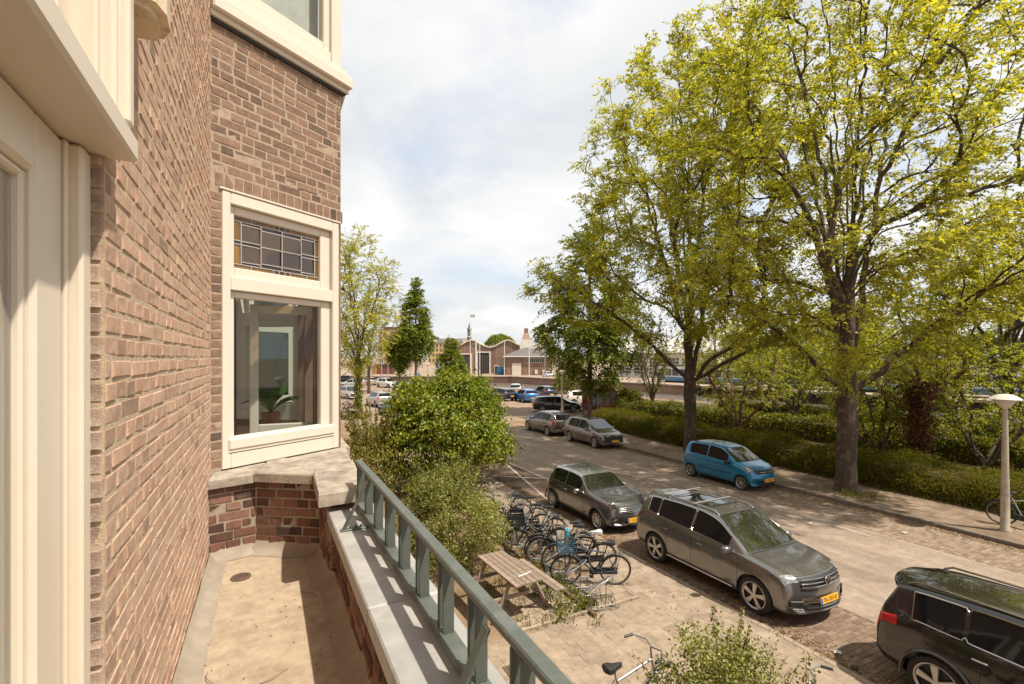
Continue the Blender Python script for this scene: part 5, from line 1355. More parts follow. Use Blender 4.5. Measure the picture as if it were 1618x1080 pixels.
estate = make_car('parked_car', variant(hatch, L=4.7, paint=P_BLACK, top=[(-2.35, 0.55), (-2.34, 0.78), (-2.28, 0.95), (-2.22, 1.02), (-1.98, 1.34), (-1.9, 1.38), (-1.2, 1.45), (-0.3, 1.48), (0.1, 1.46), (0.35, 1.40), (1.15, 0.985), (1.25, 0.96), (1.9, 0.87), (2.18, 0.76), (2.28, 0.66), (2.32, 0.54), (2.35, 0.40)],
    belt=[(-2.35, 0.46), (-2.34, 0.7), (-2.28, 0.88), (-2.22, 0.94), (-1.5, 0.96), (0, 0.93), (1.15, 0.88), (1.9, 0.80), (2.18, 0.68), (2.28, 0.58), (2.32, 0.46), (2.35, 0.34)],
    bot=[(-2.35, 0.36), (-2.2, 0.25), (-1.5, 0.19), (1.5, 0.18), (2.35, 0.23)], width=[(-2.35, 0.88), (-2.2, 0.96), (-1.3, 1.0), (1.3, 1.0), (1.9, 0.97), (2.2, 0.92), (2.35, 0.87)],
    ws=(0.35, 1.15), rw=(-2.22, -1.98), side=[(-1.85, -1.25), (-1.2, -0.3), (-0.24, 0.75)], hl=(1.98, 2.28), tl=(-2.31, -2.08), grille=[((2.2, 2.32), (10, 11))], extra=[], axles=(1.42, -1.40), platef=(2.365, 0.44, None, True, 0), plater=(-2.36, 0.6, None, False, 0)))
tag(estate, 'long black estate car parked crosswise by the red advertising board', 'car', 'cars parked on the square')
def recolour(car, mats):
    """own paint for a copied car"""
    for o in [car] + list(car.children_recursive):
        if o.type == 'MESH':
            for k, mm in enumerate(o.data.materials):
                if mm in mats:
                    o.data = o.data.copy(); o.data.materials[k] = mats[mm]
def at(px, py, z=0.0):
    H = EYE - z; t = H / (py - 565); x = (px - 809) * t; d = 764 * t; c, s = math.cos(R(27)), math.sin(R(27))
    return (x * c + d * s, -x * s + d * c)
def depth_at(px, depth):
    x = (px - 809) / 764 * depth; c, s = math.cos(R(27)), math.sin(R(27))
    return (x * c + depth * s, -x * s + depth * c)
estate.location = (*at(880, 650), 0.003); estate.rotation_euler = (0, 0, R(-118))
def parked(src, base, paint, px, py, yaw, label, group='cars parked on the square', scale=None, z=0.003):
    c = copy_tree(src); recolour(c, {base: paint}); c.location = (*at(px, py), z); c.rotation_euler = (0, 0, R(yaw))
    c['label'] = label; c['group'] = group
    if scale: c.scale = scale
    return c
parked(golf, P_TAUPE, P_BLUE2, 831, 634, -8, 'mid-blue hatchback seen from behind on the square, left of the navy car')
parked(golf, P_TAUPE, P_NAVY, 860, 628, -6, 'navy hatchback seen from behind, right of the mid-blue car on the square', scale=(1.03, 1, 1.04))
parked(estate, P_BLACK, P_SILVER, 815, 622, -30, 'silver car half hidden behind the mid-blue hatchback')
parked(estate, P_BLACK, P_NAVY, 790, 632, 15, 'dark navy saloon mostly hidden behind the big green shrub', scale=(1, 0.92, 1))
parked(yar, P_BROWN, P_WHITE, 925, 639, -115, 'white car tucked behind the black estate near the advertising board', scale=(1, 1.05, 1.02))
parked(golf, P_TAUPE, P_SILVER, 599, 641, 8, 'silver hatchback seen from behind on the street left of the big shrub', scale=(1.0, 0.98, 1.06))
parked(yar, P_BROWN, P_BLACK, 624, 656, 12, 'black car parked behind the silver hatchback, partly covered by the shrub', scale=(1, 1, 1.0))
parked(yar, P_BROWN, P_WHITE, 612, 612, -155, 'white crossover facing the camera by the canal under the round tree', scale=(1.04, 1.02, 1.10))
parked(yar, P_BROWN, P_NAVY, 643, 619, -158, 'dark blue-grey crossover facing the camera beside the white one by the canal', scale=(1.05, 1.05, 1.12))
parked(yar, P_BROWN, P_SILVER, 553, 629, -168, 'silver car facing the camera just right of the bay window edge', scale=(1, 1, 1.02))
parked(estate, P_BLACK, P_SILVER, 556, 612, 75, 'silver estate seen side-on behind the trunk of the pale tree')
parked(golf, P_TAUPE, P_SILVER, 580, 608, 20, 'grey-silver hatchback parked by the canal right of the pale tree trunk')
parked(golf, P_TAUPE, P_BLACK, 543, 604, 60, 'black car at the left end of the canal road beyond the silver estate')
parked(yar, P_BROWN, P_WHITE, 866, 596.5, 170, 'small white car standing in front of the low depot building', 'cars at the tram depot', scale=(1, 1, 1.05), z=0.01)
# ------------------------------------------------------------------ bicycles, rack, picnic tables, street furniture
def make_bike(paint, label, group='bicycles in the rack', crate=False, basket=None, step=False, rack=True, bag=None, saddle=None, frame_mat=None):
    """front towards +Y, wheels on z = 0"""
    root = empty('bicycle', (0, 0, 0), 0, label, 'bicycle', group)
    wr, wb = 0.345, 1.09; ry, fy = -wb / 2, wb / 2
    BB = Vector((0, ry + 0.45, 0.29)); ST = Vector((0, ry + 0.22, 0.80)); HT = Vector((0, fy - 0.235, 0.86)); HB = Vector((0, fy - 0.175, 0.68)); RA = Vector((0, ry, wr)); FA = Vector((0, fy, wr))
    mb = MB()
    mb.tube([BB, ST], 0.017, 8); mb.tube([HT, HB], 0.020, 8); mb.tube([BB, HB], 0.019, 8)
    if step: mb.tube([BB + Vector((0, -.03, .10)), BB + Vector((0, 0.22, 0.20)), HT + Vector((0, 0.03, -0.10))], 0.017, 8)
    else: mb.tube([ST + Vector((0, 0.02, -.06)), HT], 0.016, 8)
    for sx in (-1, 1):
        mb.tube([BB + Vector((sx * .03, 0, 0)), RA + Vector((sx * .055, 0, 0))], 0.010, 6)
        mb.tube([ST + Vector((sx * .02, 0, -.04)), RA + Vector((sx * .055, 0, 0))], 0.008, 6)
        mb.tube([HB + Vector((sx * .04, 0, 0)), HB + Vector((sx * .05, .04, -.10)), FA + Vector((sx * .05, 0, 0))], 0.011, 6)
    mb.build('frame', paint, root, True)
    rimm = MB(); rimm.tube([(0, wr * .90 * math.cos(t), wr * .90 * math.sin(t)) for t in np.linspace(0, 2 * math.pi, 33)[:-1]], 0.011, 5, closed=True)
    for k in range(20):
        a = 2 * math.pi * k / 20; rimm.tube([(0.02 * (1 if k % 2 else -1), 0, 0), (0, wr * .88 * math.cos(a), wr * .88 * math.sin(a))], 0.0016, 3, cap=False)
    rimm.tube([(-.04, 0, 0), (.04, 0, 0)], 0.022, 8)
    rme = rimm.mesh('rim', M['steel'])
    tme = MB().tube([(0, wr * .965 * math.cos(t), wr * .965 * math.sin(t)) for t in np.linspace(0, 2 * math.pi, 37)[:-1]], 0.0165, 7, closed=True).mesh('tyre', M['rubber'], True)
    for y in (ry, fy):
        w = empty('wheel', (0, y, wr), 0, parent=root); place('tyre', tme, w); place('rim', rme, w)
    for y, a0, a1 in ((ry, 0.10, 2.7), (fy, 0.7, 2.9)):
        pts = [(0, y + (wr + .028) * math.cos(t), wr + (wr + .028) * math.sin(t)) for t in np.linspace(a0, a1, 14)]
        g_ = MB(); vs = []
        for p in pts: vs += [(-0.026, p[1], p[2] - .006), (-0.014, p[1], p[2] + .004), (0.014, p[1], p[2] + .004), (0.026, p[1], p[2] - .006)]
        g_.add(vs, [(4 * i + j, 4 * i + j + 1, 4 * i + 5 + j, 4 * i + 4 + j) for i in range(13) for j in range(3)]); g_.build('mudguard', M['black'], root, True)
    s = MB(); sz = 0.97
    s.tube([(0, ST.y, ST.z), (0, ST.y - .05, sz)], 0.012, 6); s.build('seat_post', M['steel'], root)
    s = MB(); vs = []
    for y, w, z in ((-0.15, .02, .02), (-0.13, .085, .035), (-0.06, .09, .03), (0.02, .045, .02), (0.12, .022, .018), (0.135, .01, .01)):
        vs += [(-w, ST.y - .05 + y, sz + z - .05), (-w * .85, ST.y - .05 + y, sz + z), (0, ST.y - .05 + y, sz + z + .012), (w * .85, ST.y - .05 + y, sz + z), (w, ST.y - .05 + y, sz + z - .05)]
    s.add(vs, [(5 * i + j, 5 * i + j + 1, 5 * i + 6 + j, 5 * i + 5 + j) for i in range(5) for j in range(4)] + [(0, 1, 2, 3, 4), (29, 28, 27, 26, 25)]); s.build('saddle', saddle or M['black'], root, True)
    h = MB(); h.tube([HT, HT + Vector((0, -.035, .17))], 0.013, 7)
    top = HT + Vector((0, -.03, .19))
    h.tube([top + Vector((-.29, -.20, .02)), top + Vector((-.27, -.06, .03)), top + Vector((-.14, .05, 0.01)), top, top + Vector((.14, .05, .01)), top + Vector((.27, -.06, .03)), top + Vector((.29, -.20, .02))], 0.012, 7)
    h.build('handlebar', M['steel'], root, True)
    for sx in (-1, 1): MB().tube([top + Vector((sx * .275, -.08, .03)), top + Vector((sx * .29, -.21, .02))], 0.019, 7).build('grip', M['black'], root)
    c = MB(); c.tube([(0.05, BB.y, BB.z), (0.05, BB.y + .06, BB.z - .16)], 0.010, 5); c.tube([(-0.05, BB.y, BB.z), (-0.05, BB.y - .06, BB.z + .16)], 0.010, 5)
    c.bbox((0.06, BB.y + .01, BB.z - .175), (0.15, BB.y + .10, BB.z - .15), 0.005); c.bbox((-0.15, BB.y - .10, BB.z + .15), (-0.06, BB.y - .01, BB.z + .175), 0.005)
    c.tube([(0.045, BB.y, BB.z), (0.047, BB.y + .001, BB.z)], 0.09, 16)
    c.build('crank', M['black'], root)
    MB().bbox((0.035, ry - .06, BB.z - .075), (0.062, BB.y + .11, BB.z + .085), 0.02).build('chain_case', M['black'], root, True)
    if rack:
        r_ = MB(); z = 0.755
        for x in (-.06, 0, .06): r_.tube([(x, ST.y - .05, z), (x, ry - .20, z)], 0.006, 5)
        for y in (ST.y - .05, ry, ry - .20): r_.tube([(-.06, y, z), (.06, y, z)], 0.006, 5)
        for sx in (-1, 1): r_.tube([(sx * .06, ry - .1, z), (sx * .055, ry, wr)], 0.006, 5)
        r_.build('luggage_rack', M['black'], root)
    if crate or basket:
        b = MB(); y0, y1, z0, z1 = fy - .16, fy + .20, 0.88, 1.12; x = .22 if crate else .19
        if crate:
            for zz in (z0 + .02, z0 + .10, z0 + .18, z1 - .01):
                for a, q in (((-x, y0), (x, y0)), ((x, y0), (x, y1)), ((x, y1), (-x, y1)), ((-x, y1), (-x, y0))):
                    lo = (min(a[0], q[0]) - .008, min(a[1], q[1]) - .008, zz - .028); hi = (max(a[0], q[0]) + .008, max(a[1], q[1]) + .008, zz + .028); b.box(lo, hi)
            b.box((-x, y0, z0 - .01), (x, y1, z0 + .006)); b.build('crate', basket or M['black'], root)
        else:
            for zz in np.linspace(z0 - .05, z1 - .06, 6): b.tube([(-x, y0, zz), (x, y0, zz), (x, y1, zz), (-x, y1, zz)], 0.005, 4, closed=True)
            for k in range(9):
                t = -x + 2 * x * k / 8; b.tube([(t, y0, z0 - .05), (t, y0, z1 - .06)], .004, 4); b.tube([(t, y1, z0 - .05), (t, y1, z1 - .06)], .004, 4); b.tube([(t, y0, z0 - .05), (t, y1, z0 - .05)], .004, 4)
            b.build('basket', basket, root)
        f_ = MB(); f_.tube([(-.1, fy, wr), (-.14, fy + .04, z0 - .04)], .007, 5); f_.tube([(.1, fy, wr), (.14, fy + .04, z0 - .04)], .007, 5); f_.build('carrier', M['black'], root)
    if bag is not None:
        q = MB(); q.bbox((-.07, -.05, -.20), (.07, .05, .03), .03, 0, Matrix.Translation(tuple(top + Vector((0.05, 0.02, -.02))))); q.build('bag', bag, root, True)
    MB().lathe([(0, .05), (.03, .045), (.035, 0), (0, -.02)], 10, 0, Matrix.Translation((0, fy - .13, 0.80)) @ Matrix.Rotation(R(-90), 4, 'X')).build('lamp', M['chrome'], root, True)
    MB().tube([(-0.05, ry + .06, .30), (-0.14, ry + .10, 0.01)], 0.009, 5).build('kickstand', M['steel'], root)
    return root
BK = metallic_paint('bike_black', (0.015, 0.015, 0.016), 0.35, 0.1)
BKB = metallic_paint('bike_navy', (0.02, 0.05, 0.09), 0.35, 0.1)
BKG = metallic_paint('bike_silver', (0.42, 0.41, 0.39), 0.3, 0.6)
BKC = metallic_paint('bike_cream', (0.55, 0.48, 0.36), 0.4, 0.0)
BKR = metallic_paint('bike_red', (0.35, 0.03, 0.025), 0.4, 0.1)
BKO = metallic_paint('bike_olive', (0.10, 0.11, 0.06), 0.4, 0.1)
M['blue_basket'] = pmat('blue_basket', (0.03, 0.10, 0.15), 0.5)
M['turquoise'] = pmat('turquoise_cloth', (0.06, 0.36, 0.47), 0.8, var=0.2, scale=20)
M['saddle_cover'] = pmat('pale_saddle_cover', (0.45, 0.50, 0.46), 0.7, var=0.2, scale=30)
def put(b, x, y, rz, lean=0.0, z=0.0):
    b.location = (x, y, z); b.rotation_euler = (0, R(lean), R(rz)); return b
RZ = 65     # front wheels point at the house
put(make_bike(BKB, 'dark blue city bike with blue wire basket at the near end of the rack', basket=M['blue_basket'], step=False), 6.38, 8.72, 63, -7)
put(make_bike(BK, 'black bike with pale saddle cover and turquoise cloth, second from the near end', saddle=M['saddle_cover'], bag=M['turquoise']), 6.52, 9.35, 66, -6)
put(make_bike(BK, 'black carrier bike with an open black plastic crate in front', crate=True), 6.15, 10.60, 68, -4)
proto = make_bike(BK, 'black upright bike leaning in the rack between the crate bike and the turquoise cloth', step=True)
put(proto, 6.42, 9.92, 66, -8)
for (x, y, rz, lean, paint, label) in (
        (6.50, 10.18, 70, -10, BKG, 'silver-grey bike squeezed in right behind the pale saddle cover'),
        (6.42, 11.25, 66, 6, BKO, 'olive bike standing just beyond the black crate'),
        (6.30, 11.75, 72, -5, BK, 'black bike with curved handlebar beyond the olive one'),
        (6.45, 12.25, 64, 8, BKC, 'cream framed bike near the far end of the rack'),
        (6.25, 12.85, 70, -6, BK, 'black bike at the far end of the rack against the yellow-green bush'),
        (6.55, 13.45, 58, 10, BKG, 'silver bike behind the cream one, half hidden by the green shrub')):
    c = copy_tree(proto); recolour(c, {BK: paint}); put(c, x, y, rz, lean); c['label'] = label
nearb = put(make_bike(BKG, 'grey bicycle with black saddle standing beside the flowering bush below the balcony', 'bicycles left on the pavement', rack=False), 4.42, 5.12, -88, 5)
c = copy_tree(nearb); c['label'] = 'bicycle of which only the right handlebar shows past the bush'
put(c, 6.15, 3.35, 35, 4)
c = copy_tree(nearb); put(c, 19.35, 5.60, -172, -3, 0.11); c['label'] = 'grey bicycle with black tyres locked to the lamp post on the far pavement'; c['group'] = 'bicycles across the street'
for (px, py, rz, paint, label) in ((915, 655, 100, BK, 'black bicycle left of the dark tree by the advertising board'), (928, 660, 20, BKR, 'red bicycle at the foot of the dark tree'), (948, 656, 120, BKC, 'pale bicycle right of the dark tree under the posters')):
    c = copy_tree(proto); recolour(c, {BK: paint}); x, y = at(px, py); put(c, x, y, rz, 3); c['label'] = label; c['group'] = 'bicycles across the street'
for k, (px, py, rz, paint, label) in enumerate(((548, 648, 70, BKR, 'red bicycle under the pale tree beside the bay window edge'), (556, 646, 75, BK, 'black bicycle right of the red one under the pale tree'), (541, 650, 65, BKC, 'pale bicycle left of the red one under the pale tree'))):
    c = copy_tree(proto); recolour(c, {BK: paint}); x, y = at(px, py); put(c, x, y, rz, 3); c['label'] = label; c['group'] = 'bicycles under the pale tree'
for (px, py, rz, label) in ((549, 722, 30, 'dark bicycle standing in the gap between the bay and the olive bush'), (588, 728, -20, 'bicycle half buried in the foot of the olive bush')):
    c = copy_tree(proto); x, y = at(px, py); put(c, x, y, rz, 5); c['label'] = label; c['group'] = 'bicycles by the olive bush'
# rack of bent steel hoops on a rail
rk = empty('bicycle_rack', (0, 0, 0), 0, 'galvanised bicycle rack of bent steel hoops on a low rail', 'bike rack')
MB().bbox((5.62, 7.55, 0.02), (5.69, 13.6, 0.075), 0.008).build('rail', M['wood_dark'], rk)
MB().bbox((6.02, 8.0, 0.02), (6.06, 13.6, 0.05), 0.006).build('rail', M['steel'], rk)
def hoop(pts):
    mb = MB(); w = 0.05
    lo = [(x, -w, z) for x, z in pts]; hi = [(x, w, z) for x, z in reversed(pts)]
    mb.tube(lo + [(pts[-1][0] + .05, 0, pts[-1][1] + .015)] + hi, 0.0115, 7)
    mb.tube([(0.0, -w, 0.014), (0.56, -w, 0.014), (0.62, 0, 0.014), (0.56, w, 0.014), (0, w, 0.014)], 0.0115, 7)
    mb.tube([(0.30, -w, 0.014), (0.30, -w, pts[1][1] + (pts[-1][1] - pts[1][1]) * .75)], 0.009, 6)
    return mb.mesh('hoop', M['steel'], True)
ha, hb = hoop([(0, 0), (0.0, .34), (.40, .60)]), hoop([(0, 0), (.03, .14), (.46, .34)])
for k in range(14): place('hoop', hb if k % 2 else ha, rk, (5.72 + (0.18 if k % 2 else 0), 7.80 + k * 0.43, 0.03), R(-14))
# picnic tables
def picnic_table(label, x, y, rz):
    t = empty('picnic_table', (x, y, 0), rz, label, 'picnic table')
    Lt = 1.62
    sl = MB().bbox((-0.058, -Lt / 2, -0.018), (0.058, Lt / 2, 0.018), 0.005).mesh('slat', M['wood'])
    for k in range(5): place('slat', sl, t, (-0.25 + k * 0.125, random.gauss(0, .006), 0.735 + random.gauss(0, .001)))
    for sx in (-1, 1):
        for k in range(2): place('slat', sl, t, (sx * (0.66 + k * 0.125), random.gauss(0, .006), 0.445))
    for yy in (-0.52, 0.52):
        for sx in (-1, 1):
            MB().tube([(sx * 0.24, yy, 0.715), (sx * 0.62, yy, 0.0)], 0.045, 4).build('leg', M['wood'], t)
        MB().bbox((-0.80, yy + .035, 0.36), (0.80, yy + .075, 0.425), 0.005).build('cross_beam', M['wood'], t)
        MB().bbox((-0.30, yy + .035, 0.655), (0.30, yy + .075, 0.717), 0.005).build('batten', M['wood'], t)
    return t
pt = picnic_table('weathered wooden picnic table with slatted top in front of the bicycle rack', 4.40, 8.80, R(3))
pt2 = copy_tree(pt); x, y = at(556, 661); pt2.location = (x, y, 0); pt2.rotation_euler = (0, 0, R(15)); pt2['label'] = 'distant picnic table under the pale tree beside the bay window'
MB_ = MB()
vs = []
for i, t in enumerate(np.linspace(0, 1, 9)):
    vs += [(t * 0.33, -0.022 + .008 * math.sin(t * 9), 0.004 + .006 * abs(math.sin(t * 12))), (t * 0.33, 0.02 + .006 * math.sin(t * 7 + 1), 0.006 + .008 * abs(math.cos(t * 10)))]
MB_.add(vs, [(2 * i, 2 * i + 1, 2 * i + 3, 2 * i + 2) for i in range(8)])
o = MB_.build('paper_strip', pmat('grey_paper', (0.50, 0.48, 0.46), 0.8, var=0.3, scale=25), loc=(4.36, 8.28, 0.757), rz=R(15)); tag(o, 'crumpled greyish strip of paper lying across the picnic table', 'paper')
# lamp posts
M['pole_paint'] = pmat('pale_pole_paint', (0.42, 0.35, 0.265), 0.55, var=0.10, scale=4, dirt=(0.30, 0.24, 0.16), dscale=3)
M['lamp_white'] = pmat('milky_lamp', (0.60, 0.56, 0.48), 0.4, var=0.05)
M['pole_grey'] = pmat('grey_pole', (0.30, 0.28, 0.26), 0.5)
def lamp_post(label, x, y, h, z=0.0, shade=True):
    t = empty('street_lamp', (x, y, z), 0, label, 'street lamp', 'street lamps')
    MB().lathe([(0.0, 0), (0.13, 0), (0.13, 0.05), (0.105, 0.08), (0.10, 0.9), (0.085, 1.6), (0.062, h - .5), (0.05, h - .42), (0, h - .42)], 18).build('post', M['pole_paint'], t, True)
    MB().lathe([(0.05, h - .43), (0.09, h - .40), (0.20, h - .26), (0.26, h - .16), (0.0, h - .16)], 22).build('diffuser', M['lamp_white'], t, True)
    MB().lathe([(0.36, h - .165), (0.36, h - .150), (0.26, h - .075), (0.14, h - .02), (0.0, h), ], 22).build('shade', M['lamp_white'], t, True)
    MB().lathe([(0.262, h - .17), (0.36, h - .17)], 22).build('rim', M['lamp_white'], t)
    MB().bbox((-0.105, -0.055, 0.55), (-0.085, 0.055, 0.95), 0.004).build('hatch', M['pole_paint'], t)
    MB().lathe([(0.104, 1.02), (0.106, 1.03), (0.106, 1.05), (0.104, 1.06)], 18).build('band', M['pole_grey'], t)
    return t
lamp_post('tall pale lamp post with mushroom-shaped lamp near the right edge', 18.62, 5.85, 3.88, 0.105)
x, y = at(875, 655); l2 = lamp_post('pale lamp post rising behind the taupe hatchback', x - 1.2, y - 3.2, 4.05, 0.0)
l3 = copy_tree(l2); l3.location = (*depth_at(676, 86), 0); l3['label'] = 'distant lamp post by the canal left of the big shrub'
sg = empty('parking_sign', (*depth_at(661, 84), 0), R(20), 'blue street sign on a dark pole by the canal', 'sign')
MB().tube([(0, 0, 0), (0, 0, 4.4)], 0.06, 8).build('pole', M['pole_grey'], sg)
MB().bbox((-0.32, -0.09, 1.7), (0.32, -0.07, 2.3), 0.01).build('sign_panel', pmat('sign_blue', (0.05, 0.17, 0.42), 0.5), sg)
# drain cover on the pavement
dc = empty('drain_cover', (3.62, 6.80, 0.003), 0, 'cast-iron drain grating set in the pavement below the railing', 'drain cover')
M['iron'] = pmat('brown_cast_iron', (0.15, 0.105, 0.07), 0.8, var=0.3, scale=15, metal=0.2)
mb = MB(); mb.bbox((-0.22, -0.22, 0), (0.22, -0.19, 0.016), .003); mb.bbox((-0.22, 0.19, 0), (0.22, 0.22, 0.016), .003); mb.bbox((-0.22, -0.19, 0), (-0.19, 0.19, 0.016), .003); mb.bbox((0.19, -0.19, 0), (0.22, 0.19, 0.016), .003); mb.build('frame', M['iron'], dc)
bar_ = MB().bbox((-0.19, -0.012, 0), (0.19, 0.012, 0.014), 0.003).mesh('bar', M['iron'])
for k in range(8): place('bar', bar_, dc, (0, -0.17 + k * 0.0485, 0))
MB().box((-0.2, -0.2, 0.0), (0.2, 0.2, 0.004)).build('pit_shade', M['ink'], dc)  # black sheet below the bars stands in for the dark of the pit
# advertising board with posters
x, y = at(945, 656); ab = empty('advertising_board', (26.6, 34.9, 0), R(-24), 'red advertising board with pasted posters behind the dark tree', 'advertising board')
MB().bbox((-1.6, 0, 0.3), (1.6, 0.12, 2.15), 0.02).build('board', pmat('red_board', (0.30, 0.05, 0.035), 0.6, var=0.2), ab)
MB().bbox((-1.7, -0.12, 2.15), (1.7, 0.25, 2.26), 0.02).build('roof', pmat('board_roof', (0.30, 0.21, 0.15), 0.7), ab)
for x0, x1, c in ((-1.1, -0.45, (0.30, 0.32, 0.42)), (-0.35, 0.3, (0.38, 0.38, 0.44)), (0.42, 0.85, (0.33, 0.26, 0.16)), (0.95, 1.45, (0.28, 0.25, 0.22))):
    MB().box((x0, -0.012, 0.75), (x1, -0.002, 1.95)).build('poster', pmat('faded_poster', c, 0.7, var=0.5, scale=3.5), ab)
for sx in (-1.5, 1.5): MB().bbox((sx - .05, 0.02, 0), (sx + .05, 0.1, 0.32), .01).build('post', M['pole_grey'], ab)
for k, (x, y, lab) in enumerate(((8.62, 4.78, 'crumpled white scrap of paper on the pavers between the two SUVs'), (8.42, 4.42, 'dark scrap on the pavers near the black SUV'), (14.6, 8.9, 'white scrap on the asphalt near the far parking strip'), (16.2, 7.2, 'small white scrap on the worn pavers across the street'))):
    mb = MB(); a = k; s = 0.075
    mb.add([(s * math.cos(t) * (1 + .3 * math.sin(3 * t + k)), s * .7 * math.sin(t), 0.006 + 0.02 * abs(math.sin(2 * t + k))) for t in np.linspace(0, 5.6, 7)] + [(0, 0, 0.03)], [(i, (i + 1) % 7, 7) for i in range(7)])
    o = mb.build('litter', M['ink'] if k == 1 else M['lamp_white'], loc=(x, y, 0.012)); tag(o, lab, 'litter')
# ------------------------------------------------------------------ trees, shrubs, hedges
def leaf_quads(rs, pos, length, width, up=0.6, out=None, droop=0.25, fold=0.25):
    """diamond leaves at POS: each a folded four-corner face"""
    n = len(pos)
    nrm = rs.normal(size=(n, 3)); nrm[:, 2] += up
    if out is not None: nrm += out * 0.9
    nrm /= np.linalg.norm(nrm, axis=1, keepdims=True)
    d = rs.normal(size=(n, 3)); d[:, 2] -= droop
    if out is not None: d += out * 0.5
    d -= nrm * (d * nrm).sum(1, keepdims=True); d /= np.linalg.norm(d, axis=1, keepdims=True) + 1e-9
    s = np.cross(nrm, d)
    L = length * rs.uniform(0.65, 1.25, (n, 1)); Wd = width * rs.uniform(0.7, 1.2, (n, 1))
    a = pos; b = pos + d * L * 0.45 + s * Wd * 0.5 + nrm * Wd * fold; c = pos + d * L - nrm * L * 0.12; e = pos + d * L * 0.45 - s * Wd * 0.5 + nrm * Wd * fold
    v = np.stack([a, b, c, e], 1).reshape(-1, 3)
    f = np.arange(4 * n).reshape(n, 4)
    return v, f
def env_sample(rs, n, c, r, lo=0.35, top_pow=1.0, shape=None):
    out = []
    while len(out) < n:
        p = rs.normal(size=3); p /= np.linalg.norm(p)
        k = (lo ** 3 + (1 - lo ** 3) * rs.random()) ** (1 / 3)
        q = p * k
        if shape is not None and not shape(q, rs): continue
        out.append(np.array(c) + q * np.array(r))
    return np.array(out)
class Tree:
    def __init__(self, seed): self.rs = np.random.default_rng(seed); self.P = []; self.par = []; self.paths = []
    def node(self, p, par): self.P.append(np.array(p, float)); self.par.append(par); return len(self.P) - 1
    def path(self, start, end, ctrl, step, wob=0.04):
        a, b, c = self.P[start], np.array(end, float), np.array(ctrl, float)
        L = np.linalg.norm(b - a); k = max(2, int(L / step)); ids = [start]; cur = start
        for i in range(1, k + 1):
            t = i / k; p = (1 - t) ** 2 * a + 2 * t * (1 - t) * c + t * t * b
            if i < k: p = p + self.rs.normal(size=3) * wob * min(1, L * .3)
            cur = self.node(p, cur); ids.append(cur)
        self.paths.append(ids); return ids
    def attach(self, target, zpen=0.6, back=0.0):
        P = np.array(self.P); d = P - target
        dist = np.linalg.norm(d, axis=1)
        cost = dist + np.maximum(0, d[:, 2]) * 2.5 + np.where(P[:, 2] < self.minz, 50, 0) + back * dist * 0
        k = int(np.argmin(cost)); 
        # step back towards the root so that the branch leaves at a natural angle
        want = 0.35 * dist[k]; 
        while want > 0 and self.par[k] >= 0 and P[self.par[k], 2] > self.minz: 
            q = self.par[k]; want -= np.linalg.norm(P[k] - P[q]); k = q
        return k
    def grow(self, base, fork, lean, limbs, center, radii, nsec, ntwig, lo=0.45, shape=None, trunk_r=0.4, minz=None, up=0.25, extra=(), trunk_top=None):
        rs = self.rs; base = np.array(base, float)
        cur = self.node(base, -1); ids = [cur]; top = base + np.array([lean[0], lean[1], trunk_top or fork])
        k = max(3, int((top[2] - base[2]) / 0.5))
        for i in range(1, k + 1):
            t = i / k; cur = self.node(base + (top - base) * t + np.append(rs.normal(size=2) * 0.03, 0), cur); ids.append(cur)
        self.paths.append(ids); self.minz = base[2] + fork * 0.7 if minz is None else minz
        self.trunk_ids = ids
        for tgt, frac in limbs:
            tgt = np.array(tgt, float)
            st = ids[max(1, min(len(ids) - 1, int(frac * (len(ids) - 1))))]
            a = self.P[st]; ctrl = a + (tgt - a) * np.array([0.40, 0.40, 0.40 + up * 0.4]) + rs.normal(size=3) * 0.15
            self.path(st, tgt, ctrl, 0.55, 0.06)
        ex2 = [env_sample(rs, m_, c_, r_, 0.0) for c_, r_, m_ in extra]
        ex1 = [e[: max(3, len(e) // 8)] for e in ex2]
        for tgts, step in ((np.vstack([env_sample(rs, nsec, center, radii, lo, shape=shape)] + ex1), 0.4), (np.vstack([env_sample(rs, ntwig, center, radii, lo * 0.8, shape=shape)] + ex2), 0.3)):
            o = np.argsort(np.linalg.norm(tgts - self.P[ids[-1]], axis=1))
            for i in o:
                tgt = tgts[i]; st = self.attach(tgt); a = self.P[st]
                pd = a - self.P[self.par[st]] if self.par[st] >= 0 else np.array([0, 0, 1.0])
                pd = pd / (np.linalg.norm(pd) + 1e-9); L = np.linalg.norm(tgt - a)
                if L < 0.15: continue
                self.path(st, tgt, a + pd * L * 0.35 + (tgt - a) * 0.2 + np.array([0, 0, up * L * 0.3]), step, 0.05)
        n = len(self.P); area = np.zeros(n); kids = np.zeros(n, int)
        for i in range(n - 1, 0, -1):
            if kids[i] == 0: area[i] = max(area[i], 0.0045 ** 2.05)
            area[self.par[i]] += area[i] * 1.002; kids[self.par[i]] += 1
        r = area ** (1 / 2.05); r = r * (trunk_r / r[0])
        self.r = np.maximum(r, 0.005)
    def wood(self, flare=1.0):
        mb = MB()
        for k, ids in enumerate(self.paths):
            pts = [self.P[i] for i in ids]; rr = [self.r[i] for i in ids]
            if k == 0:
                rr[0] *= 1.22; rr[1] *= 1.05
                rr = [max(q, self.r[ids[0]] * 0.62 if j < len(rr) * .8 else 0) for j, q in enumerate(rr)]
            else: rr[0] = min(rr[0], rr[1] * 1.35)
            R0 = max(rr)
            mb.tube(pts, rr, 12 if R0 > .15 else 7 if R0 > .06 else 5 if R0 > 0.02 else 3, cap=False)
        return mb
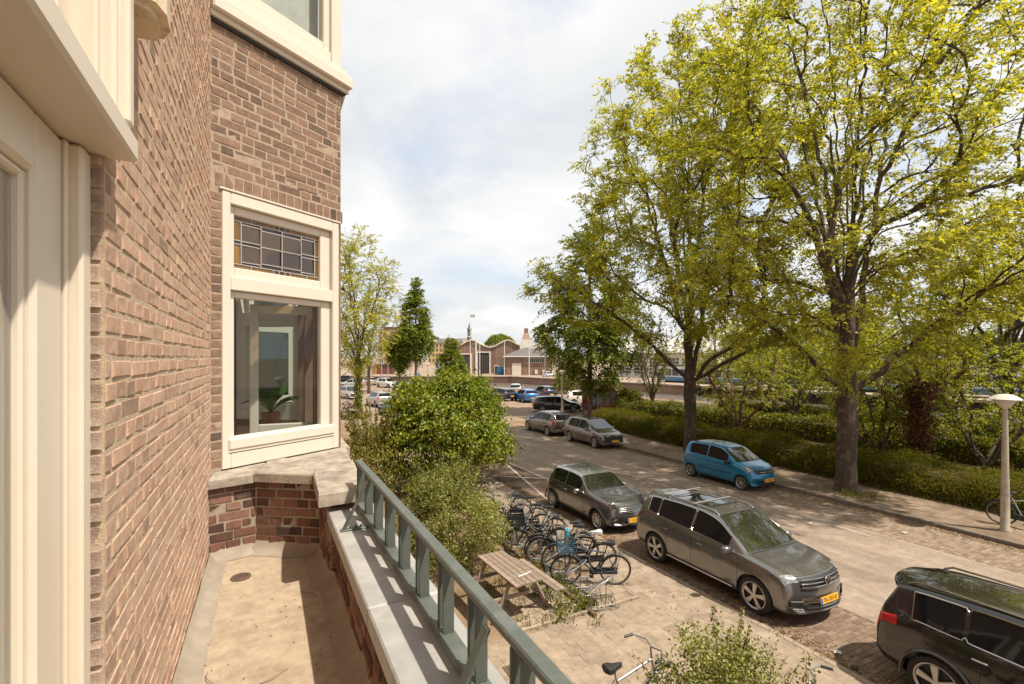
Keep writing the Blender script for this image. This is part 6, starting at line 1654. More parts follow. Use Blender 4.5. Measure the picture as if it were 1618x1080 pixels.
    def leaf_points(self, n, spread, rmax=0.03, minr=None):
        rs = self.rs; P = np.array(self.P); ok = np.where(self.r < rmax)[0]
        # weight thin ends
        w = 1.0 / (self.r[ok] + 0.004); w /= w.sum()
        c = rs.choice(ok, size=n, p=w)
        jit = rs.normal(size=(n, 3)) * np.array([spread, spread, spread * 0.55])
        par = np.array(self.par)[c]; t = rs.random((n, 1))
        return P[c] * t + P[np.maximum(par, 0)] * (1 - t) + jit
def sprays(rs, org, axis, per, length, ll, lw, droop=0.25, tilt=0.35):
    """leafy twiglets: leaves set alternately left and right along a short drooping shoot"""
    n = len(org)
    ax = axis / (np.linalg.norm(axis, axis=1, keepdims=True) + 1e-9)
    up = rs.normal(size=(n, 3)) * tilt + np.array([0, 0, 1.0]); up -= ax * (up * ax).sum(1, keepdims=True); up /= np.linalg.norm(up, axis=1, keepdims=True) + 1e-9
    sd = np.cross(up, ax)
    t = (np.arange(per)[None, :, None] + rs.random((n, per, 1))) / per
    sgn = np.where(np.arange(per) % 2, 1.0, -1.0)[None, :, None]
    L = length * rs.uniform(.6, 1.3, (n, 1, 1))
    pos = org[:, None, :] + ax[:, None, :] * t * L + sd[:, None, :] * rs.normal(size=(n, per, 1)) * .03
    pos[:, :, 2] -= (droop * L * t ** 2)[:, :, 0]
    d = ax[:, None, :] * 0.55 + sd[:, None, :] * sgn * 0.8 + rs.normal(size=(n, per, 3)) * 0.28; d[:, :, 2] -= 0.18
    d /= np.linalg.norm(d, axis=2, keepdims=True)
    nm = up[:, None, :] + rs.normal(size=(n, per, 3)) * 0.42; nm -= d * (nm * d).sum(2, keepdims=True); nm /= np.linalg.norm(nm, axis=2, keepdims=True) + 1e-9
    s = np.cross(nm, d); sz = rs.uniform(.55, 1.25, (n, per, 1)) * rs.uniform(.8, 1.2, (n, 1, 1))
    a = pos; b = pos + d * ll * sz * .45 + s * lw * sz * .5 + nm * lw * .18; c = pos + d * ll * sz - nm * ll * .10; e = pos + d * ll * sz * .45 - s * lw * sz * .5 + nm * lw * .18
    v = np.stack([a, b, c, e], 2).reshape(-1, 3); return v, np.arange(len(v)).reshape(-1, 4)
def build_tree(name, label, cat, T, nleaf, ll, lw, leaf, bark, spread=0.25, group=None, rmax=0.03, droop=0.3, up=0.7):
    root = empty(name, tuple(T.P[0]), 0, label, cat, group)
    off = -T.P[0]
    mb = T.wood(); mb.v = [tuple(np.array(p) + off) for p in mb.v]
    mb.build('trunk', bark, root, True)
    per = 10; ns = max(1, nleaf // per)
    pts = T.leaf_points(ns, spread * 0.62, rmax)
    ax = (pts - (T.P[0] + np.array([0, 0, 0.55 * (pts[:, 2].max() - T.P[0][2])]))) * np.array([1, 1, 0.35]); ax /= np.linalg.norm(ax, axis=1, keepdims=True) + 1e-9
    ax = ax + T.rs.normal(size=ax.shape) * np.array([0.75, 0.75, 0.4])
    v, f = sprays(T.rs, pts + off, ax, per, ll * 3.4, ll, lw, droop)
    o = place('crown', np_mesh('crown', v, f, leaf), root); o['kind'] = 'stuff'
    return root
def elm(seed, base, fork, h, cz, rad, nl, label, nleaf, trunk_r, lean=(0, 0), low=(), ll=0.135, lw=0.085, nsec=110, ntwig=1000, spread=0.26, leaf=None, extra=(), ttop=None):
    T = Tree(seed); rs = T.rs; limbs = []; f0 = 0.92 * fork / (ttop or fork * 1.6)
    ctr = np.array([base[0] + lean[0], base[1] + lean[1], cz])
    for k in range(nl):
        a = 2 * math.pi * (k + rs.uniform(-.25, .25)) / nl; q = 0.45 if k % 2 else 0.80
        tz = 0.93 - 0.45 * (q - .45) if k % 2 else rs.uniform(0.45, 0.85)
        limbs.append((ctr + np.array([math.cos(a) * rad[0] * q * .8, math.sin(a) * rad[1] * q * .8, rad[2] * tz * 0.92]), f0 + (1 - f0) * (k / nl)))
    limbs.append((ctr + np.array([0.2, 0.1, rad[2] * 0.97]), 1.0))
    for t in low: limbs.append((np.array(t, float), f0))
    shape = lambda q, r_: not (q[2] < -0.2 and math.hypot(q[0], q[1]) < 0.25)
    T.grow(base, fork, lean, limbs, ctr, rad, nsec, ntwig, 0.42, shape, trunk_r, up=0.35, minz=base[2] + fork * .8, extra=extra, trunk_top=ttop)
    return build_tree('elm_tree', label, 'tree', T, nleaf, ll, lw, leaf or M['leaf_elm'], M['bark'], spread, 'elms along the far pavement')
KX, KY = math.cos(R(27)), math.sin(R(27))      # the street's cross direction, for aiming limbs sideways
elm(11, (19.9, 18.4, 0.1), 4.3, 22.5, 13.6, (6.1, 6.1, 8.9), 9, 'big yellow-green elm behind the blue hatchback, left of the two large elms', 105000, 0.31, ttop=7.0, lean=(0.1, 0.2), ll=0.145, lw=0.088, extra=(((19.9 - 6.2 * KX, 18.4 + 6.2 * KY, 9.0), (2.6, 2.6, 2.2), 55), ((19.9 + 4.5, 18.4 - 5.0, 7.2), (2.4, 2.4, 1.6), 60)),
    low=((19.9 - 7.6 * KX, 18.4 + 7.6 * KY, 9.4), (19.9 + 6.0 * KX, 18.4 - 6.0 * KY, 8.0), (19.9 + 3.0, 18.4 - 4.5, 6.6)))
elm(23, (19.05, 10.3, 0.1), 4.0, 21.5, 12.6, (6.9, 6.9, 8.8), 10, 'big yellow-green elm with mottled trunk at the kerb right of the blue hatchback', 128000, 0.33, ttop=10.0, lean=(0.15, -0.1), extra=(((19.05 + 5.4 * KX, 10.3 - 5.4 * KY, 7.6), (2.6, 2.6, 1.6), 70), ((19.05 - 4.8, 10.3 + 1.5, 8.0), (2.4, 2.4, 1.8), 70)),
    low=((19.05 + 6.4 * KX, 10.3 - 6.4 * KY, 8.2), (19.05 - 5.2 * KX, 10.3 + 5.2 * KY, 8.0), (19.05 - 5.6, 10.3 - 2.0, 8.6)), ll=0.125, lw=0.076, nsec=130, ntwig=1200)
T = None
x, y = depth_at(1592, 33); elm(37, (x, y, 0), 4.2, 17, 10.5, (6.6, 6.6, 6.2), 7, 'yellow-green elm standing behind the hedges at the right edge', 46000, 0.38, ll=0.17, lw=0.11, nsec=80, ntwig=500)['group'] = 'trees behind the hedges'
# dark lime between street and square
def lime(seed, base, fork, h, rad, label, nleaf, trunk_r, leaf, bark, ll, lw, cat='tree', name='lime_tree', nl=9, cone=True, nsec=90, ntwig=500, spread=.25, group=None, zc=None, lo=0.4):
    T = Tree(seed); rs = T.rs; rz = (h - fork) / 2 * 1.04; cz = base[2] + (zc if zc else fork + rz * 0.96)
    ctr = np.array([base[0], base[1], cz]); limbs = []
    for k in range(nl):
        t = k / nl; a = k * 2.4; w = (1 - t) ** 0.8 if cone else math.sqrt(max(0.05, 1 - (2 * t - 1) ** 2))
        limbs.append((np.array([base[0] + math.cos(a) * rad * .8 * w, base[1] + math.sin(a) * rad * .8 * w, base[2] + fork + (h - fork) * (0.12 + t * .8)]), (fork + (h - fork) * t * .8) / h))
    shape = (lambda q, r_: math.hypot(q[0], q[1]) < 1.08 * max(0.0, (1 - (q[2] + 1) / 2)) ** 0.62 + 0.04) if cone else None
    T.grow(base, fork, (0.05, 0.05), limbs, ctr, (rad, rad, rz), nsec, ntwig, lo, shape, trunk_r, up=0.1, minz=base[2] + fork * .75, trunk_top=h * 0.9)
    return build_tree(name, label, cat, T, nleaf, ll, lw, leaf, bark, spread, group, 0.035, 0.5)
lime(41, (25.3, 34.6, 0), 2.8, 17.6, 5.3, 'dark green lime tree beside the advertising board, left of the big elms', 34000, 0.22, M['leaf_dark'], M['bark_pale'], 0.24, 0.17, spread=0.3)
lime(43, (*depth_at(657, 88), 0), 5.2, 19.6, 3.2, 'tall dark narrow tree with a pointed crown by the canal', 22000, 0.22, M['leaf_dark'], M['bark_pale'], 0.34, 0.24, name='pyramid_tree', nsec=80, ntwig=380, spread=.32)
lime(47, (*depth_at(632, 90), 0), 3.3, 9.8, 2.4, 'small round green tree by the canal left of the pointed tree', 12000, 0.14, M['leaf_dark'], M['bark_pale'], 0.34, 0.24, name='round_tree', cone=False, nsec=50, ntwig=220, spread=.3)
lime(53, (*depth_at(712, 70), 0), 1.8, 8.0, 2.0, 'small dark green tree rising behind the big shrub', 9000, 0.12, M['leaf_dark'], M['bark_pale'], 0.28, 0.2, name='round_tree', nsec=50, ntwig=200, spread=.28)
# pale street tree left of the square
T = Tree(61); b = np.array([6.86, 41.6, 0.0]); limbs = []
for k in range(8):
    a = k * 2.4; limbs.append((b + np.array([math.cos(a) * 3.2, math.sin(a) * 3.2, 8 + 1.0 * k]), 0.6 + 0.05 * k))
T.grow(b, 4.2, (0.0, 0.1), limbs, b + np.array([-0.4, 0.2, 9.8]), (3.6, 3.6, 6.4), 80, 420, 0.3, None, 0.20, up=0.5, trunk_top=7)
build_tree('ash_tree', 'pale yellow-green street tree with ivy on its trunk beside the bay window', 'tree', T, 15000, 0.20, 0.10, M['leaf_elm'], M['bark_pale'], 0.32)
T = Tree(62); b = np.array([*depth_at(583, 68), 0.0]); limbs = []
for k in range(7):
    a = k * 2.4; limbs.append((b + np.array([math.cos(a) * 4.2, math.sin(a) * 4.2, 9 + 1.5 * k]), 0.6 + 0.05 * k))
T.grow(b, 4.0, (0.0, 0.1), limbs, b + np.array([0, 0, 11.2]), (5.2, 5.2, 7.6), 70, 320, 0.35, None, 0.22, up=0.5, trunk_top=8)
build_tree('ash_tree', 'sparse silvery tree behind the ivy-clad one, with bare branch tips', 'tree', T, 9000, 0.26, 0.12, M['leaf_willow'], M['bark_pale'], 0.4)
iv = np.random.default_rng(3); n = 1500; z = iv.random(n) ** 1.5 * 5.0; a = iv.random(n) * 6.28; rr = 0.24 + iv.random(n) * 0.16 * (1 - z / 7)
pts = np.stack([6.86 + rr * np.cos(a), 41.6 + rr * np.sin(a), z], 1); v, f = leaf_quads(iv, pts, 0.15, 0.11)
o = place('ivy', np_mesh('ivy', v, f, M['leaf_shrub'])); tag(o, 'ivy and weeds climbing the foot of the pale street tree', 'ivy', kind='stuff')
# --- shrubs: clumps of leaves on stems
def shrub(name, label, cat, seed, c, r, nclump, per, ll, lw, leaf, bark, clump=0.3, lo=0.55, group=None, ground=True, stems=9, extra=(), droop=0.6, flat=0.6, bumps=0.18, up=0.5, sprigs=(), taper=0.0):
    rs = np.random.default_rng(seed); root = empty(name, (c[0], c[1], 0), 0, label, cat, group)
    c0 = np.array([0, 0, c[2]]); r = np.array(r, float)
    d = rs.normal(size=(nclump, 3)); d[:, 2] = np.where(d[:, 2] < -0.9, -d[:, 2], d[:, 2]); d /= np.linalg.norm(d, axis=1, keepdims=True)
    ph = rs.uniform(0, 6.28, 6)
    lump = 1 + bumps * (np.sin(3.1 * d[:, 0] * 2 + ph[0]) * np.sin(2.7 * d[:, 1] * 2 + ph[1]) + 0.7 * np.sin(5.3 * d[:, 2] + 4.1 * d[:, 0] + ph[2]))
    k = (lo ** 2 + (1 - lo ** 2) * rs.random(nclump)) ** 0.5
    cc = c0 + d * (k * lump)[:, None] * r
    for (ex, er, en) in extra:
        q = rs.normal(size=(en, 3)); q /= np.linalg.norm(q, axis=1, keepdims=True)
        cc = np.vstack([cc, np.array(ex) + q * np.array(er) * rs.random((en, 1)) ** .5])
    if taper: cc[:, :2] *= (1 - taper * np.clip((cc[:, 2] - c[2] * .8) / (r[2] * 1.2), 0, 1))[:, None]
    cc = cc[cc[:, 2] > 0.05]
    n = len(cc)
    outv = cc - c0; outv[:, 2] *= 0.8; outv /= np.linalg.norm(outv, axis=1, keepdims=True) + 1e-6
    # a clump is a short drooping spray pointing outwards
    ax = outv + rs.normal(size=(n, 3)) * 0.35; ax[:, 2] += rs.uniform(-.3, .5, n); ax /= np.linalg.norm(ax, axis=1, keepdims=True)
    t = rs.random((n, per, 1)); sp = rs.normal(size=(n, per, 3)) * clump * 0.38; sp[:, :, 2] *= flat
    pts = cc[:, None, :] + ax[:, None, :] * (t - 0.4) * clump * 1.8 + sp; pts[:, :, 2] -= t[:, :, 0] ** 2 * clump * 0.25
    pts = pts.reshape(-1, 3); ov = np.repeat(outv, per, 0); keep = pts[:, 2] > 0.02; pts, ov = pts[keep], ov[keep]
    v, f = leaf_quads(rs, pts, ll, lw, up=up, out=ov * 0.7, droop=droop)
    o = place('foliage', np_mesh('foliage', v, f, leaf), root); o['kind'] = 'stuff'
    mb = MB()
    for i in range(stems):
        j = rs.integers(0, n); e = cc[j]; b = np.array([rs.normal() * .12 * r[0], rs.normal() * .12 * r[1], 0])
        mid = b * .4 + e * .5 + np.array([0, 0, 0.15 * r[2]]); pp = [b * (1 - t) ** 2 + 2 * t * (1 - t) * mid + e * t * t for t in np.linspace(0, 1, 7)]
        mb.tube(pp, [0.035 * min(1, r[2] / 2) * (1 - .8 * t) + .004 for t in np.linspace(0, 1, 7)], 5)
    SP = []
    for (sx_, sy_, z0_, z1_, lean_) in sprigs:
        tip = np.array([sx_ + rs.normal() * lean_, sy_ + rs.normal() * lean_, z1_]); b0 = np.array([sx_ * .5, sy_ * .5, z0_])
        mb.tube([b0, (b0 + tip) / 2 + rs.normal(size=3) * .03, tip], [.007, .005, .002], 4)
        m_ = int(70 * (z1_ - z0_)); t_ = rs.random((m_, 1)) ** .8
        SP.append(b0 + (tip - b0) * t_ + rs.normal(size=(m_, 3)) * (0.045 * (1.15 - t_)))
    if SP:
        v, f = leaf_quads(rs, np.concatenate(SP), ll * 1.05, lw, up=0.6, droop=.2)
        place('sprigs', np_mesh('sprigs', v, f, leaf), root)['kind'] = 'stuff'
    mb.build('stem', bark, root, True)
    return root
shrub('green_shrub', 'large round bright green shrub beyond the railing, blocking the view of the street', 'shrub', 71, (6.35, 18.3, 2.15), (2.65, 2.6, 2.02), 1150, 38, 0.125, 0.085, M['leaf_shrub'], M['bark'], 0.34, 0.62, extra=(((0.35, 0.2, 3.95), (0.6, 0.6, 0.5), 50), ((-1.5, .3, 3.1), (1.0, 1, .6), 60), ((1.4, -.4, 2.7), (1.0, .8, .7), 60)), droop=1.0, taper=0.2)
shrub('olive_shrub', 'rounded olive and cream variegated shrub right behind the balcony railing', 'shrub', 73, (4.1, 11.6, 0.9), (1.2, 1.75, 1.02), 800, 42, 0.052, 0.034, M['leaf_light'], M['bark'], 0.19, 0.6, extra=(((0.3, 0.4, 1.9), (0.6, .9, .3), 60),), sprigs=[(random.uniform(-.9, 1.1), random.uniform(-1.3, 1.6), 1.5, random.uniform(2.0, 2.55), .1) for q in range(40)])
shrub('olive_shrub', 'tall loose olive-brown shrub between the bay window and the large green shrub', 'shrub', 79, (3.45, 18.0, 1.15), (1.3, 1.8, 1.2), 480, 30, 0.075, 0.05, M['leaf_olive'], M['bark'], 0.28, 0.55, sprigs=[(random.uniform(-1, 1), random.uniform(-1.3, 1.3), 1.8, random.uniform(2.6, 3.3), .15) for q in range(34)])
shrub('garden_bush', 'tall loose flowering bush cut by the bottom edge of the frame', 'shrub', 83, (4.85, 4.05, 0.66), (0.85, 0.66, 0.62), 190, 24, 0.042, 0.032, M['leaf_light'], M['bark'], 0.17, 0.5, extra=(((-.15, .1, 1.42), (.32, .3, .28), 34), ((0.45, 0.2, 1.25), (.3, .3, .25), 26), ((.85, .2, .95), (.25, .25, .3), 18)), droop=0.3, sprigs=[(random.uniform(-.75, 1.0), random.uniform(-.4, .5), .6, random.uniform(1.1, 1.62), .09) for q in range(60)])
rs_ = np.random.default_rng(84)
sh = empty('wild_sapling', (5.95, 3.62, 0), 0, 'thin upright weed stem with few leaves right of the flowering bush', 'plant')
mb = MB()
for k in range(3): mb.tube([(0.05 * k, 0, 0), (.06 * k - .05, .03, .7), (0.1 * k - .08, .04 * k, 1.35 - .25 * k)], [.008, .006, .003], 5)
mb.build('stem', M['bark_pale'], sh)
pts = np.concatenate([np.stack([rs_.normal(size=60) * .06 + .1 * k - .08, rs_.normal(size=60) * .06 + .03 * k, rs_.uniform(.5, 1.4 - .25 * k, 60)], 1) for k in range(3)])
v, f = leaf_quads(rs_, pts, .055, .04); place('foliage', np_mesh('foliage', v, f, M['leaf_olive']), sh)['kind'] = 'stuff'
# --- hedges: boxes of sprays
def hedge(name, label, seed, path, width, h, n, ll, lw, leaf, out=0.5, spray=6, droopy=0.3, core=True, cat='hedge'):
    rs = np.random.default_rng(seed); path = [np.array(p, float) for p in path]
    seg = [np.linalg.norm(b - a) for a, b in zip(path[:-1], path[1:])]; tot = sum(seg)
    root = empty(name, (path[0][0], path[0][1], 0), 0, label, cat); o0 = np.array([path[0][0], path[0][1], 0])
    t = rs.random(n) * tot; P = np.zeros((n, 3)); N = np.zeros((n, 3)); acc = 0
    for (a, b), L in zip(zip(path[:-1], path[1:]), seg):
        m_ = (t >= acc) & (t < acc + L + 1e-9); u = ((t[m_] - acc) / L)[:, None]
        dr = (b - a) / L; side = np.array([dr[1], -dr[0]]); k = m_.sum()
        ang = rs.uniform(0.0, math.pi, k)                                   # round the top of the section
        hh = h * (0.86 + 0.16 * np.sin(t[m_] * 1.7 + seed) * np.sin(t[m_] * 0.61) + rs.normal(size=k) * .05)
        cx = np.cos(ang); sxx = np.sign(cx) * np.abs(cx) ** 0.55 * width / 2; zz = hh * np.abs(np.sin(ang)) ** 0.62
        xy = a + (b - a) * u + side * sxx[:, None]
        P[m_, :2] = xy; P[m_, 2] = zz; N[m_, 0] = side[0] * cx; N[m_, 1] = side[1] * cx; N[m_, 2] = np.sin(ang); acc += L
    P += -o0
    # each seed carries a spray of leaves running outwards
    ax = N * out + rs.normal(size=(n, 3)) * 0.5; ax[:, 2] -= droopy * rs.random(n); ax /= np.linalg.norm(ax, axis=1, keepdims=True)
    tt = rs.random((n, spray, 1)); pts = (P[:, None, :] + ax[:, None, :] * (tt - .35) * ll * 3.0 + rs.normal(size=(n, spray, 3)) * ll * 0.45).reshape(-1, 3)
    nn = np.repeat(ax, spray, 0); keep = pts[:, 2] > 0.03; pts, nn = pts[keep], nn[keep]
    v, f = leaf_quads(rs, pts, ll, lw, up=0.3, out=nn, droop=droopy)
    place('foliage', np_mesh('foliage', v, f, leaf), root)['kind'] = 'stuff'
    if core:
        mb = MB()
        for a, b in zip(path[:-1], path[1:]):
            dr = (b - a) / np.linalg.norm(b - a); s = np.array([dr[1], -dr[0]]) * width * .36
            q = [a + s - o0[:2], b + s - o0[:2], b - s - o0[:2], a - s - o0[:2]]; mb.prism([tuple(p) for p in q], 0.02, h * .72)
        mb.build('twigs', M['wood_dark'], root)
    return root
hedge('juniper_hedge', 'long low feathery dark green hedge along the far pavement', 91, [(22.0, 1.5), (22.0, 13), (22.0, 22), (23.2, 29.5)], 2.9, 1.15, 24000, 0.12, 0.022, M['leaf_hedge'], 0.8, 8, 0.5)
hedge('clipped_hedge', 'second hedge with a sunlit yellow-green top behind the feathery one', 92, [(30.2, 4), (29.8, 18), (28.6, 27), (27.6, 33)], 1.6, 1.45, 9000, 0.12, 0.075, M['leaf_yellow'], 0.5, 5, 0.1)
hedge('clipped_hedge', 'further low yellow-green hedge near the water seen between the small trees', 93, [(40, 6), (39, 20), (37.5, 31)], 1.4, 1.1, 4500, 0.16, 0.10, M['leaf_yellow'], 0.5, 5, 0.1)
shrub('green_shrub', 'bright green bush at the end of the hedges right of the advertising board', 'shrub', 95, (29.2, 34.4, 0.9), (1.5, 1.5, 1.1), 260, 30, 0.14, 0.10, M['leaf_yellow'], M['bark'], 0.35)
shrub('green_shrub', 'light green bush at the water edge beyond the lamp post', 'shrub', 96, (*depth_at(893, 68), 1.2), (1.5, 1.3, 1.6), 130, 26, 0.26, 0.15, M['leaf_willow'], M['bark'], 0.6)
# --- small park trees behind the hedge
def park_tree(seed, px, depth, h, rad, label, bark, leaf, fork=1.2, n=7000, nl=6, name='park_tree', ll=0.12, lw=0.07):
    T = Tree(seed); rs = T.rs; b = np.array([*depth_at(px, depth), 0.03]); limbs = []
    for k in range(nl):
        a = 2 * math.pi * k / nl + rs.uniform(-.3, .3); q = rs.uniform(.5, .95)
        limbs.append((b + np.array([math.cos(a) * rad * q, math.sin(a) * rad * q, h * rs.uniform(.55, .95)]), 0.5 + .5 * k / nl))
    T.grow(b, fork, (rs.normal() * .2, rs.normal() * .2), limbs, b + np.array([0, 0, h * .68]), (rad, rad, h * .36), 34, 190, 0.3, None, 0.085 + 0.012 * h, up=0.0, minz=b[2] + fork * .6)
    return build_tree(name, label, 'tree', T, n, ll, lw, leaf, bark, 0.22, 'trees behind the hedges', 0.02, 0.4)
park_tree(101, 1166, 29, 6.0, 3.2, 'crooked red-barked tree behind the hedge between the two big elms', M['bark_red'], M['leaf_park'], 1.0, 9000)
park_tree(103, 1030, 42, 7.0, 2.0, 'slim light green sapling behind the hedge between dark lime and left elm', M['bark_pale'], M['leaf_willow'], 2.0, 4500)
park_tree(105, 1562, 20.5, 5.6, 3.0, 'many-stemmed bush tree just left of the tall lamp post', M['bark'], M['leaf_park'], 0.5, 9000, 8)
park_tree(107, 1388, 22.5, 4.6, 2.0, 'small bush tree between the right elm and the russet column', M['bark'], M['leaf_park'], 0.7, 7500)
park_tree(108, 1255, 35, 7.0, 3.4, 'broad yellow-green tree behind the hedges left of the right elm', M['bark'], M['leaf_park'], 1.5, 9000, ll=.15, lw=.09)
park_tree(109, 1500, 34, 7.5, 3.6, 'yellow-green tree beyond the hedges behind the russet column', M['bark'], M['leaf_park'], 1.8, 9000, ll=.15, lw=.09)
T = Tree(111); b = np.array([*depth_at(1452, 20.2), 0.03]); limbs = [(b + np.array([math.cos(a) * 1.6, math.sin(a) * 1.6, 3.2 + .5 * k]), .5 + .07 * k) for k, a in enumerate((0.3, 2.2, 4.0, 5.2))]
T.grow(b, 3.2, (0.1, 0.0), limbs, b + np.array([0, 0, 4.6]), (2.0, 2.0, 1.3), 24, 90, .3, None, 0.15, up=0.1, minz=2.2, trunk_top=4.5)
rt = build_tree('ivy_covered_tree', 'small tree wrapped in dead russet ivy behind the hedge right of the right elm', 'tree', T, 3200, .12, .07, M['leaf_park'], M['bark_red'], .22)
n = 7500; z = T.rs.random(n) * 3.7 + .3; a = T.rs.random(n) * 6.28; rr = 0.14 + np.abs(T.rs.normal(size=n)) * 0.22 * (1 + .35 * np.sin(z * 4))
pts = np.stack([rr * np.cos(a), rr * np.sin(a), z], 1); v, f = leaf_quads(T.rs, pts, .10, .065, droop=1.4, up=0.0)
place('dead_ivy', np_mesh('dead_ivy', v, f, M['leaf_russet']), rt)['kind'] = 'stuff'
# --- weeds, grass and litter
def tufts(name, label, seed, spots, mat, kind='grass'):
    """spots: (x, y, radius, blades, height)"""
    rs = np.random.default_rng(seed); V, Fc = [], []; k = 0
    for x, y, rad, n, h in spots:
        for i in range(n):
            bx_, by__ = x + rs.normal() * rad, y + rs.normal() * rad; a = rs.uniform(0, 6.28); hh = h * rs.uniform(.4, 1.2); w = rs.uniform(.004, .009) * (1 + h)
            l = rs.uniform(.2, .7) * hh; dx, dy = math.cos(a), math.sin(a)
            V += [(bx_ - dy * w, by__ + dx * w, 0.0), (bx_ + dy * w, by__ - dx * w, 0.0), (bx_ + dx * l * .5 + dy * w * .8, by__ + dy * l * .5 - dx * w * .8, hh * .7), (bx_ + dx * l, by__ + dy * l, hh)]
            Fc.append((k, k + 1, k + 2, k + 3)); k += 4
    o = place(name, np_mesh(name, np.array(V), np.array(Fc), mat)); tag(o, label, kind, kind='stuff'); return o
rr = random.Random(4); sp = []
for k in range(70): sp.append((5.75 + rr.gauss(0, .25), 7.7 + rr.random() * 5.5, .06, 14, .16))
for k in range(46): sp.append((4.3 + rr.random() * 1.6, 7.75 + rr.random() * 2.2, .06, 12, .14))
for k in range(30): sp.append((3.95 + rr.random() * 3.0, 7.80 + rr.gauss(0, .03), .03, 7, .06))
for k in range(9): sp.append((5.45 + rr.gauss(0, .3), 8.25 + rr.gauss(0, .35), .09, 12, .22))
for k in range(16): sp.append((6.9 + rr.random() * 1.1, 6.2 + rr.random() * 4, .04, 7, .06))
for k in range(18): sp.append((8.28 + rr.gauss(0, .05), 4.2 + rr.random() * 9, .04, 8, .07))
for k in range(10): sp.append((2.6 + rr.random() * 1.3, 7.9 + rr.random() * 3, .08, 18, .14))
tufts('grass', 'grass and weeds growing around the rack, the table and the tile edges', 5, sp, M['weed'])
sp = [(18.6 + rr.gauss(0, .3), 10.0 + rr.gauss(0, .45), .12, 20, .16) for k in range(24)] + [(20.6 + rr.gauss(0, .12), 3 + rr.random() * 20, .1, 12, .16) for k in range(60)] + [(6.86 + rr.gauss(0, .7), 41.2 + rr.gauss(0, .7), .2, 22, .5) for k in range(26)]
for o in [tufts('grass', 'thin grass around the elm trunks and along the hedge foot', 6, [(x, y, a_, b_2, c_) for x, y, a_, b_2, c_ in sp], M['weed'])]: o.location.z = 0.105
ws = np.random.default_rng(14); pts = []
for k in range(10):
    x, y, h_ = 5.3 + ws.normal() * .3, 8.3 + ws.normal() * .45, ws.uniform(.10, .32); m_ = 55
    pts.append(np.stack([x + ws.normal(size=m_) * .09, y + ws.normal(size=m_) * .09, ws.random(m_) * h_], 1))
v, f = leaf_quads(ws, np.concatenate(pts), .055, .035, up=1.0)
o = place('weeds', np_mesh('weeds', v, f, M['leaf_yellow'])); tag(o, 'leafy green weeds between the picnic table and the rack', 'weeds', kind='stuff')
def litter_strip(name, label, seed, n, fx, z=0.012, s0=0.012, s1=0.035):
    rs = np.random.default_rng(seed); pts = np.array([fx(rs) for _ in range(n)]); pts = np.column_stack([pts, np.full(n, z)])
    v, f = leaf_quads(rs, pts, s1, s1 * .6, up=3.0, droop=0, fold=.1); o = place(name, np_mesh(name, v, f, M['litter'])); tag(o, label, 'leaf litter', kind='stuff')
litter_strip('dead_leaves', 'brown leaf litter along the edge of the near parking strip', 7, 6500, lambda r: (8.50 + r.normal() * .14, 2.6 + r.random() * 16))
litter_strip('dead_leaves', 'brown leaf litter in the gutter below the far kerb', 8, 5000, lambda r: (17.52 - abs(r.normal()) * .16, 3.0 + r.random() * 20), s1=.045)
litter_strip('dead_leaves', 'dry leaf litter on the soil at the foot of the feathery hedge', 9, 4000, lambda r: (20.55 + r.normal() * .22, 2 + r.random() * 22), z=.115, s1=.05)
litter_strip('dead_leaves', 'dry leaf litter on the soil around the picnic table and rack', 10, 4500, lambda r: (4.0 + r.random() * 2.2, 7.9 + r.random() * 6))
# ------------------------------------------------------------------ across the canal
def far_frame(px0, px1, depth, depth1=None):
    """an Empty at px0 whose x axis runs towards px1; returns (location, rotation, length)"""
    a = Vector(depth_at(px0, depth)); b = Vector(depth_at(px1, depth1 or depth)); d = b - a
    return (a.x, a.y, 0.0), math.atan2(d.y, d.x), d.length
M['far_brick'] = ground_mat('depot_brick', (0.27, 0.18, 0.135), (0.23, 0.15, 0.11), (0.31, 0.215, 0.165), 0.15, brick=(0.5, 0.2, 0.02, 0.85), grain=6)
M['far_yellow'] = ground_mat('yellow_brick', (0.55, 0.37, 0.19), (0.50, 0.33, 0.17), (0.60, 0.42, 0.23), 0.1, grain=5)
M['far_cream'] = pmat('far_cream_trim', (0.62, 0.55, 0.45), 0.7, var=0.06, scale=0.4)
M['far_roof'] = pmat('grey_slate_roof', (0.125, 0.108, 0.095), 0.7, var=0.15, scale=0.5)
M['far_tile'] = pmat('orange_tile_roof', (0.25, 0.145, 0.095), 0.8, var=0.2, scale=0.6)
M['far_dark'] = pmat('dark_opening', (0.025, 0.022, 0.02), 0.6, var=0.3, scale=0.5)
M['far_glass'] = pmat('far_window_glass', (0.05, 0.055, 0.06), 0.1, var=0.2, scale=1, spec=0.8)
M['far_white'] = pmat('far_white_paint', (0.66, 0.63, 0.57), 0.55, var=0.06, scale=0.5)
def window_row(parent, xs, zs, w, h, y=-0.05, frame=None, name='window'):
    fm = MB(); fm.box((-w / 2 - .12, -.04, -.12), (w / 2 + .12, 0.06, h + .12)); fme = fm.mesh(name, frame or M['far_cream'])
    gm = MB(); gm.box((-w / 2, -.07, 0), (-0.04, -0.041, h)); gm.box((0.04, -.07, 0), (w / 2, -0.041, h)); gme = gm.mesh('pane', M['far_glass'])
    for x in xs:
        for z in zs:
            o = place(name, fme, parent, (x, y, z)); place('pane', gme, o)
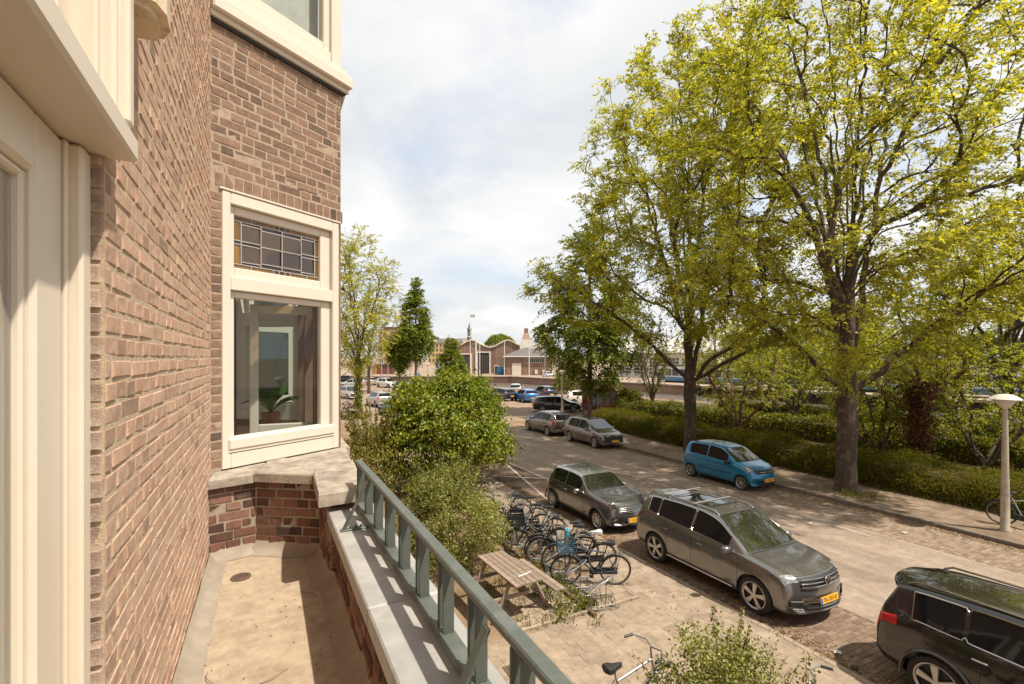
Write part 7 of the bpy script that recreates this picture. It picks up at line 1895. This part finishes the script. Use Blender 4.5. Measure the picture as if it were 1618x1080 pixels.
# tram depot with two wave gables
loc, rz, L = far_frame(718, 832, 152)
dp = empty('tram_depot', loc, rz, 'brick tram depot with two low curved gables and dark gateways', 'depot')
k = 152 / 764
def zz(py, d=152): return EYE - (py - 565) / 764 * d
def xx(px, d=152, p0=718): return (px - p0) / 764 * d
prof = [(718, 551), (724, 548), (731, 544), (738, 540), (744, 538), (750, 539), (757, 543), (765, 547), (774, 549.5), (782, 547.5), (790, 543), (797, 539.5), (802, 538), (808, 539.5), (815, 543.5), (823, 547), (832, 550.5)]
pp = [(xx(a), zz(b)) for a, b in prof]
mb = MB(); n = len(pp)
vs = [(x, 0, z) for x, z in pp] + [(x, 45, z) for x, z in pp] + [(x, 0, 0) for x, z in pp] + [(x, 45, 0) for x, z in pp]
fs = [(2 * n + i, 2 * n + i + 1, i + 1, i) for i in range(n - 1)] + [(n + i, n + i + 1, 3 * n + i + 1, 3 * n + i) for i in range(n - 1)] + [(2 * n, 0, n, 3 * n), (n - 1, 3 * n - 1, 4 * n - 1, 2 * n - 1)]
mb.add(vs, fs).build('wall', M['far_brick'], dp)
mb = MB(); vs = [(x, -0.4, z + .03) for x, z in pp] + [(x, 45, z + .03) for x, z in pp] + [(x, -0.4, z + .45) for x, z in pp] + [(x, 45, z + .45) for x, z in pp]
fs = [(2 * n + i, 2 * n + i + 1, 3 * n + i + 1, 3 * n + i) for i in range(n - 1)] + [(i, i + 1, 2 * n + i + 1, 2 * n + i) for i in range(n - 1)] + [(i + 1, i, n + i, n + i + 1) for i in range(n - 1)]
mb.add(vs, fs).build('roof', M['far_cream'], dp)
for a, b, t in ((727, 743.5, 560), (755, 773, 557)):
    g_ = MB(); g_.box((xx(a) - .5, -.25, 0), (xx(a), .1, zz(t) + .4)); g_.box((xx(b), -.25, 0), (xx(b) + .5, .1, zz(t) + .4)); g_.box((xx(a), -.25, zz(t)), (xx(b), .1, zz(t) + .4))
    go = g_.build('gateway', M['far_cream'], dp)
    MB().box((xx(a), -.06, 0), (xx(b), -.02, zz(t))).build('opening_shade', M['far_dark'], go)  # dark panel on the solid wall paints the shade of the hall
    for q in np.linspace(0.18, 0.82, 4): MB().box((xx(a) + (xx(b) - xx(a)) * q - .07, -.12, 0), (xx(a) + (xx(b) - xx(a)) * q + .07, -.07, zz(t) - .6)).build('mullion', M['far_roof'], go)
MB().box((xx(781), -.2, 0), (xx(789), -.02, zz(577))).build('side_door', M['far_cream'], dp); MB().box((xx(782.2), -.25, 0), (xx(788), -.21, zz(578.5))).build('side_door', M['far_dark'], dp)
# low hipped building beside it
d2 = 140; loc, rz, L = far_frame(799, 893, d2)
lb = empty('depot_office', loc, rz, 'low brick depot building with hipped grey roof and pale doors', 'building')
X2 = lambda px: (px - 799) / 764 * d2; Z2 = lambda py: EYE - (py - 565) / 764 * d2
MB().box((0, 0, 0), (L, 9, Z2(563))).build('wall', M['far_brick'], lb)
ze, zr = Z2(562), Z2(550)
mb = MB(); mb.add([(-.7, -.7, ze), (L + .7, -.7, ze), (L + .7, 9.7, ze), (-.7, 9.7, ze), (4.6, 4.5, zr), (L - 3, 4.5, zr)], [(0, 1, 5, 4), (1, 2, 5), (2, 3, 4, 5), (3, 0, 4)]).build('roof', M['far_roof'], lb)
MB().box((-.75, -.75, ze - .32), (L + .75, 9.7, ze - .01)).build('eaves', M['far_white'], lb)
for a, b, t in ((809, 823.5, 573.5), (872, 886, 574)):
    MB().box((X2(a), -.12, 0), (X2(b), .05, Z2(t))).build('door', M['far_cream'], lb)
win_ = MB(); win_.box((X2(830), -.06, Z2(573)), (X2(858), .02, Z2(566))); wo = win_.build('window', M['far_cream'], lb)
for q in range(9): MB().box((X2(830.6) + q * .57, -.1, Z2(572.4)), (X2(830.6) + q * .57 + .45, -.061, Z2(566.6))).build('pane', M['far_glass'], wo)
for a in (845, 857): MB().box((X2(a), -.3, .3), (X2(a) + .8, 0, 1.5)).build('meter_box', M['far_white'], lb)
for q in range(2): MB().box((X2(822 + 16 * q), 5, zr - .2), (X2(830 + 16 * q), 7, zr + 1.0)).build('roof_vent', M['far_white'], lb)
# blue tank, poles with the tram wire
tk = MB().lathe([(0, 0), (1.0, 0.1), (1.35, .8), (1.35, 1.6), (1.0, 2.3), (0, 2.5)], 18).build('storage_tank', pmat('tank_blue', (0.03, 0.17, 0.32), 0.5), None, True, (*depth_at(792, 143), 0)); tag(tk, 'round blue tank standing by the depot wall', 'tank')
yb = MB().bbox((-.45, -.3, 0), (.45, .3, 1.1), .05).build('yellow_box', pmat('box_yellow', (0.62, 0.42, 0.03), 0.5), None, False, (*depth_at(798.5, 141), 0)); yb.location.z = 1.5
MB().tube([(0, 0, -1.5), (0, 0, 0)], .08, 6).build('post', M['pole_grey'], yb); tag(yb, 'small yellow box on a post beside the blue tank', 'box')
mast = []
for k, (px, top, dep, r_, lab) in enumerate(((743, 496, 150, .12, 'tallest white mast with a small flag before the depot gates'), (752, 540, 146, .28, 'thick pale mast between the two depot gates'), (758, 541, 145, .15, 'thin grey mast right of the thick pale one'), (797, 538, 140, .14, 'pale mast beside the blue tank'), (836, 540, 136, .14, 'mast before the low depot roof'), (861, 541, 134, .15, 'mast before the right end of the low depot'), (603, 535, 130, .13, 'mast left of the pointed tree by the far quay'), (613, 548, 128, .13, 'second mast left of the pointed tree'), (588, 545, 135, .13, 'mast above the red shed'), (1053, 520, 110, .13, 'dark mast beyond the left elm'))):
    b = Vector(depth_at(px, dep)); h = EYE - (top - 565) / 764 * dep
    o = empty('mast', (b.x, b.y, 0), 0, lab, 'mast', 'masts along the far quay')
    MB().tube([(0, 0, 0), (0, 0, h)], [r_, r_ * .7], 8).build('pole', M['far_white'] if k < 5 else M['pole_grey'], o)
    if k == 0: MB().box((0.1, -.02, h - 1.0), (1.6, .02, h - .1)).build('flag', M['pole_grey'], o)
    if k in (1, 5): MB().tube([(-1.2, 0, h - .6), (1.2, 0, h - .6)], .06, 6).build('bracket', M['pole_grey'], o)
# far lamp before the depot
# tower, yellow row, pointed roofs
b = depth_at(741.5, 300); tw = empty('clock_tower', (*b, 0), R(-20), 'slender grey-brown church tower with lantern behind the depot', 'tower')
ht = EYE - (522 - 565) / 764 * 300
MB().box((-1.3, -1.3, 0), (1.3, 1.3, ht - 4)).build('shaft', M['far_roof'], tw)
MB().box((-1.55, -1.55, ht - 4), (1.55, 1.55, ht - 3.6)).build('cornice', M['far_white'], tw); MB().box((-1.1, -1.1, ht - 3.6), (1.1, 1.1, ht + .6)).build('lantern', M['far_roof'], tw)
MB().lathe([(1.7, ht + .6), (.9, ht + 1.8), (.5, ht + 3), (0.05, ht + 4.6)], 8).build('spire', M['far_roof'], tw)
loc, rz, L = far_frame(676, 742, 330); yr = empty('terrace_row', loc, rz, 'long row of yellow brick houses with grey roofs behind the tram yard', 'building')
K = 330 / 764; top = EYE - (541 - 565) * K
MB().box((0, 0, 0), (L, 10, top)).build('wall', M['far_yellow'], yr)
MB().add([(-.3, -.4, top), (L + .3, -.4, top), (L + .3, 10, top), (-.3, 10, top), (-.3, 4, top + 3.0), (L + .3, 4, top + 3.0)], [(0, 1, 5, 4), (2, 3, 4, 5), (0, 4, 3), (1, 2, 5)]).build('roof', M['far_roof'], yr)
window_row(yr, [1.5 + 2.45 * i for i in range(11)], [2.5, 6.0, 9.5, 12.6], 1.2, 1.9)
for i in (1, 4, 7): MB().box((i * 3.4, -.3, top - .1), (i * 3.4 + 2.2, 2.5, top + 2.2)).build('dormer', M['far_cream'], yr)
MB().box((2, 3, top + 2.5), (7, 5, top + 4.0)).build('chimney', M['far_roof'], yr)
loc, rz, L = far_frame(598, 650, 235); oh = empty('orange_roof_houses', loc, rz, 'houses with bright orange tiled roofs behind the pale trees', 'building')
MB().box((0, 0, 0), (9.5, 8, 13.5)).build('wall', M['far_yellow'], oh); MB().add([(-.3, -.4, 13.5), (9.8, -.4, 13.5), (9.8, 8, 13.5), (-.3, 8, 13.5), (-.3, 4, 18.6), (9.8, 4, 18.6)], [(0, 1, 5, 4), (2, 3, 4, 5), (0, 4, 3), (1, 2, 5)]).build('roof', M['far_tile'], oh)
window_row(oh, [1.6, 4.6, 7.6], [2.5, 6, 9.5], 1.2, 1.9)
loc, rz, L = far_frame(606, 642, 265); ob = empty('flat_block', loc, rz, 'brown flat-roofed block behind the orange roofs', 'building')
MB().box((0, 0, 0), (L, 12, 21.5)).build('wall', M['far_brick'], ob); MB().box((-.2, -.2, 21.5), (L + .2, 12, 22)).build('roof', M['far_roof'], ob); window_row(ob, [1.5 + 2.2 * i for i in range(5)], [13, 16.5], 1.2, 1.7)
M['gable_plaster'] = pmat('gable_plaster', (0.36, 0.31, 0.26), 0.8, var=0.1, scale=0.3)
for px, dep, tz, wd, lab in ((832, 250, 519, 30, 'left brick gable house with a steep pointed roof behind the low depot'), (864, 245, 517, 40, 'right brick gable house with a steep pointed roof behind the low depot')):
    b = depth_at(px, dep); K = dep / 764; h = EYE - (tz - 565) * K; w = wd * K / 2
    go = empty('gable_house', (*b, 0), R(-27), lab, 'house', 'pointed gable houses behind the depot')
    ez = EYE - (549 - 565) * K; mz = EYE - (535 - 565) * K
    MB().box((-w, 0, 0), (w, 14, ez)).build('wall', M['gable_plaster'], go)
    MB().add([(-w, -.1, ez), (w, -.1, ez), (w, 14, ez), (-w, 14, ez), (-w * .45, 3, mz), (w * .45, 3, mz), (w * .45, 11, mz), (-w * .45, 11, mz)], [(0, 1, 5, 4), (1, 2, 6, 5), (2, 3, 7, 6), (3, 0, 4, 7)]).build('roof', M['gable_plaster'], go)
    MB().add([(-w * .47, 2.9, mz), (w * .47, 2.9, mz), (w * .47, 11, mz), (-w * .47, 11, mz), (-.9, 7, h - 1), (.9, 7, h - 1)], [(0, 1, 5, 4), (1, 2, 5), (2, 3, 4, 5), (3, 0, 4)]).build('roof_top', M['far_tile'], go)
    MB().box((-1.1, 6.2, h - 1.6), (1.1, 7.8, h + .6)).build('chimney', M['far_tile'], go)
for k, (px, wpx, dep, top, lab) in enumerate(((790, 32, 420, 530, 'dome of far green treetops above the depot roof'), (1010, 14, 300, 525, 'distant dark treetop right of the dark lime'),)):
    b = depth_at(px, dep); K = dep / 764; h = EYE - (top - 565) * K; w = wpx * K
    rs = np.random.default_rng(200 + k); n = 9000; d = rs.normal(size=(n, 3)); d /= np.linalg.norm(d, axis=1, keepdims=True); d[:, 2] = np.abs(d[:, 2])
    lump = 1 + .07 * np.sin(7 * d[:, 0] + 1) * np.sin(6 * d[:, 1]) + rs.normal(size=n) * .025
    v, f = leaf_quads(rs, d * lump[:, None] * np.array([w, w * .6, h]), 1.3, .9, out=d); o = place('treetops', np_mesh('treetops', v, f, M['leaf_shrub']), None, (*b, 0), R(-27)); tag(o, lab, 'trees', kind='stuff')
# red shed and containers on the left quay
loc, rz, L = far_frame(590, 620, 148); rd = empty('red_shed', loc, rz, 'dark red shed with orange end wall on the far quay', 'shed')
MB().box((1.0, 0, 0), (L, 3, 2.9)).build('wall', pmat('red_wall', (0.17, 0.055, 0.045), 0.7), rd); MB().box((0, 0, 0), (1.0, 3, 2.7)).build('end_wall', pmat('orange_wall', (0.52, 0.16, 0.06), 0.7), rd); MB().box((-.2, -.3, 2.9), (L + .2, 3.2, 3.1)).build('roof', M['far_roof'], rd)
# trams
M['tram_blue'] = pmat('tram_blue', (0.08, 0.18, 0.33), 0.35); M['tram_white'] = pmat('tram_white', (0.66, 0.66, 0.64), 0.35, var=0.03)
def tram(label, a, b, group='trams in the yard'):
    a, b = Vector(a), Vector(b); d = b - a; L = d.length
    t = empty('tram', (a.x, a.y, 0), math.atan2(d.y, d.x), label, 'tram', group)
    nseg = max(1, int(L / 7)); s = L / nseg
    for k in range(nseg):
        mb = MB(); mb.bbox((k * s + .12, -1.2, .35), ((k + 1) * s - .12, 1.2, 3.35), .18); body = mb.build('body', M['tram_white'], t)
        MB().box((k * s + .25, -1.23, .38), ((k + 1) * s - .25, 1.23, 1.12)).build('blue_band', M['tram_blue'], t)
        MB().box((k * s + .25, -1.21, 3.36), ((k + 1) * s - .4, 1.0, 3.62)).build('roof_gear', M['far_roof'], t)
        for q in range(4):
            x0 = k * s + .35 + q * (s - .7) / 4
            MB().bbox((x0 + .06, -1.235, 1.35), (x0 + (s - .7) / 4 - .06, 1.235, 2.75), .05).build('window', M['far_glass'], t)
        if k < nseg - 1: MB().box(((k + 1) * s - .14, -1.05, .5), ((k + 1) * s + .14, 1.05, 3.2)).build('bellows', M['black'], t)
    for xq in (-.02, L - .14):
        MB().bbox((xq + .0, -1.0, 1.3), (xq + .16, 1.0, 2.9), .05).build('windscreen', M['far_glass'], t)
    for k in range(nseg): MB().box((k * s + s * .25, -.95, 0.0), (k * s + s * .75, .95, .5)).build('bogie', M['black'], t)
    return t
tram('white and blue tram waiting in the yard left of the depot', depth_at(690, 205), depth_at(722, 212))
tram('white and blue tram along the far quay seen through the right elm', (79.0, 43), (83.0, 14))
tram('white and blue tram along the far quay seen between the two elms', (74.5, 77), (78.5, 47))
tram('white and blue tram on the second track behind the quay trees', (87, 55), (91, 22))
# pale workshop with a gridded glass front
a = depth_at(975, 128); b = depth_at(1125, 112); loc, L = (a[0], a[1], 0), (Vector(b) - Vector(a)).length; rz = math.atan2(b[1] - a[1], b[0] - a[0])
wk = empty('workshop', loc, rz, 'pale workshop with a light grey roof and gridded glass front beyond the canal', 'building')
MB().box((0, 0.1, 0), (L, 14, 6.2)).build('wall', M['far_cream'], wk); MB().add([(-.5, -.8, 6.2), (L + .5, -.8, 6.2), (L + .5, 14.5, 6.2), (-.5, 14.5, 6.2), (-.5, 7, 10.2), (L + .5, 7, 10.2)], [(0, 1, 5, 4), (2, 3, 4, 5), (0, 4, 3), (1, 2, 5)]).build('roof', pmat('pale_roof', (0.46, 0.44, 0.41), 0.6, var=.08, scale=.3), wk)
for i in range(int(L / 4.2)):
    x0 = .6 + i * 4.2; w_ = MB().box((x0, -.02, .8), (x0 + 3.6, .08, 5.2)).build('window', M['far_white'], wk)
    for q in range(4):
        for r_ in range(5): MB().box((x0 + .12 + q * .86, -.05, .95 + r_ * .84), (x0 + .12 + q * .86 + .72, -.021, .95 + r_ * .84 + .7)).build('pane', M['far_glass'], w_)
# garden furniture by the water on the right
t2 = empty('garden_table', (*depth_at(1508, 44), 0.05), R(20), 'wooden trestle table by the water seen left of the tall lamp post', 'table')
MB().bbox((-1.1, -.4, 1.0), (1.1, .4, 1.06), .01).build('table_top', M['wood'], t2)
for sx in (-.9, .9):
    for sy in (-.3, .3): MB().bbox((sx - .04, sy - .04, 0), (sx + .04, sy + .04, 1.0), .008).build('leg', M['wood'], t2)
pl_ = empty('black_planter', (*depth_at(1556, 35), 0.05), 0, 'low black planter box on the grass right of the trestle table', 'planter'); MB().bbox((-.9, -.4, 0), (.9, .4, .95), .04).build('box', M['black'], pl_)
dl = [(1225, 40, 9.5, 4.5), (1330, 46, 10, 5), (1440, 44, 9, 4.5), (1130, 60, 10, 5)]
for k, (px, dep, h, rad) in enumerate(dl):
    park_tree(120 + k, px, dep, h, rad, ('loose yellow-green tree near the water behind the red-barked tree', 'yellow-green tree near the water directly behind the right elm trunk', 'yellow-green tree near the water right of the right elm trunk', 'green tree near the water just right of the left elm trunk')[k], M['bark'], M['leaf_park'], 2.6, 7000, 7, ll=.22, lw=.14)
for k in range(5):
    b = depth_at(1190 + 95 * k, 78 - 2 * k); o = lime(140 + k, (*b, 0), 2.2, 8.5 + (k % 3), 3.2, ('leftmost of the row of green trees on the far quay behind the trams', 'second of the green trees on the far quay behind the trams, counted from the left', 'middle one of the green trees on the far quay behind the trams', 'fourth of the green trees on the far quay behind the trams, counted from the left', 'rightmost of the row of green trees on the far quay behind the trams')[k], 5000, .15, M['leaf_shrub'], M['bark'], .36, .24, name='quay_tree', cone=False, nsec=30, ntwig=120, spread=.4, group='trees on the far quay')
